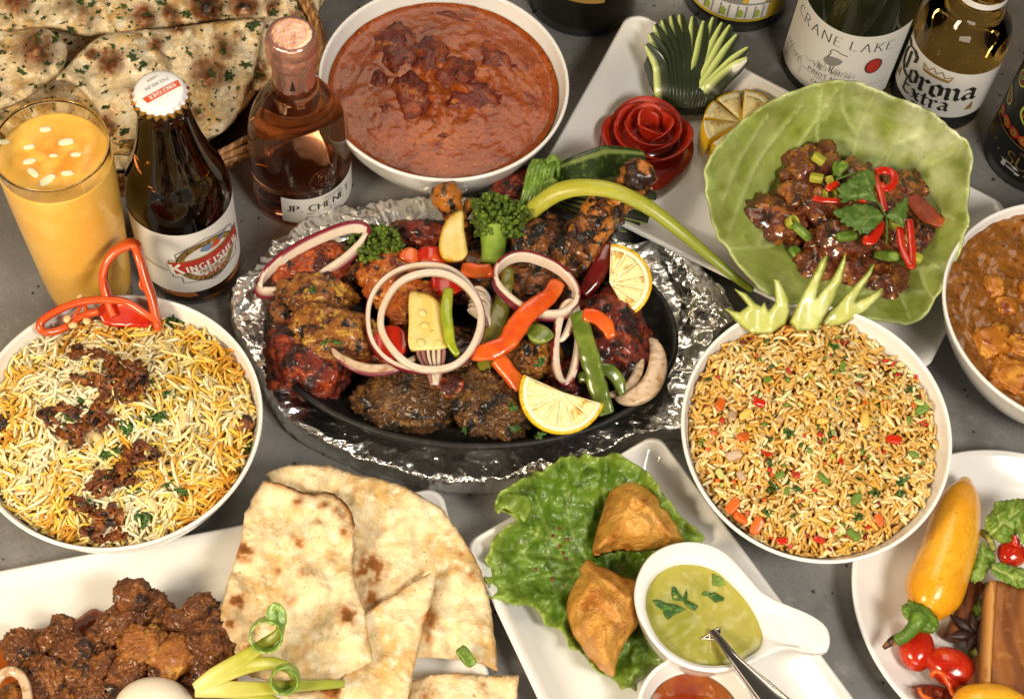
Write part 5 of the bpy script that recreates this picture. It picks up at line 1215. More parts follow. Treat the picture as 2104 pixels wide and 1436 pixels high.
top = V[:, 2] > .1375; V[:, 2] += top * fb2(V[:, 0], V[:, 1], 120, 2, 3) * .0006 * (np.hypot(V[:, 0], V[:, 1]) < .028)
rr_ = np.hypot(V[:, 0] - .001, V[:, 1])
tan_ = np.where(top, np.clip(1.25 - rr_ / .021, 0, 1) * np.clip(.65 + fb2(V[:, 0], V[:, 1], 110, 3, 6) * 1.5, 0, 1), 0)
obj('mango_lassi', V + lc, Fc, LASSI, attrs={'tan': tan_}, label='thick yellow mango drink filling the tall glass', cat='drink')
for i, (u, v, a, s, lb) in enumerate([(93, 266, .2, 1.0, 'almond sliver at the far side of the yellow drink'), (6, 292, .1, 1.0, 'almond sliver at the left of the yellow drink'), (136, 292, .3, 1.3, 'long almond sliver at the right of the yellow drink'), (60, 302, .4, .9, 'faint almond sliver near the middle of the yellow drink'), (60, 332, .5, 1.1, 'almond sliver left of the middle near the front'),
        (68, 355, 2.5, 1.2, 'wide almond sliver in front of the middle'), (97, 370, .9, 1.5, 'longest almond sliver at the front of the yellow drink'), (139, 356, .2, 1.0, 'round almond bit at the front right of the yellow drink'), (156, 318, .2, .9, 'small almond bit near the right wall of the glass'), (110, 320, .2, .7, 'tiny almond bit near the middle of the yellow drink')]):
    p = P(u, v, .1397)
    V, Fc = blob_vf(p, (.0034 * s, .0017 * s, .0009), a, i, .15, 1.5, 3, power=.8); obj('almond_sliver', V, Fc, ALMOND, label=lb, cat='almond', group='almond slivers on the yellow drink')
# ================================================================== dishes
def inset_poly(p, d):
    n = len(p); out = []
    for i in range(n):
        a, b, c = p[i - 1], p[i], p[(i + 1) % n]
        e1 = (b - a) / np.linalg.norm(b - a); e2 = (c - b) / np.linalg.norm(c - b)
        n1 = np.array([-e1[1], e1[0]]); n2 = np.array([-e2[1], e2[0]])      # inward for counter-clockwise
        A = np.array([e1, -e2]).T; q = (b + n2 * d) - (a + n1 * d)
        t = np.linalg.solve(A, q); out.append(a + n1 * d + e1 * t[0])
    return np.array(out)
def fillet(p, r, k=10, m=14):
    n = len(p); out = []
    for i in range(n):
        a, b, c = p[i - 1], p[i], p[(i + 1) % n]
        e1 = (a - b) / np.linalg.norm(a - b); e2 = (c - b) / np.linalg.norm(c - b)
        th = math.acos(np.clip(e1 @ e2, -1, 1)); t = r / math.tan(th / 2)
        s, e_ = b + e1 * t, b + e2 * t; bis = (e1 + e2) / np.linalg.norm(e1 + e2); o = b + bis * r / math.sin(th / 2)
        a0 = math.atan2(*(s - o)[::-1]); a1 = math.atan2(*(e_ - o)[::-1]); da = (a1 - a0 + PI) % (2 * PI) - PI
        out += [o + r * np.array([math.cos(a0 + da * j / k), math.sin(a0 + da * j / k)]) for j in range(k + 1)]
    out = np.array(out); res = []
    for i in range(n):
        seg = out[i * (k + 1):(i + 1) * (k + 1)]; nxt = out[((i + 1) % n) * (k + 1)]
        res.append(seg); res.append(seg[-1] + (nxt - seg[-1]) * (np.arange(1, m) / m)[:, None])
    return np.concatenate(res)
def dish(label, corners, rim, floor, wall, r, sag=0.0, cat='plate', group=None):
    p = np.array([P(u, v, rim)[:2] for u, v in corners])
    if np.sum(p[:, 0] * np.roll(p[:, 1], -1) - np.roll(p[:, 0], -1) * p[:, 1]) < 0: p = p[::-1]
    lp = []
    for d, z, rr in [(wall * .95, .001, r * .8), (wall * .9, .0, r * .8), (wall * .8, .0015, r * .8), (.006, rim - .006, r), (.0008, rim - .0012, r), (.0006, rim, r), (.0022, rim + .0008, r), (.0042, rim, r * .95), (.0075, rim - .002, r * .9),
                     (wall * .55, floor + (rim - floor) * .38, r * .8), (wall * .85, floor + .0022, r * .7), (wall * 1.05, floor + .0003, r * .6), (wall * 1.4, floor, r * .5), (wall * 1.9, floor, r * .4)]:
        q = fillet(inset_poly(p, d), rr); lp.append(np.column_stack([q, np.full(len(q), z)]))
    V, Fc = loops_vf(lp)
    return obj('serving_platter', V, Fc, CER, label=label, cat=cat, group=group)
dish('deep white square platter holding the cabbage leaf and carved vegetables', [(1295, 16), (2078, 425), (1902, 772), (1093, 375)], .030, .008, .030, .012)
dish('white square plate with the samosas and dip cups', [(1350, 886), (952, 1115), (1180, 1600), (1872, 1590)], .022, .006, .026, .009)
dish('white rectangular platter with the dry mutton curry and flatbread', [(908, 998), (-420, 1249), (-300, 1830), (1052, 1560)], .017, .007, .020, .010)
rc = P(2092, 1232, .019)
V, Fc = lathe_vf(smooth_prof([(0, .002), (.05, .002), (.055, 0), (.058, .002), (.080, .009), (.0945, .0175), (.0960, .0195), (.0945, .0200), (.0920, .0185), (.078, .0115), (.060, .0072), (0, .0068)], .004), 120)
obj('serving_plate', V + [rc[0], rc[1], 0], Fc, CER, label='white round plate with the yellow pepper and whole spices at the right', cat='plate')

def veins(u, v, lines, w):
    best = np.zeros(len(u)); q = np.stack([u, v], -1)
    for ln in lines:
        a = catmull(np.array(ln, float), 14, closed=False)
        for p1, p2, k in zip(a[:-1], a[1:], np.linspace(1, .45, len(a) - 1)):
            d = p2 - p1; t = np.clip(((q - p1) @ d) / (d @ d), 0, 1); e = q - p1 - t[:, None] * d
            best = np.maximum(best, np.exp(-(e ** 2).sum(1) / (w * k) ** 2))
    return best
# ================================================================== cabbage leaf and its dish
CO = [(1452, 350), (1478, 298), (1530, 250), (1600, 205), (1690, 172), (1742, 168), (1800, 186), (1880, 216), (1940, 252), (1984, 292), (1996, 322), (1990, 360), (1988, 420), (1988, 465), (1970, 510), (1948, 560), (1922, 612), (1880, 660), (1800, 656), (1700, 640), (1600, 612), (1530, 560), (1488, 500), (1476, 480), (1460, 425)]
CV = [[(1500, 470), (1560, 330), (1650, 215)], [(1476, 440), (1520, 330), (1580, 235)], [(1560, 500), (1620, 340), (1720, 185)], [(1800, 380), (1850, 280), (1920, 238)], [(1830, 400), (1910, 320), (1970, 285)], [(1900, 600), (1800, 600), (1660, 600)], [(1950, 540), (1840, 560), (1740, 590)], [(1700, 400), (1680, 280), (1690, 178)], [(1740, 420), (1760, 280), (1800, 190)], [(1740, 420), (1830, 300), (1890, 222)],
      [(1740, 420), (1880, 350), (1985, 300)], [(1740, 420), (1900, 430), (2000, 470)], [(1740, 430), (1880, 520), (1960, 565)], [(1740, 440), (1830, 570), (1870, 655)], [(1735, 440), (1700, 560), (1690, 636)], [(1735, 440), (1600, 500), (1500, 510)],
      [(1830, 300), (1900, 280), (1945, 258)], [(1880, 520), (1900, 590), (1920, 615)], [(1760, 280), (1730, 220), (1735, 172)]]
def cz(u, v, e):
    f = 1 - np.clip(e / 235, 0, 1); rim = np.interp(v, [165, 300, 480, 660], [.090, .078, .056, .042])
    return .0120 + np.interp(v, [250, 430], [.016, 0]) * (1 - f) + np.interp(u, [1840, 1960], [0, .010]) * (1 - f) * .6 + rim * f ** 1.7 + .0030 * np.sin(u * .045 + v * .03) * f ** 2 * (1 - f ** 6) + fb2(u, v, .016, 2, 4) * .0022 * f + (.0030 * np.sin(np.arctan2(v - 430, u - 1735) * 11) + .0020 * np.sin(np.arctan2(v - 430, u - 1735) * 19 + 1)) * f ** 5 + veins(u, v, CV, 6) * .0014
CO2 = catmull(np.array(CO, float), 9); CO2 = CO2 + np.stack([fbm(np.column_stack([CO2 * .022, 0 * CO2[:, 0]]), 3, s_) for s_ in (3, 8)], -1) * 5.5
sheet('cabbage_leaf', CO2, cz, 5, .0012, CABB, attrs={'vein': lambda u, v, e: veins(u, v, CV, 4.6) * .8, 'dark': lambda u, v, e: np.clip(fb2(u, v, .012, 2, 9) * .9, 0, .5) + np.clip(fb2(u * .3 + v, v * .3 - u, .03, 2, 2) - .25, 0, .5), 'pale': lambda u, v, e: np.clip((1 - e / 9), 0, 1) * .22 + np.clip((u - 1640) / 260, 0, 1) * np.clip((450 - v) / 150, 0, 1) * .95 * np.clip(.7 + fb2(u, v, .02, 2, 6), 0, 1)},
      label='large cupped green cabbage leaf holding the glazed fritters', cat='leaf')
Zg = lambda x, y: (1400 + x / 2.52, 150 + y / 2.52)
for i, (x, y, a, b, z, lb) in enumerate([(665, 500, 52, 48, .034, 'dark glazed fritter at the top left of the cabbage leaf topped with onion bits'), (740, 410, 26, 22, .036, 'small glazed nub behind the top left fritter'), (455, 770, 46, 66, .032, 'tall glazed fritter at the left of the cabbage leaf'),
        (610, 660, 44, 40, .032, 'glazed fritter between the left one and the herb'), (720, 700, 52, 46, .036, 'glazed fritter in the middle left of the pile'), (820, 850, 58, 46, .036, 'big glazed fritter at the lower middle of the pile'), (900, 760, 60, 50, .034, 'glazed fritter under the lower herb leaf'),
        (900, 590, 56, 44, .036, 'glazed fritter under the upper herb leaf'), (1130, 640, 48, 44, .034, 'glazed fritter right of the herb leaves'), (1235, 600, 34, 32, .034, 'glazed fritter at the upper right of the pile'), (1275, 880, 44, 44, .030, 'round glazed fritter at the right of the pile'),
        (1140, 820, 48, 46, .032, 'glazed fritter behind the red chilli loop'), (700, 1020, 44, 40, .030, 'glazed fritter behind the cucumber points at the left'), (880, 1040, 46, 44, .030, 'glazed fritter behind the tallest cucumber points'), (1045, 1095, 52, 46, .030, 'glazed fritter at the bottom right of the pile'),
        (960, 940, 54, 36, .030, 'flat glazed fritter at the bottom of the pile'), (1010, 700, 46, 40, .034, 'glazed fritter under the herb stem')]):
    u, v = Zg(x, y); blob('glazed_fritter', u, v, z + .0055, a * 1.10, b * 1.10, .0160, GOBI, rotd=37 * i, seed=400 + i, amp=.3, freq=1.5, sub=4, fine=.14, label=lb, cat='fritter', group='glazed fritters on the cabbage leaf')
disc('dark_glaze', P(1735, 480, 0), .036, .0190, GOBI, lambda x, y: fb2(x, y, 90, 2, 3) * .002 - (np.hypot(x, y) / .034) ** 2 * .0015, n=60, k=16, label='dark sticky glaze pooled under the fritters', cat='sauce')
# coriander leaves
def leaf(name, pp, zf, m, parent=None, th=.0004, sp=4, vl=None, vw=3, **kw):
    return sheet(name, pp, zf, sp, th, m, parent, round_=False, attrs={'vein': lambda u, v, e: veins(u, v, vl, vw) * .7} if vl else {'vein': lambda u, v, e: 0 * u}, **kw)
cs = thing('coriander_sprig', P(1818, 445, .05), 'fresh coriander sprig with three lobed leaves lying on the fritters', 'herb')
C1 = [(1000, 520), (985, 505), (960, 498), (945, 510), (930, 500), (915, 515), (905, 530), (890, 528), (880, 545), (862, 548), (855, 565), (830, 572), (822, 590), (800, 600), (820, 622), (808, 640), (838, 650), (820, 668), (850, 672), (880, 655), (900, 668), (930, 652), (965, 660), (1000, 665), (1015, 668), (1002, 630), (998, 600), (1008, 570)]
C2 = [(1048, 742), (1020, 705), (990, 690), (960, 678), (935, 684), (905, 672), (880, 685), (850, 690), (830, 702), (800, 708), (782, 715), (800, 740), (825, 752), (822, 772), (850, 778), (855, 798), (885, 795), (890, 818), (915, 812), (925, 838), (945, 828), (965, 835), (985, 808), (1000, 812), (1015, 790), (1035, 770)]
C3 = [(1062, 742), (1075, 715), (1100, 700), (1110, 680), (1135, 668), (1150, 650), (1168, 640), (1178, 660), (1172, 685), (1180, 705), (1165, 725), (1172, 745), (1150, 760), (1160, 780), (1145, 800), (1125, 785), (1105, 770), (1080, 760)]
for pp, vl in [(C1, [[(1010, 665), (930, 600), (860, 570)], [(1000, 655), (960, 560), (940, 505)], [(960, 630), (860, 640), (820, 620)]]), (C2, [[(1045, 742), (930, 745), (800, 720)], [(980, 744), (940, 790), (920, 825)], [(970, 744), (920, 700), (890, 680)]]), (C3, [[(1065, 742), (1130, 710), (1165, 650)], [(1090, 735), (1140, 760), (1145, 795)]])]:
    leaf('leaf', [Zg(*q) for q in pp], lambda u, v, e: .0675 + fb2(u, v, .05, 2, 7) * .0022 + np.clip(e / 14, 0, 1) * .0010, CILA, cs, vl=[[Zg(*q) for q in l] for l in vl], vw=1.6, sp=3.5)
for pp in [[(1012, 664), (1040, 705), (1058, 742)], [(1060, 742), (1066, 800), (1062, 880)], [(800, 552), (850, 535), (900, 515)]]:
    V, Fc = tube_vf(px_path([(*Zg(*q), .067 if i else .066) for i, q in enumerate(pp)], 4), .0007, 8); obj('stem', V, Fc, CILA, cs)
for i, (pp, w, lb) in enumerate([([(1000, 530), (1015, 580), (1035, 640), (1050, 720)], .0022, 'long red chilli strip right of the upper coriander leaf'), ([(1005, 515), (1040, 505), (1085, 515), (1105, 545), (1090, 585), (1050, 600), (1030, 570)], .0024, 'red chilli ring behind the coriander'), ([(680, 648), (740, 660), (815, 664)], .0018, 'thin red chilli sliver left of the coriander stem'),
        ([(750, 605), (780, 588), (815, 570)], .0024, 'short red chilli piece above the thin sliver'), ([(1040, 770), (1010, 830), (985, 868), (940, 862)], .0030, 'red chilli piece below the lower coriander leaf'), ([(1130, 800), (1138, 880), (1160, 950), (1192, 1002), (1196, 940), (1190, 860), (1180, 760)], .0022, 'long red chilli loop at the right of the pile'), ([(900, 648), (940, 655), (960, 665)], .002, 'red chilli scrap between the two coriander leaves')]):
    strip('chilli_slice', [(*Zg(*q), .0635) for q in pp], w, .0013, REDPEP, lb, 'chilli', seed=i, group='red chilli slices on the fritters', attrs=None)
GO = [ring_chip_mesh('onion_bit', SCALL, .0032, .0026, .0007), chip_mesh('onion_bit', LEEK, 5, (.0048, .0026, .0016), amp=.1, power=.5), chip_mesh('onion_bit', SCALL, 6, (.0040, .0030, .0022), amp=.05, power=.35)]
for i, (x, y, k, s, z, lb) in enumerate([(710, 445, 2, 1.1, .049, 'pale green onion cube on top of the top left fritter'), (700, 545, 2, 1.1, .047, 'pale green onion cube low on the top left fritter'), (825, 500, 1, 1.2, .050, 'long green onion piece above the coriander'), (770, 560, 2, .8, .050, 'small green onion piece by the coriander tip'), (768, 626, 0, 1.1, .048, 'green onion ring by the red chilli sliver'),
        (575, 775, 0, 1.1, .044, 'green onion ring between the left fritters'), (622, 820, 1, 1.5, .044, 'dark green onion leaf piece below the ring'), (856, 845, 1, 1.4, .051, 'smooth green onion piece on the big lower fritter'), (602, 950, 1, 1.5, .030, 'green onion stick lying in the glaze at the lower left'), (1065, 945, 1, 1.9, .046, 'wide pale green onion slice at the lower right'),
        (1108, 780, 0, 1.1, .050, 'pale onion ring below the right coriander leaf'), (1215, 955, 2, 1.0, .042, 'green onion cube beside the chilli loop'), (1365, 942, 1, 1.3, .036, 'green onion piece on the cabbage at the far right'), (800, 485, 1, .8, .048, 'tiny green onion piece by the top left fritter')]):
    inst('spring_onion_piece', GO[k], P(*Zg(x, y), z + .0072), (rs.normal(.2, .3), rs.normal(0, .3), rs.uniform(0, 6)), s, label=lb, cat='spring onion', group='spring onion pieces on the fritters')
strip('dried_chilli', [(*Zg(*q), .053) for q in [(1185, 640), (1240, 700), (1290, 745), (1350, 775), (1415, 728)]], [.004, .006, .0055, .003, .0006], .0016, HUSK, 'dark shrivelled chilli at the right of the fritters', 'chilli', seed=3, group='dried chillies')
# ---------------------------------------------------------------- carved zucchini fan
zf_ = thing('zucchini_fan', P(1400, 200, .01), 'dark zucchini carved into an upright fan of thin slices', 'zucchini')
tips = [(1328, 92), (1336, 70), (1346, 52), (1362, 44), (1380, 36), (1398, 35), (1424, 40), (1447, 50), (1466, 44), (1484, 56), (1500, 62), (1514, 82), (1536, 110), (1534, 132)]
base = [(1362 + i * 6.2, 208 - abs(i - 6) * .8) for i in range(14)]
for i, (t, b) in enumerate(zip(tips, base)):
    b = (b[0], b[1] + 8); mid = ((t[0] * .52 + b[0] * .48) + (10 if i < 9 else 8), t[1] * .52 + b[1] * .48 - (18 - i * .6))
    path = px_path([(b[0] + 2, b[1] + 12, .014), (*((np.array(b) * .7 + np.array(mid) * .3) + [2, 0]), .024), (*mid, .034), (*t, .044)], 5); k = len(path)
    sec = rsec(18, 5); hh = np.interp(np.linspace(0, 1, k), [0, .3, .75, 1], [.009, .010, .008, .003])
    path = path + np.array([0, 0, .0016 * i * .25]); V, Fc = tube_vf(path, (hh * .60, .0014), sec=sec, up=np.array([-.30 + i * .02, -.45, .85]))
    obj('slice', V, Fc, ZSKIN, zf_, attrs={'in': np.tile(((sec[:, 0] < -.42)).astype(float), k)})
V, Fc = blob_vf(P(1408, 205, .014), (.019, .010, .012), -.1, 5, .1, 1.2, 4); obj('base', V, Fc, ZSKIN, zf_, attrs={'in': np.zeros(len(V))})
V, Fc = blob_vf(P(1362, 150, .020), (.0105, .017, .012), .35, 6, .12, 1.2, 4, power=.8); obj('base', V, Fc, ZSKIN, zf_, attrs={'in': np.zeros(len(V))})
# tomato rose
tr = thing('tomato_rose', P(1335, 265, .01), 'red tomato peel rolled into a rose on a round of tomato', 'tomato')
cen = P(1336, 268, .026); kk = ppm(cen)
sheet('base_slice', [(1232, 290), (1245, 255), (1280, 228), (1340, 222), (1400, 250), (1424, 290), (1420, 330), (1392, 365), (1350, 392), (1300, 385), (1250, 350), (1234, 320)], lambda u, v, e: .0135 + .0050 * np.sqrt(np.clip(e / 60, 0, 1)), 8, .004, TOMFLESH, tr)
rsq = np.random.RandomState(9)
for i in range(11):
    r0 = .0055 + i * .00195; a0 = i * 2.05 + .6; span = 3.6 - i * .09
    n = 40; a = np.linspace(a0, a0 + span, n); e_ = np.linspace(-1, 1, n)
    hgt = (.0105 - i * .0002) * np.sqrt(np.clip(1 - np.abs(e_) ** 2.6, .02, 1)) * (1 + .1 * np.sin(a * 3 + i)); fl = .20 + i * .048
    rows_ = []
    for s_ in np.linspace(0, 1, 8):
        rr_ = r0 + np.linspace(-.001, .0015, n) + fl * hgt * s_ ** 1.8 + (.0012 * s_ ** 5); z_ = .006 - i * .00105 + hgt * 1.55 * s_ - .0014 * s_ ** 6 * (i > 4)
        rows_.append(np.stack([cen[0] + rr_ * np.cos(a), cen[1] + rr_ * np.sin(a) * .92, cen[2] - .009 + z_], -1))
    V = np.concatenate(rows_); Fc = [(r_ * n + j, r_ * n + j + 1, (r_ + 1) * n + j + 1, (r_ + 1) * n + j) for r_ in range(7) for j in range(n - 1)]
    solidify(obj('petal', V, Fc, TOMROSE, tr), .0009, 0)
V, Fc = blob_vf(cen - np.array([0, 0, .008]), (.02, .018, .006), 0, 3, .05, 1, 3); obj('core', V, Fc, TOMFLESH, tr)
# lemon crown
lm = thing('lemon_half', P(1522, 255, .01), 'half lemon cut into an open crown of wedges beside the cabbage leaf', 'lemon')
V, Fc = blob_vf(P(1516, 270, .014), (.0205, .0185, .0130), .3, 2, .04, 1, 4, fine=.01); obj('rind', V, Fc, RIND, lm)
def lemon_wedge(a0, a1, R, tip, zo):
    def arc(r, b0, b1, k=9): return [(1524 + tip[0] + r * math.cos(math.radians(a)), 252 + tip[1] + .84 * r * math.sin(math.radians(a))) for a in np.linspace(b0, b1, k)]
    zf = lambda u, v, e: .0255 + zo + .000075 * np.hypot(u - 1524, v - 252)
    sheet('wedge_rind', [(1524 + tip[0], 252 + tip[1])] + arc(R, a0, a1), zf, 6, 0, RIND, lm, round_=False, closed_z=.013)
    sheet('wedge_pith', [(1524 + tip[0], 252 + tip[1])] + arc(R * .95, a0 + .6, a1 - .6), lambda u, v, e: zf(u, v, e) + .0005, 6, .001, PITH, lm, round_=False)
    m_ = math.radians((a0 + a1) / 2); o = (1524 + tip[0] + 5 * math.cos(m_), 252 + tip[1] + 5 * math.sin(m_))
    sheet('wedge_flesh', [o] + arc(R * .80, a0 + 2.5, a1 - 2.5), lambda u, v, e: zf(u, v, e) + .0009 + .0011 * np.clip(e / 9, 0, 1) + fb2(u, v, .12, 2, 4) * .0004, 4, .001, LEMON, lm, round_=False)
for k_, (a0, a1, R_) in enumerate([(-132, -92, 74), (-86, -44, 78), (-38, 2, 76), (8, 48, 70), (54, 96, 72), (102, 142, 76), (148, 186, 78), (190, 224, 76)]):
    m_ = math.radians((a0 + a1) / 2); lemon_wedge(a0, a1, R_, (3.5 * math.cos(m_), 3.5 * math.sin(m_)), .0012 * (k_ % 3))
# lying zucchini fan, leek tie, spring onion
z2 = thing('zucchini_leaf', P(1230, 390, .02), 'striped zucchini end sliced into a lying fan tied with a leek ribbon', 'zucchini')
for i, (pp, w) in enumerate([([(1110, 374, .046), (1180, 362, .053), (1250, 346, .053), (1325, 338, .046)], [.006, .0125, .0150, .009]), ([(1118, 378, .041), (1200, 372, .043), (1280, 362, .042), (1338, 372, .036)], [.004, .008, .009, .005]),
        ([(1120, 385, .038), (1210, 390, .040), (1290, 392, .038), (1346, 405, .032)], [.003, .006, .006, .003]), ([(1122, 390, .036), (1215, 405, .037), (1290, 415, .035), (1342, 430, .029)], [.003, .005, .005, .003]),
        ([(1124, 395, .034), (1215, 418, .034), (1280, 435, .032), (1330, 452, .026)], [.003, .005, .005, .003]), ([(1126, 400, .032), (1210, 430, .031), (1270, 450, .028), (1312, 464, .024)], [.003, .005, .005, .003]), ([(1128, 404, .030), (1200, 438, .028), (1250, 458, .026), (1288, 472, .022)], [.003, .004, .004, .002])]):
    path = px_path(pp, 6); k = len(path); sec = rsec(40 if i == 0 else 16, 3)
    V, Fc = tube_vf(path, (np.interp(np.linspace(0, 1, k), np.linspace(0, 1, 4), w), .0022), sec=sec, up=(0, -.45, .9))
    obj('slice', V, Fc, ZSTRIPE if i < 2 else ZSKIN, z2, attrs={'in': np.tile((sec[:, 0] > .8).astype(float) * .8, k) if i else np.tile(np.clip(np.sin(sec[:, 0] * 16) * 1.5 - .4, 0, .45), k)})
lk = thing('leek_ribbon', P(1110, 390, .03), 'green leek ribbon knotted round the zucchini end', 'leek')
for k_ in range(7):
    o_ = (k_ - 3) * 8.2
    strip('band', [(1136 + o_ * .75, 338 + abs(o_) * .10, .053), (1124 + o_, 330, .060), (1112 + o_, 350, .0625), (1104 + o_, 385, .0595), (1093 + o_ * .85, 420, .053), (1080 + o_ * .35, 450, .046)], [.0012, .0013, .0013, .0013, .0012, .0008], .0008, LEEK, None, None, parent=lk, up=(-.1, -.45, .9), seed=k_)
for k_ in range(3):
    o_ = k_ * 7
    strip('loop', [(1122, 330 + o_ * .3, .064), (1138 + o_ * .4, 320 + o_ * .5, .066), (1147, 334 + o_, .063), (1145, 352 + o_, .058), (1134, 362 + o_, .056)], .0012, .0008, LEEK, None, None, parent=lk, up=(.5, -.5, .7), seed=k_)
strip('knot', [(1120, 386, .060), (1134, 376, .062), (1142, 388, .059), (1134, 402, .055), (1118, 400, .055)], .0034, .001, LEEK, None, None, parent=lk, up=(.3, -.5, .8))
so_path = px_path([(1080, 446, .050), (1108, 420, .060), (1150, 394, .070), (1200, 385, .076), (1262, 393, .078), (1330, 425, .074), (1400, 478, .064), (1462, 530, .052), (1512, 572, .044), (1546, 596, .038)], 6)
k = len(so_path); V, Fc = tube_vf(so_path, (np.interp(np.linspace(0, 1, k), [0, .2, .6, 1], [.0052, .0058, .0042, .0022]), np.interp(np.linspace(0, 1, k), [0, .2, .6, 1], [.0036, .0036, .003, .0016])), n=16, up=UP)
obj('spring_onion', V, Fc, SCALL, attrs={'in': np.repeat(np.clip((np.linspace(0, 1, k) - .3) * 1.5, 0, .8), 16)}, label='long spring onion stalk arching from the sizzler over the platter edge', cat='spring onion')

# ================================================================== basket of garlic naan
bc = P(190, 62, .042); kb = ppm(bc)
def brim(scale, z, n=200, j=0.0, sd=0):
    t = np.arange(n) * 2 * PI / n; e_ = 2 / 1.78
    x = np.sign(np.cos(t)) * np.abs(np.cos(t)) ** e_ * 488 / kb; y = np.sign(np.sin(t)) * np.abs(np.sin(t)) ** e_ * 316 / kb / .80
    w = 1 + j * fbm(np.stack([np.cos(t) * 3, np.sin(t) * 3, 0 * t + sd], -1), 2, sd); r_ = -.12
    x, y = x * scale * w, y * scale * w
    return np.stack([bc[0] + x * math.cos(r_) - y * math.sin(r_), bc[1] + x * math.sin(r_) + y * math.cos(r_), np.full(n, z) + j * .12 * np.sin(t * 9 + sd)], -1)
bk = thing('bread_basket', (bc[0], bc[1], 0), 'oval wicker basket full of garlic naan at the upper left', 'basket')
for i, (s_, z_) in enumerate([(.985, .046), (1.0, .043), (.975, .0415), (.99, .0385), (.97, .035), (.945, .030), (.925, .026), (.905, .0215), (.885, .017), (.865, .012), (.845, .007), (.83, .003)]):
    V, Fc = tube_vf(brim(s_, z_, 240, .012, i), .0021 if i < 4 else .0026, 8, closed=True); obj('cane', V, Fc, BAMBOO, bk)
for k in range(60):
    t = k * 4; V, Fc = tube_vf(np.array([brim(s_, z_, 240)[t] for s_, z_ in [(.955, .040), (.93, .030), (.89, .019), (.83, .004)]]), .0016, 6); obj('stake', V, Fc, BAMBOO, bk)
V, Fc = loops_vf([brim(.965, .041), brim(.90, .028), brim(.82, .012), brim(.6, .008)], cap0=False); obj('cloth_lining', V, [f[::-1] for f in Fc], CLOTH, bk)
Zn = lambda pts: [(x / 2.872, y / 2.872) for x, y in pts]
BL_ = [(210, 320, 135, 1.0, .75), (650, 390, 92, .8, .9), (1220, 460, 112, 1.0, .8), (1310, 300, 80, .7, .6), (1170, 680, 60, .5, .45), (1220, 60, 105, 1.0, 1.5), (1440, 50, 95, .8, 1.1), (850, 120, 85, .7, .8), (620, 760, 80, .5, .7), (1600, 60, 60, .5, .6), (1040, 175, 60, .5, .9), (1545, 390, 40, .4, .5),
       (500, 110, 90, .5, .3), (100, 40, 100, .7, .6), (400, 60, 80, .6, .3), (800, 560, 70, .4, .4), (920, 280, 60, .4, .7), (540, 330, 40, .4, 1.0), (1400, 220, 50, .35, .4), (1000, 90, 60, .5, .8), (1750, 120, 70, .5, .5)]
def nz(z0, gu=0.0, gv=0.0, sd=0):
    def f(u, v, e):
        z = z0 + gu * (u - 300) + gv * (v - 150) + fb2(u, v, .016, 3, sd) * .0060 + np.clip(e / 14, 0, 1) ** .5 * .0045 - .0045
        for x, y, r, h, t in BL_:
            d2 = ((u - x / 2.872) ** 2 + (v - y / 2.872) ** 2) / (r / 2.872 * .64) ** 2; z = z + .0145 * h * np.exp(-d2 ** 1.6)
        return z
    return f
def ntan(sc_, off=0):
    def f(u, v, e):
        t = np.zeros(len(u))
        for x, y, r, h, tn in BL_:
            d = np.hypot(u - x / 2.872, v - y / 2.872 + r * .10) / (r / 2.872); t = np.maximum(t, tn * sc_ * np.clip(1.15 - d, 0, 1) * (1 + .8 * fb2(u, v, .07, 2, 5)))
        return np.clip(t - off + np.clip(1 - e / 5, 0, 1) * .25 * (fb2(u, v, .03, 1, 3) + .6), 0, 1)
    return f
NP = [([(-40, 180), (60, 190), (250, 175), (330, 225), (392, 290), (345, 440), (250, 500), (180, 560), (-40, 620)], .054, 'garlic naan piece with a big brown blister behind the yellow drink'),
      ([(-40, -60), (720, -60), (715, 150), (700, 190), (600, 200), (500, 212), (400, 190), (260, 168), (120, 185), (-40, 190)], .046, 'herb covered garlic naan at the back left of the basket'),
      ([(700, -60), (1560, -60), (1548, 60), (1540, 112), (1300, 122), (1000, 162), (850, 180), (715, 190)], .049, 'garlic naan with dark scorched blisters at the back of the basket'),
      ([(1555, -60), (1890, -60), (1880, 30), (1860, 110), (1800, 240), (1700, 420), (1590, 500), (1490, 510), (1530, 250)], .040, 'garlic naan piece at the right end of the basket behind the pink capped bottle'),
      ([(640, 700), (760, 740), (800, 830), (780, 915), (700, 918), (620, 915), (540, 880), (500, 760)], .040, 'folded lower naan edge in front of the basket'),
      ([(700, 195), (820, 178), (1000, 168), (1300, 128), (1545, 118), (1535, 250), (1500, 450), (1462, 520), (1432, 620), (1380, 720), (1300, 790), (1190, 832), (1050, 830), (940, 700), (940, 420), (900, 290)], .0525, 'triangular garlic naan quarter with one straight edge at the right of the basket'),
      ([(330, 470), (400, 390), (480, 300), (560, 235), (640, 200), (760, 190), (860, 215), (930, 280), (985, 380), (1020, 520), (1040, 680), (1050, 810), (980, 860), (800, 830), (700, 860), (620, 800), (560, 640), (430, 500)], .0585, 'rounded garlic naan piece in front with toasted edges')]
NP.insert(0, ([(-40, -60), (1750, -60), (1700, 250), (1480, 560), (1250, 800), (900, 960), (500, 960), (-40, 700)], .024, 'large garlic naan at the bottom of the basket under the others'))
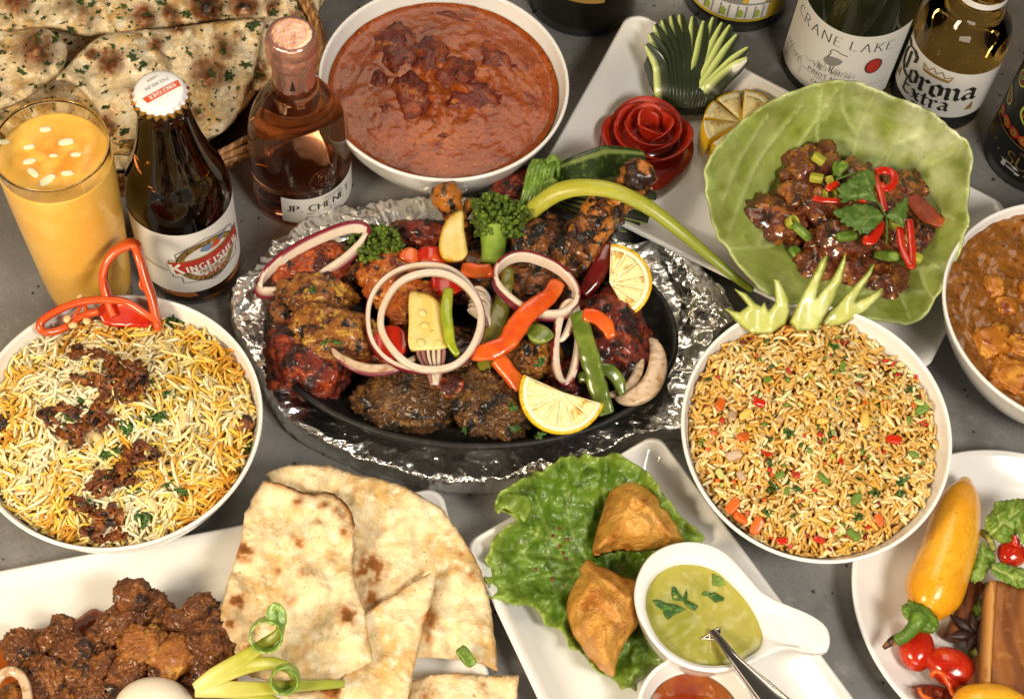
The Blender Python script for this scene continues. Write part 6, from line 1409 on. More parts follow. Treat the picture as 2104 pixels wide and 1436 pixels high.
for i, (pp, z0, lb) in enumerate(NP):
    q = Zn(pp); mq = np.mean(q, 0); q = [tuple(mq + (np.array(w) - mq) * (1.05 if i < 5 else 1.0)) for w in q]; t = thing('garlic_naan', P(*np.mean(q, 0), .03), lb, 'naan', 'garlic naan pieces in the basket')
    zf = nz(z0, 0, -.00001, i); sheet('bread', q, zf, 5, .0060, GNAAN, t, attrs={'tan': ntan(1.9), 'char': ntan(1.6, .8)}, seed=i)
    poly = catmull(np.array(q), 5); rs3 = np.random.RandomState(60 + i); parts = []
    pool = rs3.uniform(poly.min(0), poly.max(0), (int(900), 2)); pool = pool[inside(poly, pool)]; pool = pool[edge_dist(poly, pool) > 5]
    area = .5 * abs(np.sum(poly[:, 0] * np.roll(poly[:, 1], -1) - np.roll(poly[:, 0], -1) * poly[:, 1])); pool = pool[:int(area / 480)]
    for u, v in pool:
        fm = FLAKES[rs3.randint(8)]; V = np.array([x.co[:] for x in fm.vertices]); Fc = [tuple(p.vertices) for p in fm.polygons]
        s_ = rs3.choice([.25, .35, .5, .9], p=[.4, .3, .2, .1]); ez = 1e3 * np.ones(1); z_ = zf(np.array([u]), np.array([v]), ez)[0]
        R_ = rot('Z', rs3.uniform(0, 6.3)) @ rot('X', rs3.normal(0, .35)); parts.append(((V * s_) @ R_.T + P(u, v, z_ + .0006), Fc))
    if parts: V, Fc = join(parts); obj('chopped_herb', V, Fc, HERB, t, kind='stuff')
# ================================================================== flatbread on the mutton platter
Zt = lambda pts: [(400 + x / 2.782, 920 + y / 2.782) for x, y in pts]
BT = [(285, 600, 75, 1.0), (600, 530, 60, .8), (700, 410, 32, .5), (640, 710, 60, .6), (250, 870, 80, .9), (540, 870, 55, .6), (870, 960, 75, 1.2), (820, 370, 60, .7), (870, 470, 55, .8), (740, 330, 50, .6), (590, 310, 40, .6), (350, 310, 35, .35), (1000, 690, 120, 1.2), (1000, 860, 70, 1.0), (1160, 780, 50, .5), (920, 235, 34, .5), (1450, 520, 30, .5), (1590, 730, 45, .5),
      (1525, 605, 22, .4), (1340, 980, 70, .8), (1320, 1080, 60, .6), (300, 1140, 90, .9), (620, 1170, 50, .4), (770, 650, 28, .4), (1350, 1390, 80, .5), (1300, 1420, 90, .6), (1500, 1300, 30, .4), (1650, 1350, 26, .5), (770, 1395, 90, .8), (200, 1010, 70, .8), (480, 700, 28, .4), (930, 150, 0.1, 0)]
def tz(z0, gu=0.0, gv=0.0, sd=0, amp=.0022):
    def f(u, v, e):
        z = z0 + gu * (u - 680) + gv * (v - 1180) + fb2(u, v, .014, 3, sd) * amp + np.clip(e / 8, 0, 1) ** .5 * .0012
        for x, y, r, t in BT:
            if t > .55: d2 = ((u - 400 - x / 2.782) ** 2 + (v - 920 - y / 2.782) ** 2) / (r / 2.782) ** 2; z = z + .0040 * t * np.exp(-d2)
        return z
    return f
def ttan(lo=0.0, edge=.35):
    def f(u, v, e):
        t = np.zeros(len(u))
        for x, y, r, tn in BT: d = np.hypot(u - 400 - x / 2.782, v - 920 - y / 2.782) / (r / 2.782 + .01); t = np.maximum(t, tn * 1.15 * np.clip(1.2 - d, 0, 1) ** 1.3 * (1 + 1.5 * fb2(u, v, .06, 3, 7)))
        return np.clip(t * 1.0 + np.clip(1 - e / 14, 0, 1) * edge * (.6 + fb2(u, v, .03, 2, 9)) - lo, 0, 1)
    return f
def topchar(u, v, e):      # scorched upper edge of the front left piece
    d = edge_dist(np.array(Zt([(420, 185), (480, 200), (560, 225), (620, 255), (680, 265), (740, 245), (800, 262), (860, 308), (900, 370), (914, 440), (914, 440), (900, 370), (860, 308), (800, 262), (740, 245), (680, 265), (620, 255), (560, 225), (480, 200)])), np.stack([u, v], -1))
    return d
FB = [([(400, 152), (490, 108), (620, 90), (780, 100), (900, 145), (1050, 172), (1200, 222), (1330, 292), (1430, 362), (1500, 470), (1560, 560), (1622, 660), (1670, 800), (1700, 950), (1722, 1130), (1732, 1272), (1640, 1232), (1480, 1206), (1300, 1195), (1150, 1205), (900, 900), (700, 500), (430, 192)], .030, -.00001, -.00003, 'big quarter of flatbread behind with a rounded edge near the foil'),
      ([(500, 1400), (700, 1375), (830, 1368), (890, 1400), (920, 1500), (900, 1600), (480, 1600)], .024, 0, 0, 'browned flatbread piece under the curled scallion at the bottom edge'),
      ([(1385, 695), (1372, 780), (1350, 870), (1300, 1060), (1262, 1240), (1222, 1420), (1205, 1600), (820, 1600), (800, 1500), (850, 1300), (960, 1200), (960, 960), (1060, 880), (1160, 822), (1270, 752)], .036, 0, -.00002, 'narrow folded flatbread triangle pointing up in the middle'),
      ([(1225, 1335), (1350, 1297), (1500, 1282), (1650, 1302), (1852, 1296), (1842, 1436), (1835, 1560), (1210, 1560)], .022, 0, 0, 'flatbread piece at the bottom edge right of the folded triangle'),
      ([(390, 188), (480, 200), (560, 225), (620, 255), (680, 265), (740, 245), (800, 262), (860, 308), (900, 370), (914, 440), (905, 560), (905, 700), (932, 820), (972, 930), (1000, 1110), (1026, 1220), (860, 1300), (620, 1345), (420, 1335), (280, 1290), (180, 1120), (140, 960), (165, 860), (200, 720), (240, 620), (270, 500), (285, 370), (315, 330), (318, 300)], .042, .00001, -.00002, 'front left flatbread piece with a scorched top edge and brown blisters')]
for i, (pp, z0, gu, gv, lb) in enumerate(FB):
    pp = Zt(pp); rj = np.random.RandomState(i); q = straight(pp, 9); q = q + np.stack([fbm(q * .09 * np.array([[1, 1]]) @ np.array([[1, 0, 0], [0, 1, 0]]), 2, i + s) for s in (1, 2)], -1) * 2.2
    top = i == 4
    sheet('flatbread', q, tz(z0, gu, gv, i, .0055 if i in (0, 4) else .0035), 5, .0026, NAAN, attrs={'tan': (lambda u, v, e: np.clip(ttan()(u, v, e) + np.clip(1 - topchar(u, v, e) / 16, 0, 1) * .8, 0, 1)) if top else ttan(),
          'char': (lambda u, v, e: np.clip(1 - topchar(u, v, e) / 5.5, 0, 1) * np.clip(.75 + fb2(u, v, .06, 2, 3) * 1.4, 0, 1) + np.clip(ttan(.80, 0)(u, v, e), 0, .5)) if top else (lambda u, v, e: np.clip(ttan(.85, 0)(u, v, e), 0, .35))},
          round_=False, seed=i, label=lb, cat='flatbread', group='flatbread pieces on the mutton platter')
inst('spring_onion_piece', GO[1], P(958, 1348, .034), (0, 0, -.8), 1.3, label='green onion piece lying on the big flatbread near its lower edge', cat='spring onion')
# ================================================================== mutton
Zm = lambda x, y: (x / 3.757, 1060 + y / 3.757)
MU = [(1030, 610, 120, 100, .044, 'brown mutton chunk perched on top of the pile'), (1150, 660, 110, 80, .038, 'mutton chunk just behind the perched one'), (960, 800, 200, 120, .034, 'large brown mutton chunk under the perched one'), (480, 860, 90, 70, .030, 'small mutton chunk at the upper left of the pile'), (170, 1030, 130, 105, .028, 'squarish dark mutton chunk at the far left'), (400, 985, 110, 80, .028, 'greyish mutton chunk right of the far left one'),
      (610, 1050, 170, 110, .032, 'wide reddish mutton chunk left of the pale one'), (1090, 1000, 155, 115, .042, 'pale yellow mutton chunk in the middle of the pile'), (1535, 740, 130, 95, .034, 'reddish mutton chunk at the upper right of the pile'), (1365, 830, 85, 95, .034, 'upright mutton chunk left of the upper right one'), (1640, 1020, 205, 170, .036, 'biggest crusty mutton chunk at the right beside the scallion'), (1350, 1080, 120, 150, .040, 'tall orange mutton chunk right of the pale one'),
      (350, 1240, 150, 130, .032, 'orange brown mutton chunk by the onion ring'), (620, 1220, 120, 90, .034, 'mutton chunk below the wide reddish one'), (810, 1150, 100, 85, .036, 'small mutton chunk in the centre of the pile'), (1000, 1190, 130, 105, .038, 'mutton chunk above the egg at its left'), (1240, 1210, 140, 90, .036, 'mutton chunk above the egg'), (720, 1340, 150, 110, .030, 'mutton chunk left of the egg at the bottom edge'), (480, 1370, 110, 90, .028, 'mutton chunk at the bottom edge near the onion ring'),
      (1560, 1300, 170, 110, .030, 'mutton chunk below the big crusty one'), (780, 930, 120, 80, .032, 'flat mutton chunk in the upper middle of the pile'), (1240, 780, 110, 80, .032, 'shadowed mutton chunk behind the pale one'), (260, 1150, 90, 70, .028, 'small mutton scrap at the left of the pile'), (900, 1330, 110, 100, .030, 'mutton chunk touching the left of the egg')]
for i, (x, y, a, b, z, lb) in enumerate(MU):
    u, v = Zm(x, y); blob('mutton_chunk', u, v, z - .006, a * 1.15 / 3.757, b * 1.15 / 3.757, .0125, MUTTONY if i in (7, 11) else MUTTON, rotd=29 * i, seed=500 + i, amp=.28, freq=1.5, sub=5 if a > 120 else 4, fine=.17, power=.8, label=lb, cat='mutton', group='mutton chunks on the platter')
sheet('orange_gravy', [(-60, 1330), (15, 1315), (40, 1295), (90, 1290), (150, 1275), (190, 1250), (215, 1258), (300, 1275), (390, 1275), (440, 1290), (480, 1345), (480, 1440), (400, 1560), (-60, 1560)], lambda u, v, e: .0078 + .0014 * np.clip(e / 14, 0, 1) + fb2(u, v, .05, 2, 6) * .0005, 8, 0, OIL, closed_z=.0072, label='orange oily gravy pooled under the mutton', cat='gravy')
V, Fc = blob_vf(P(316, 1462, .030), (.0215, .0185, .0165), .1, 1, .02, .8, 4, fine=.0); obj('boiled_egg', V, Fc, EGG, label='smooth white boiled egg at the bottom edge among the mutton', cat='egg')
onion_ring(22, 1432, 36, 52, 0, lambda u, v: .036 + 0 * u, .0026, .0038, np.array([.2, -.3, .9]), ONIONC, 'translucent onion ring at the bottom left corner', skin=False, seed=31, group='onion rings on the mutton platter')
blob('mutton_chunk', 26, 1432, .026, 26, 26, .010, MUTTONY, seed=77, sub=4, amp=.25, fine=.12, label='golden mutton piece seen through the bottom left onion ring', cat='mutton', group='mutton chunks on the platter')
# curled scallion
sg = thing('scallion_curl', P(420, 1410, .04), 'scallion cut into splayed strips with two curled green ends beside the egg', 'scallion')
for pp, w in [([(402, 1414, .048), (440, 1388, .052), (490, 1358, .056), (540, 1325, .060), (572, 1300, .064), (578, 1275, .066)], [.0032, .0044, .0042, .0036, .003, .002]), ([(402, 1416, .048), (450, 1390, .052), (510, 1368, .055), (560, 1362, .058), (592, 1372, .058), (606, 1392, .054)], [.003, .0042, .004, .0036, .003, .002]),
              ([(402, 1418, .047), (470, 1416, .050), (540, 1414, .050), (620, 1408, .049), (708, 1404, .048)], [.0035, .0044, .0036, .0030, .0020]), ([(404, 1420, .046), (470, 1420, .047), (540, 1430, .046), (585, 1450, .045)], [.003, .0036, .003, .002])]:
    path = px_path(pp, 5); k = len(path); V, Fc = tube_vf(path, (np.interp(np.linspace(0, 1, k), np.linspace(0, 1, len(w)), w), .0016), sec=rsec(12, 3), up=UP)
    obj('strip', V, Fc, SCALL, sg, attrs={'in': np.repeat(np.clip((np.linspace(0, 1, k) - .55) * 1.6, 0, .75), 12), 'skin': np.repeat(np.clip(.5 - np.linspace(0, 1, k), 0, .5), 12)})
def coil(cu_, cv_, z, r, turns, wid, ax, parent):
    c = P(cu_, cv_, z); t = np.linspace(0, turns * 2 * PI, int(26 * turns)); ax = np.array(ax, float); ax /= np.linalg.norm(ax)
    a = np.cross(ax, [0, 0, 1.0]); a /= np.linalg.norm(a); b = np.cross(ax, a); rr_ = r * (1 - .05 * t / (2 * PI))
    pts = c + (rr_ * np.cos(t))[:, None] * a + (rr_ * np.sin(t))[:, None] * b + np.outer(t / (2 * PI) * wid * .25, ax)
    U = (pts - c) - np.outer((pts - c) @ ax, ax)
    V, Fc = tube_vf(pts, (wid, .0006), sec=rsec(10, 4), up=U / np.linalg.norm(U, axis=1)[:, None]); obj('curl', V, Fc, CURL, parent)
coil(548, 1302, .066, .0085, 1.6, .0062, (.12, -.55, .82), sg); coil(586, 1392, .056, .0072, 1.7, .0065, (.1, -.55, .82), sg)
strip('curl_tip', [(560, 1285, .072), (558, 1265, .075), (564, 1248, .076), (578, 1262, .073), (580, 1285, .070)], [.001, .003, .003, .003, .002], .0006, CURL, None, None, parent=sg, up=(.4, -.5, .7))

# ================================================================== samosa plate
Zs = lambda pts: [(960 + x / 2.583, 880 + y / 2.583) for x, y in pts]
LO = [(145, 430), (160, 375), (180, 335), (225, 312), (262, 288), (330, 250), (362, 225), (395, 235), (430, 205), (472, 182), (492, 152), (530, 158), (565, 138), (585, 158), (622, 134), (680, 150), (735, 150), (760, 130), (790, 128), (840, 160), (905, 195), (960, 235), (1000, 285), (1040, 345), (1150, 480), (1250, 570), (1242, 600), (1150, 640), (1100, 800), (1040, 1000), (1052, 1240), (990, 1262), (945, 1320), (905, 1350), (900, 1392), (862, 1372), (815, 1380), (790, 1340), (720, 1300), (690, 1282), (640, 1232), (600, 1180), (540, 1160), (530, 1110), (490, 1062), (430, 1052), (400, 1010), (370, 955), (290, 938), (200, 922), (150, 912), (108, 880), (118, 830), (92, 790), (110, 740), (98, 685), (125, 650), (130, 600), (158, 560), (215, 520), (262, 490), (230, 460), (180, 440)]
LV = [[(1060, 1200), (850, 900), (640, 780), (500, 660), (400, 480), (330, 360)], [(640, 780), (480, 780), (330, 800), (180, 860)], [(700, 800), (560, 560), (520, 380), (500, 200)], [(760, 820), (720, 560), (720, 360), (740, 180)], [(560, 700), (350, 660), (150, 640)], [(600, 760), (470, 880), (400, 960)], [(780, 860), (860, 620), (940, 420), (980, 300)], [(850, 900), (700, 1060), (620, 1180)], [(480, 600), (300, 540), (220, 540)], [(900, 960), (860, 1150), (850, 1340)]]
LVp = [Zs(l) for l in LV]
def lz(u, v, e):
    f = 1 - np.clip(e / 95, 0, 1); w = np.arctan2(v - 1120, u - 1210)
    return .013 + np.interp(v, [930, 1010, 1120, 1250], [.016, .010, .003, 0]) + .012 * f ** 1.4 * np.interp(v, [930, 1120, 1420], [1.3, 1.0, .35]) + fb2(u, v, .020, 3, 5) * .0075 + (.5 * np.sin(w * 21 + fb2(u, v, .01, 1, 3) * 4) + .5 * np.sin(w * 34)) * .0052 * f ** 3 - veins(u, v, LVp, 9) * .0022
sheet('lettuce_leaf', Zs(LO), lz, 5.5, .0008, LETT, attrs={'vein': lambda u, v, e: veins(u, v, LVp, 3.5) * .5, 'pale': lambda u, v, e: np.clip(1 - e / 22, 0, 1) * .55 + np.clip((1090 - u) / 100, 0, 1) * .4}, label='ruffled green lettuce leaf under the samosas', cat='leaf')
LF = [(150, 440), (145, 400), (175, 340), (230, 345), (290, 350), (335, 375), (345, 415), (325, 460), (300, 495), (270, 470), (235, 445), (190, 425), (170, 450)]
sheet('lettuce_fold', Zs(LF), lambda u, v, e: .036 + .004 * np.sin(u * .06 + v * .05) + .0020 * np.clip(e / 10, 0, 1), 4, .0008, LETT, attrs={'vein': lambda u, v, e: 0 * u, 'pale': lambda u, v, e: .35 + np.clip(1 - e / 10, 0, 1) * .5}, label='small curled lettuce frill at the leaf edge by the foil', cat='leaf')
def samosa(pp, z0, hgt, ridges, lb, sd, tans):
    pp = Zs(pp); rg = [Zs(r_) for r_ in ridges]
    def zf(u, v, e):
        s_ = np.clip(e / 62, 0, 1); return z0 + hgt * (1 - (1 - s_) ** 2.0) + veins(u, v, rg, 11) * .0042 * np.clip(e / 12, 0, 1) + fb2(u, v, .030, 3, sd) * .0036 * np.clip(e / 10, 0, 1)
    sheet('samosa', pp, zf, 4.5, 0, SAMOSA, closed_z=z0 - .004, attrs={'tan': lambda u, v, e: np.clip(veins(u, v, rg, 8) * .45 + np.clip(1 - e / 9, 0, 1) * .35 + fb2(u, v, .035, 3, sd + 3) * .75, 0, 1)}, label=lb, cat='samosa', group='samosas on the lettuce', seed=sd)
samosa([(665, 645), (672, 600), (690, 530), (712, 460), (732, 400), (752, 345), (775, 305), (800, 275), (825, 263), (860, 262), (900, 262), (960, 288), (1000, 320), (1032, 352), (1060, 395), (1085, 440), (1110, 500), (1130, 550), (1146, 590), (1100, 605), (1040, 622), (960, 635), (900, 640), (840, 632), (790, 638), (740, 640), (715, 655), (690, 660), (672, 655)],
       .026, .022, [[(900, 300), (930, 380), (985, 440), (1060, 540), (1080, 580)], [(790, 560), (760, 590), (700, 640)], [(890, 360), (930, 350), (980, 430)]], 'golden samosa at the upper right of the lettuce', 2, None)
samosa([(598, 745), (615, 715), (640, 690), (665, 705), (690, 728), (730, 738), (780, 762), (830, 790), (895, 812), (915, 900), (908, 1030), (880, 1070), (850, 1112), (820, 1170), (800, 1222), (788, 1270), (778, 1308), (740, 1285), (690, 1252), (640, 1195), (600, 1130), (565, 1080), (545, 1022), (532, 980), (530, 930), (540, 885), (560, 840), (590, 790), (612, 770)],
       .026, .021, [[(640, 700), (700, 770), (780, 830), (830, 880), (860, 900)], [(660, 790), (640, 850), (655, 860)], [(870, 1020), (790, 1060), (760, 1040)]], 'golden samosa with a knotted tip leaning on the green dip cup', 5, None)
for i, (x, y) in enumerate([(490, 530), (490, 625), (510, 660), (525, 690), (362, 748), (452, 800), (530, 590), (455, 570)]):
    c = P(960 + x / 2.583, 880 + y / 2.583, .024 + .004 * (i % 2)); V, Fc = blob_vf(c, (.0013, .0010, .0008), i, i, .3, 2, 2); obj('pastry_crumb', V, Fc, CINN, label='%s pastry crumb on the lettuce %s' % (['orange', 'golden', 'larger', 'long', 'pale', 'flat', 'tiny', 'far'][i], ['below the frill', 'left of the upper samosa', 'beside the midrib', 'near the knotted samosa tip', 'at the left side of the leaf', 'below the left blister', 'between the frill and the samosa', 'close to the frill'][i]), cat='crumb', group='crumbs on the lettuce')
# green dip cup with a handle
Zc = lambda pts: np.array([(1280 + x / 4.034, 1080 + y / 4.034) for x, y in pts])
OUT = Zc([(90, 570), (100, 480), (122, 400), (165, 310), (220, 240), (280, 195), (350, 160), (430, 135), (520, 122), (610, 125), (700, 142), (780, 172), (860, 222), (930, 285), (1000, 362), (1055, 425), (1110, 490), (1160, 540), (1220, 580), (1290, 618), (1370, 652), (1450, 685), (1530, 718), (1610, 762), (1672, 808), (1710, 860), (1726, 930), (1718, 1000), (1685, 1052), (1640, 1056), (1560, 1040), (1480, 1016), (1400, 1010), (1320, 1026), (1240, 1062), (1160, 1100), (1060, 1142), (980, 1170), (900, 1190), (820, 1205), (740, 1210), (650, 1200), (560, 1180), (470, 1146), (390, 1100), (330, 1050), (270, 985), (215, 915), (170, 835), (130, 760), (104, 680)])
INN = Zc([(196, 600), (205, 520), (232, 450), (275, 390), (335, 340), (400, 305), (480, 286), (560, 282), (640, 290), (720, 312), (800, 350), (870, 410), (940, 480), (1000, 545), (1055, 610), (1105, 690), (1140, 760), (1168, 840), (1180, 900), (1165, 960), (1120, 1015), (1050, 1060), (980, 1100), (900, 1125), (800, 1138), (700, 1136), (600, 1118), (520, 1088), (450, 1050), (390, 1008), (330, 950), (280, 880), (240, 800), (212, 720), (198, 660)])
zr = .044; ow = Pn(OUT[:, 0], OUT[:, 1], zr)[:, :2]; iw = Pn(INN[:, 0], INN[:, 1], zr)[:, :2]; cw_ = iw.mean(0)
def by_angle(p, n=160):
    p = catmull(p, .0008); a = np.arctan2(p[:, 1] - cw_[1], p[:, 0] - cw_[0]); r_ = np.hypot(p[:, 0] - cw_[0], p[:, 1] - cw_[1]); o = np.argsort(a); t = np.arange(n) * 2 * PI / n - PI
    return np.interp(t, a[o], r_[o], period=2 * PI), t
ro_, t_ = by_angle(ow); ri_, _ = by_angle(iw)
def cl(r_, z): return np.stack([cw_[0] + r_ * np.cos(t_), cw_[1] + r_ * np.sin(t_), z + 0 * r_], -1)
hand = np.clip((ro_ - ri_ - .006) / .02, 0, 1)
foot = np.minimum(ro_ * .62, .024)
lps = [cl(foot * .9, .0075), cl(foot, .0068), cl(foot * 1.03, .0082), cl(np.minimum(ro_ * .86, .0345) , .022), cl(np.minimum(ro_ * .95, .039 + hand * .002), .034 + hand * .0), cl(ro_ - .0012, zr - .004 - hand * .002), cl(ro_ - .0002, zr - .0018), cl(ro_ - .0006, zr - .0004), cl(ro_ - .002, zr + .0002), cl(ri_ + (ro_ - ri_) * .55, zr - .0002 - hand * .004), cl(ri_ + (ro_ - ri_) * .25, zr - .0006 - hand * .003), cl(ri_, zr - .0035), cl(ri_ * .96, zr - .010), cl(ri_ * .86, zr - .020), cl(ri_ * .6, zr - .029), cl(ri_ * .2, zr - .031)]
V, Fc = loops_vf(lps); obj('dip_cup', V, Fc, CER, label='white handled dip cup filled with green chutney', cat='cup')
n_ = len(t_); V = np.concatenate([[np.array([*cw_, zr - .0062])]] + [cl(ri_ * .985 * k / 14, zr - .0062 + (.0008 if k == 14 else 0)) for k in range(1, 15)])
V[:, 2] += fb2(V[:, 0], V[:, 1], 120, 2, 4) * .0003
Fc = [(0, 1 + j, 1 + (j + 1) % n_) for j in range(n_)] + [(1 + k * n_ + j, 1 + (k + 1) * n_ + j, 1 + (k + 1) * n_ + (j + 1) % n_, 1 + k * n_ + (j + 1) % n_) for k in range(13) for j in range(n_)]
obj('green_chutney', V, Fc, CHUT, label='smooth speckled green chutney filling the handled cup', cat='dip')
for pp, lb in [([(248, 612), (300, 612), (360, 640), (440, 650), (515, 690), (470, 715), (420, 735), (375, 775), (345, 740), (330, 700), (280, 665)], 'largest dark herb leaf floating at the left of the chutney'), ([(405, 500), (440, 510), (470, 560), (500, 600), (525, 520), (535, 560), (530, 610), (600, 650), (622, 665), (590, 700), (550, 680), (500, 620), (460, 620), (410, 610), (405, 560)], 'branched herb piece above the largest leaf'),
               ([(650, 560), (680, 538), (725, 555), (760, 548), (835, 590), (835, 615), (760, 635), (730, 600), (700, 572), (665, 580)], 'dark herb leaf in the middle of the chutney'), ([(740, 400), (760, 396), (862, 460), (850, 490), (800, 498), (745, 495)], 'pale sunken leaf piece at the upper right of the chutney')]:
    leaf('herb_leaf', [tuple(q) for q in Zc(pp)], lambda u, v, e: zr - .0056 + fb2(u, v, .06, 2, 3) * .0010, HERBP if 'pale' not in lb else LEEK, sp=3, label=lb, cat='herb', group='herb leaves floating on the green chutney')
# spoon
sp_ = thing('teaspoon', P(1500, 1340, .04), 'ridged silver spoon standing in the green chutney', 'spoon')
pth = px_path([(1462, 1296, .0405), (1482, 1318, .0450), (1505, 1348, .0495), (1545, 1392, .0540), (1590, 1440, .0575), (1640, 1492, .060)], 4); k = len(pth)
wv = np.interp(np.linspace(0, 1, k), [0, .08, .3, .6, .85, 1], [.0016, .0020, .0028, .0058, .0074, .006])
V, Fc = tube_vf(pth, (wv, .0013), sec=rsec(16, 3), up=UP); obj('handle', V, Fc, STEEL, sp_)
for sgn in (-1, 1):
    T_ = np.gradient(pth, axis=0); S_ = np.cross(T_, UP); S_ /= np.linalg.norm(S_, axis=1)[:, None]
    V, Fc = tube_vf(pth + S_ * (sgn * wv * .80)[:, None] + UP * .0011, .0006, 8); obj('handle_ridge', V, Fc, STEEL, sp_)
sheet('bowl_top', [tuple(q) for q in Zc([(640, 935), (720, 885), (808, 832), (812, 880), (800, 915), (765, 945), (700, 940)])], lambda u, v, e: zr - .0052 + (1310 - v) * .00003, 3, .0008, STEEL, sp_, round_=False)
V, Fc = blob_vf(P(1440, 1290, .034), (.012, .008, .003), .6, 2, .01, 1, 3); obj('spoon_bowl', V, Fc, STEEL, sp_)
# second cup
c2 = P(1432, 1462, .034)
V, Fc = lathe_vf(smooth_prof([(0, .003), (.014, .002), (.018, 0), (.020, .003), (.028, .018), (.0315, .030), (.0322, .0335), (.0315, .0345), (.0300, .0335), (.0285, .029), (.022, .014), (.012, .008), (0, .007)], .002), 80)
V = V * [1, 1, .82] + [c2[0], c2[1], .0062]; obj('dip_cup', V, Fc, CER, label='second white dip cup cut off by the bottom edge', cat='cup')
disc('tamarind_chutney', np.array([c2[0], c2[1], .0235]), .0248, 0, TAMA, lambda x, y: fb2(x, y, 130, 2, 6) * .0007, n=60, k=20, label='orange brown chutney in the second dip cup', cat='dip')
# ================================================================== spice plate
Zp = lambda x, y: (1720 + x / 2.68, 900 + y / 2.68)
yp = thing('yellow_pepper', P(1935, 1150, .02), 'long smooth yellow pepper with a green stem lying on the round plate', 'pepper')
ctl = [(462, 985, 62, .028), (478, 955, 100, .030), (505, 900, 145, .033), (530, 840, 160, .034), (565, 760, 152, .034), (600, 660, 148, .034), (625, 560, 146, .034), (650, 460, 136, .033), (675, 370, 114, .031), (690, 310, 86, .029), (700, 265, 52, .027), (704, 238, 22, .025)]
path = px_path([(*Zp(x, y), z) for x, y, r, z in ctl], 4); k = len(path)
arc_ = np.concatenate([[0], np.cumsum(np.linalg.norm(np.diff(np.array([Zp(x, y) for x, y, _, _ in ctl]), axis=0), axis=1))]); arc_ /= arc_[-1]
pl = np.concatenate([[0], np.cumsum(np.linalg.norm(np.diff(path, axis=0), axis=1))]); pl /= pl[-1]
rad = np.interp(pl, arc_, [r for _, _, r, _ in ctl]) / 2.68 / 3560
rad = np.convolve(np.pad(rad, 5, 'edge'), np.ones(11) / 11, 'valid'); rad[-1] *= .4; rad[0] *= .7
V, Fc = tube_vf(path, (rad, rad * .88), n=48, up=UP)
th_ = np.tile(np.arange(48) * 2 * PI / 48, k); ctr = np.repeat(path, 48, 0); lob = 1 + .045 * np.cos(th_ * 3 + .8) + .02 * np.sin(np.repeat(pl, 48) * 14 + th_)
V = ctr + (V - ctr) * lob[:, None]; obj('flesh', V, Fc, YPEP, yp)
V, Fc = blob_vf(P(*Zp(460, 985), .040), (.0105, .0072, .004), -.6, 3, .25, 2.2, 4); obj('calyx', V, Fc, YSTEM, yp)
for pp, w, m in [([(455, 985, .042), (430, 1030, .042), (380, 1085, .038), (330, 1110, .034)], [.0058, .0040, .0034, .0036], YSTEM), ([(335, 1105, .034), (300, 1118, .032), (255, 1155, .030)], [.0034, .0022, .0012], BONE)]:
    path = px_path([(*Zp(x, y), z) for x, y, z in pp], 4); V, Fc = tube_vf(path, np.interp(np.linspace(0, 1, len(path)), np.linspace(0, 1, len(w)), w), 14); obj('stem', V, Fc, m, yp)
for i, (x, y, a, b, r_, z, lb) in enumerate([(437, 1158, 100, 118, 0, .020, 'upright red cherry tomato below the pepper stem'), (628, 1262, 140, 104, -22, .020, 'oval red cherry tomato lying lowest on the round plate'), (962, 636, 82, 74, 20, .030, 'red cherry tomato with a pointed tip among the mint leaves')]):
    t = blob('cherry_tomato', *Zp(x, y), z, a / 2.68, b / 2.68, .0125, CHERRY, rotd=r_, seed=600 + i, amp=.03, fine=0, sub=4, label=lb, cat='tomato', group='cherry tomatoes on the round plate')
ti = P(*Zp(985, 555), .040); V, Fc = tube_vf(np.array([P(*Zp(975, 590), .038), ti, P(*Zp(975, 535), .044)]), [.004, .0022, .0006], 10)
obj('tomato_tip', V, Fc, CHERRY, bpy.data.objects['cherry_tomato.002'])
ML = [([(812, 500), (815, 440), (860, 390), (865, 350), (930, 340), (1000, 330), (1080, 340), (1090, 420), (1050, 470), (1000, 520), (960, 570), (900, 580), (850, 545)], [[(830, 540), (900, 480), (1040, 370)], [(900, 480), (880, 400)], [(950, 440), (980, 350)], [(920, 465), (980, 500)]], .040, 'largest crinkled mint leaf above the tipped cherry tomato'),
      ([(800, 560), (830, 600), (870, 640), (875, 680), (840, 720), (800, 780), (750, 800), (730, 770), (750, 700), (770, 640), (790, 590)], [[(800, 570), (800, 680), (750, 790)], [(805, 640), (860, 660)]], .036, 'narrow mint leaf touching the yellow pepper'),
      ([(850, 690), (900, 680), (960, 700), (1040, 715), (1080, 760), (1060, 830), (1000, 825), (930, 800), (880, 770), (845, 740)], [[(855, 710), (940, 750), (1040, 790)], [(930, 745), (970, 710)], [(950, 755), (990, 810)]], .042, 'mint leaf below the tipped cherry tomato'),
      ([(760, 870), (800, 880), (830, 920), (800, 980), (760, 985), (738, 940)], [[(765, 880), (790, 970)]], .020, 'shaded mint leaf between the pepper and the wooden board'), ([(980, 440), (1029, 420), (1090, 450), (1080, 560), (1020, 590), (990, 520)], [[(1000, 450), (1040, 570)]], .044, 'mint leaf at the right frame edge'), ([(810, 790), (850, 800), (850, 900), (820, 900)], [[(820, 800), (840, 890)]], .022, 'small dark mint leaf beside the wooden board')]
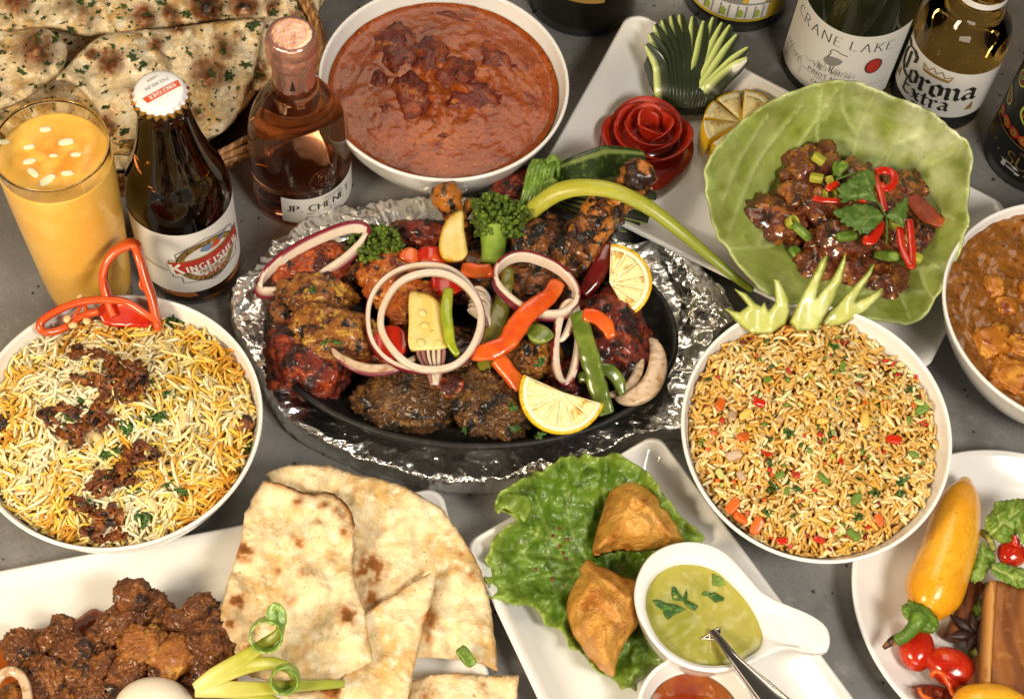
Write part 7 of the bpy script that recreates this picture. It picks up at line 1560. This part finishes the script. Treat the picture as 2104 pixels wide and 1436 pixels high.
for i, (pp, vl, z0, lb) in enumerate(ML):
    q = straight([Zp(*p) for p in pp], 4); q = q + np.stack([np.sin(np.arange(len(q)) * 2.1), np.cos(np.arange(len(q)) * 2.1)], -1) * 1.3; vlp = [[Zp(*p) for p in l] for l in vl]
    sheet('mint_leaf', q, lambda u, v, e: z0 + .004 * np.clip(e / 22, 0, 1) - veins(u, v, vlp, 5) * .0022 + fb2(u, v, .05, 2, i) * .0018, 3.6, .0006, MINT, round_=False, attrs={'vein': lambda u, v, e: veins(u, v, vlp, 2.2) * .8}, label=lb, cat='mint leaf', group='mint leaves on the round plate')
wb = thing('wooden_board', P(2075, 1350, .02), 'brown wooden block with a pale cut edge at the bottom right corner', 'board')
sheet('face', [Zp(*p) for p in [(878, 782), (1000, 815), (1150, 850), (1150, 1600), (845, 1600), (842, 1440), (858, 1100)]], .040, 12, .016, WOOD, wb, round_=False)
sheet('edge', [Zp(*p) for p in [(850, 778), (877, 782), (857, 1100), (841, 1440), (844, 1600), (818, 1600), (818, 1440), (834, 1100)]], .0405, 8, .017, WOODE, wb, round_=False)
def stick(name, pp, r, m, lb, cat, n=12, group=None):
    path = px_path([(*Zp(x, y), z) for x, y, z in pp], 5); V, Fc = tube_vf(path, np.interp(np.linspace(0, 1, len(path)), np.linspace(0, 1, len(r)), r), n); V = V + np.stack([fbm(V * 260, 2, s) for s in range(3)], -1) * .0006
    return obj(name, V, Fc, m, label=lb, cat=cat, group=group)
stick('cinnamon_stick', [(775, 800, .018), (700, 950, .016), (622, 1108, .014)], [.0046, .0050, .0046], CINN, 'cinnamon stick lying along the yellow pepper', 'cinnamon', group='cinnamon sticks')
stick('cinnamon_stick', [(845, 1180, .016), (790, 1300, .016), (735, 1480, .016)], [.005, .010, .014], CINN, 'broad tan cinnamon bark beside the wooden board', 'cinnamon', group='cinnamon sticks')
stick('cardamom_pod', [(705, 1190, .014), (760, 1192, .016), (825, 1180, .014)], [.001, .0048, .001], CARD, 'green cardamom pod below the star anise', 'cardamom', group='cardamom pods')
stick('cardamom_pod', [(740, 1220, .012), (765, 1270, .014), (770, 1310, .012)], [.001, .0045, .001], CARD, 'cardamom pod right of the lowest cherry tomato', 'cardamom', group='cardamom pods')
stick('herb_twig', [(795, 515, .030), (835, 550, .034), (862, 620, .034)], [.0022, .0024, .0018], CARD, 'thin brown twig between the two left mint leaves', 'twig')
an_ = thing('star_anise', P(*Zp(768, 1080), .018), 'dark star anise beside the wooden board', 'spice'); ca_ = P(*Zp(768, 1080), .020)
for i in range(8):
    a = i * PI / 4 + .25; L_ = .0165 * (1 + .25 * math.sin(i * 2.3)); t = np.linspace(0, 1, 8); d = np.array([math.cos(a), math.sin(a), .1])
    V, Fc = tube_vf(ca_ + np.outer(t * L_, d), (np.interp(t, [0, .5, 1], [.0012, .0034, .0004]), np.interp(t, [0, .5, 1], [.0012, .0026, .0004])), n=10); obj('pod', V, Fc, ANISE, an_)
sheet('dried_chilli', [Zp(*p) for p in [(415, 1365), (470, 1352), (540, 1355), (600, 1375), (640, 1420), (650, 1480), (560, 1500), (470, 1480), (440, 1420)]], lambda u, v, e: .020 + .006 * np.sqrt(np.clip(e / 18, 0, 1)) + fb2(u, v, .07, 3, 4) * .004, 4, .001, HUSK, round_=False, label='papery dark red dried chilli husk at the bottom edge', cat='chilli', group='dried chillies')
stick('saffron_strand', [(515, 1310, .030), (545, 1282, .034), (580, 1300, .034), (620, 1370, .032), (665, 1450, .028)], [.0009, .0014, .0014, .0013, .0012], ORPEP, 'orange dried strand looping over the lowest cherry tomato', 'spice')
stick('saffron_strand', [(450, 1370, .028), (465, 1410, .030), (520, 1440, .030)], [.0008, .0012, .001], ORPEP, 'short orange strand on the dried chilli husk', 'spice')
V, Fc = blob_vf(P(*Zp(850, 1482), .040), (.022, .013, .010), 0, 4, .05, 1, 3); obj('yellow_pepper_end', V, Fc, YPEP, label='yellow vegetable end cut off by the bottom edge', cat='pepper')
V, Fc = blob_vf(P(*Zp(697, 1418), .026), (.0035, .005, .002), 0, 8, .4, 2, 3); obj('flower_bud', V, Fc, GRPEP, label='small green and white bud at the bottom edge by the cinnamon bark', cat='spice')
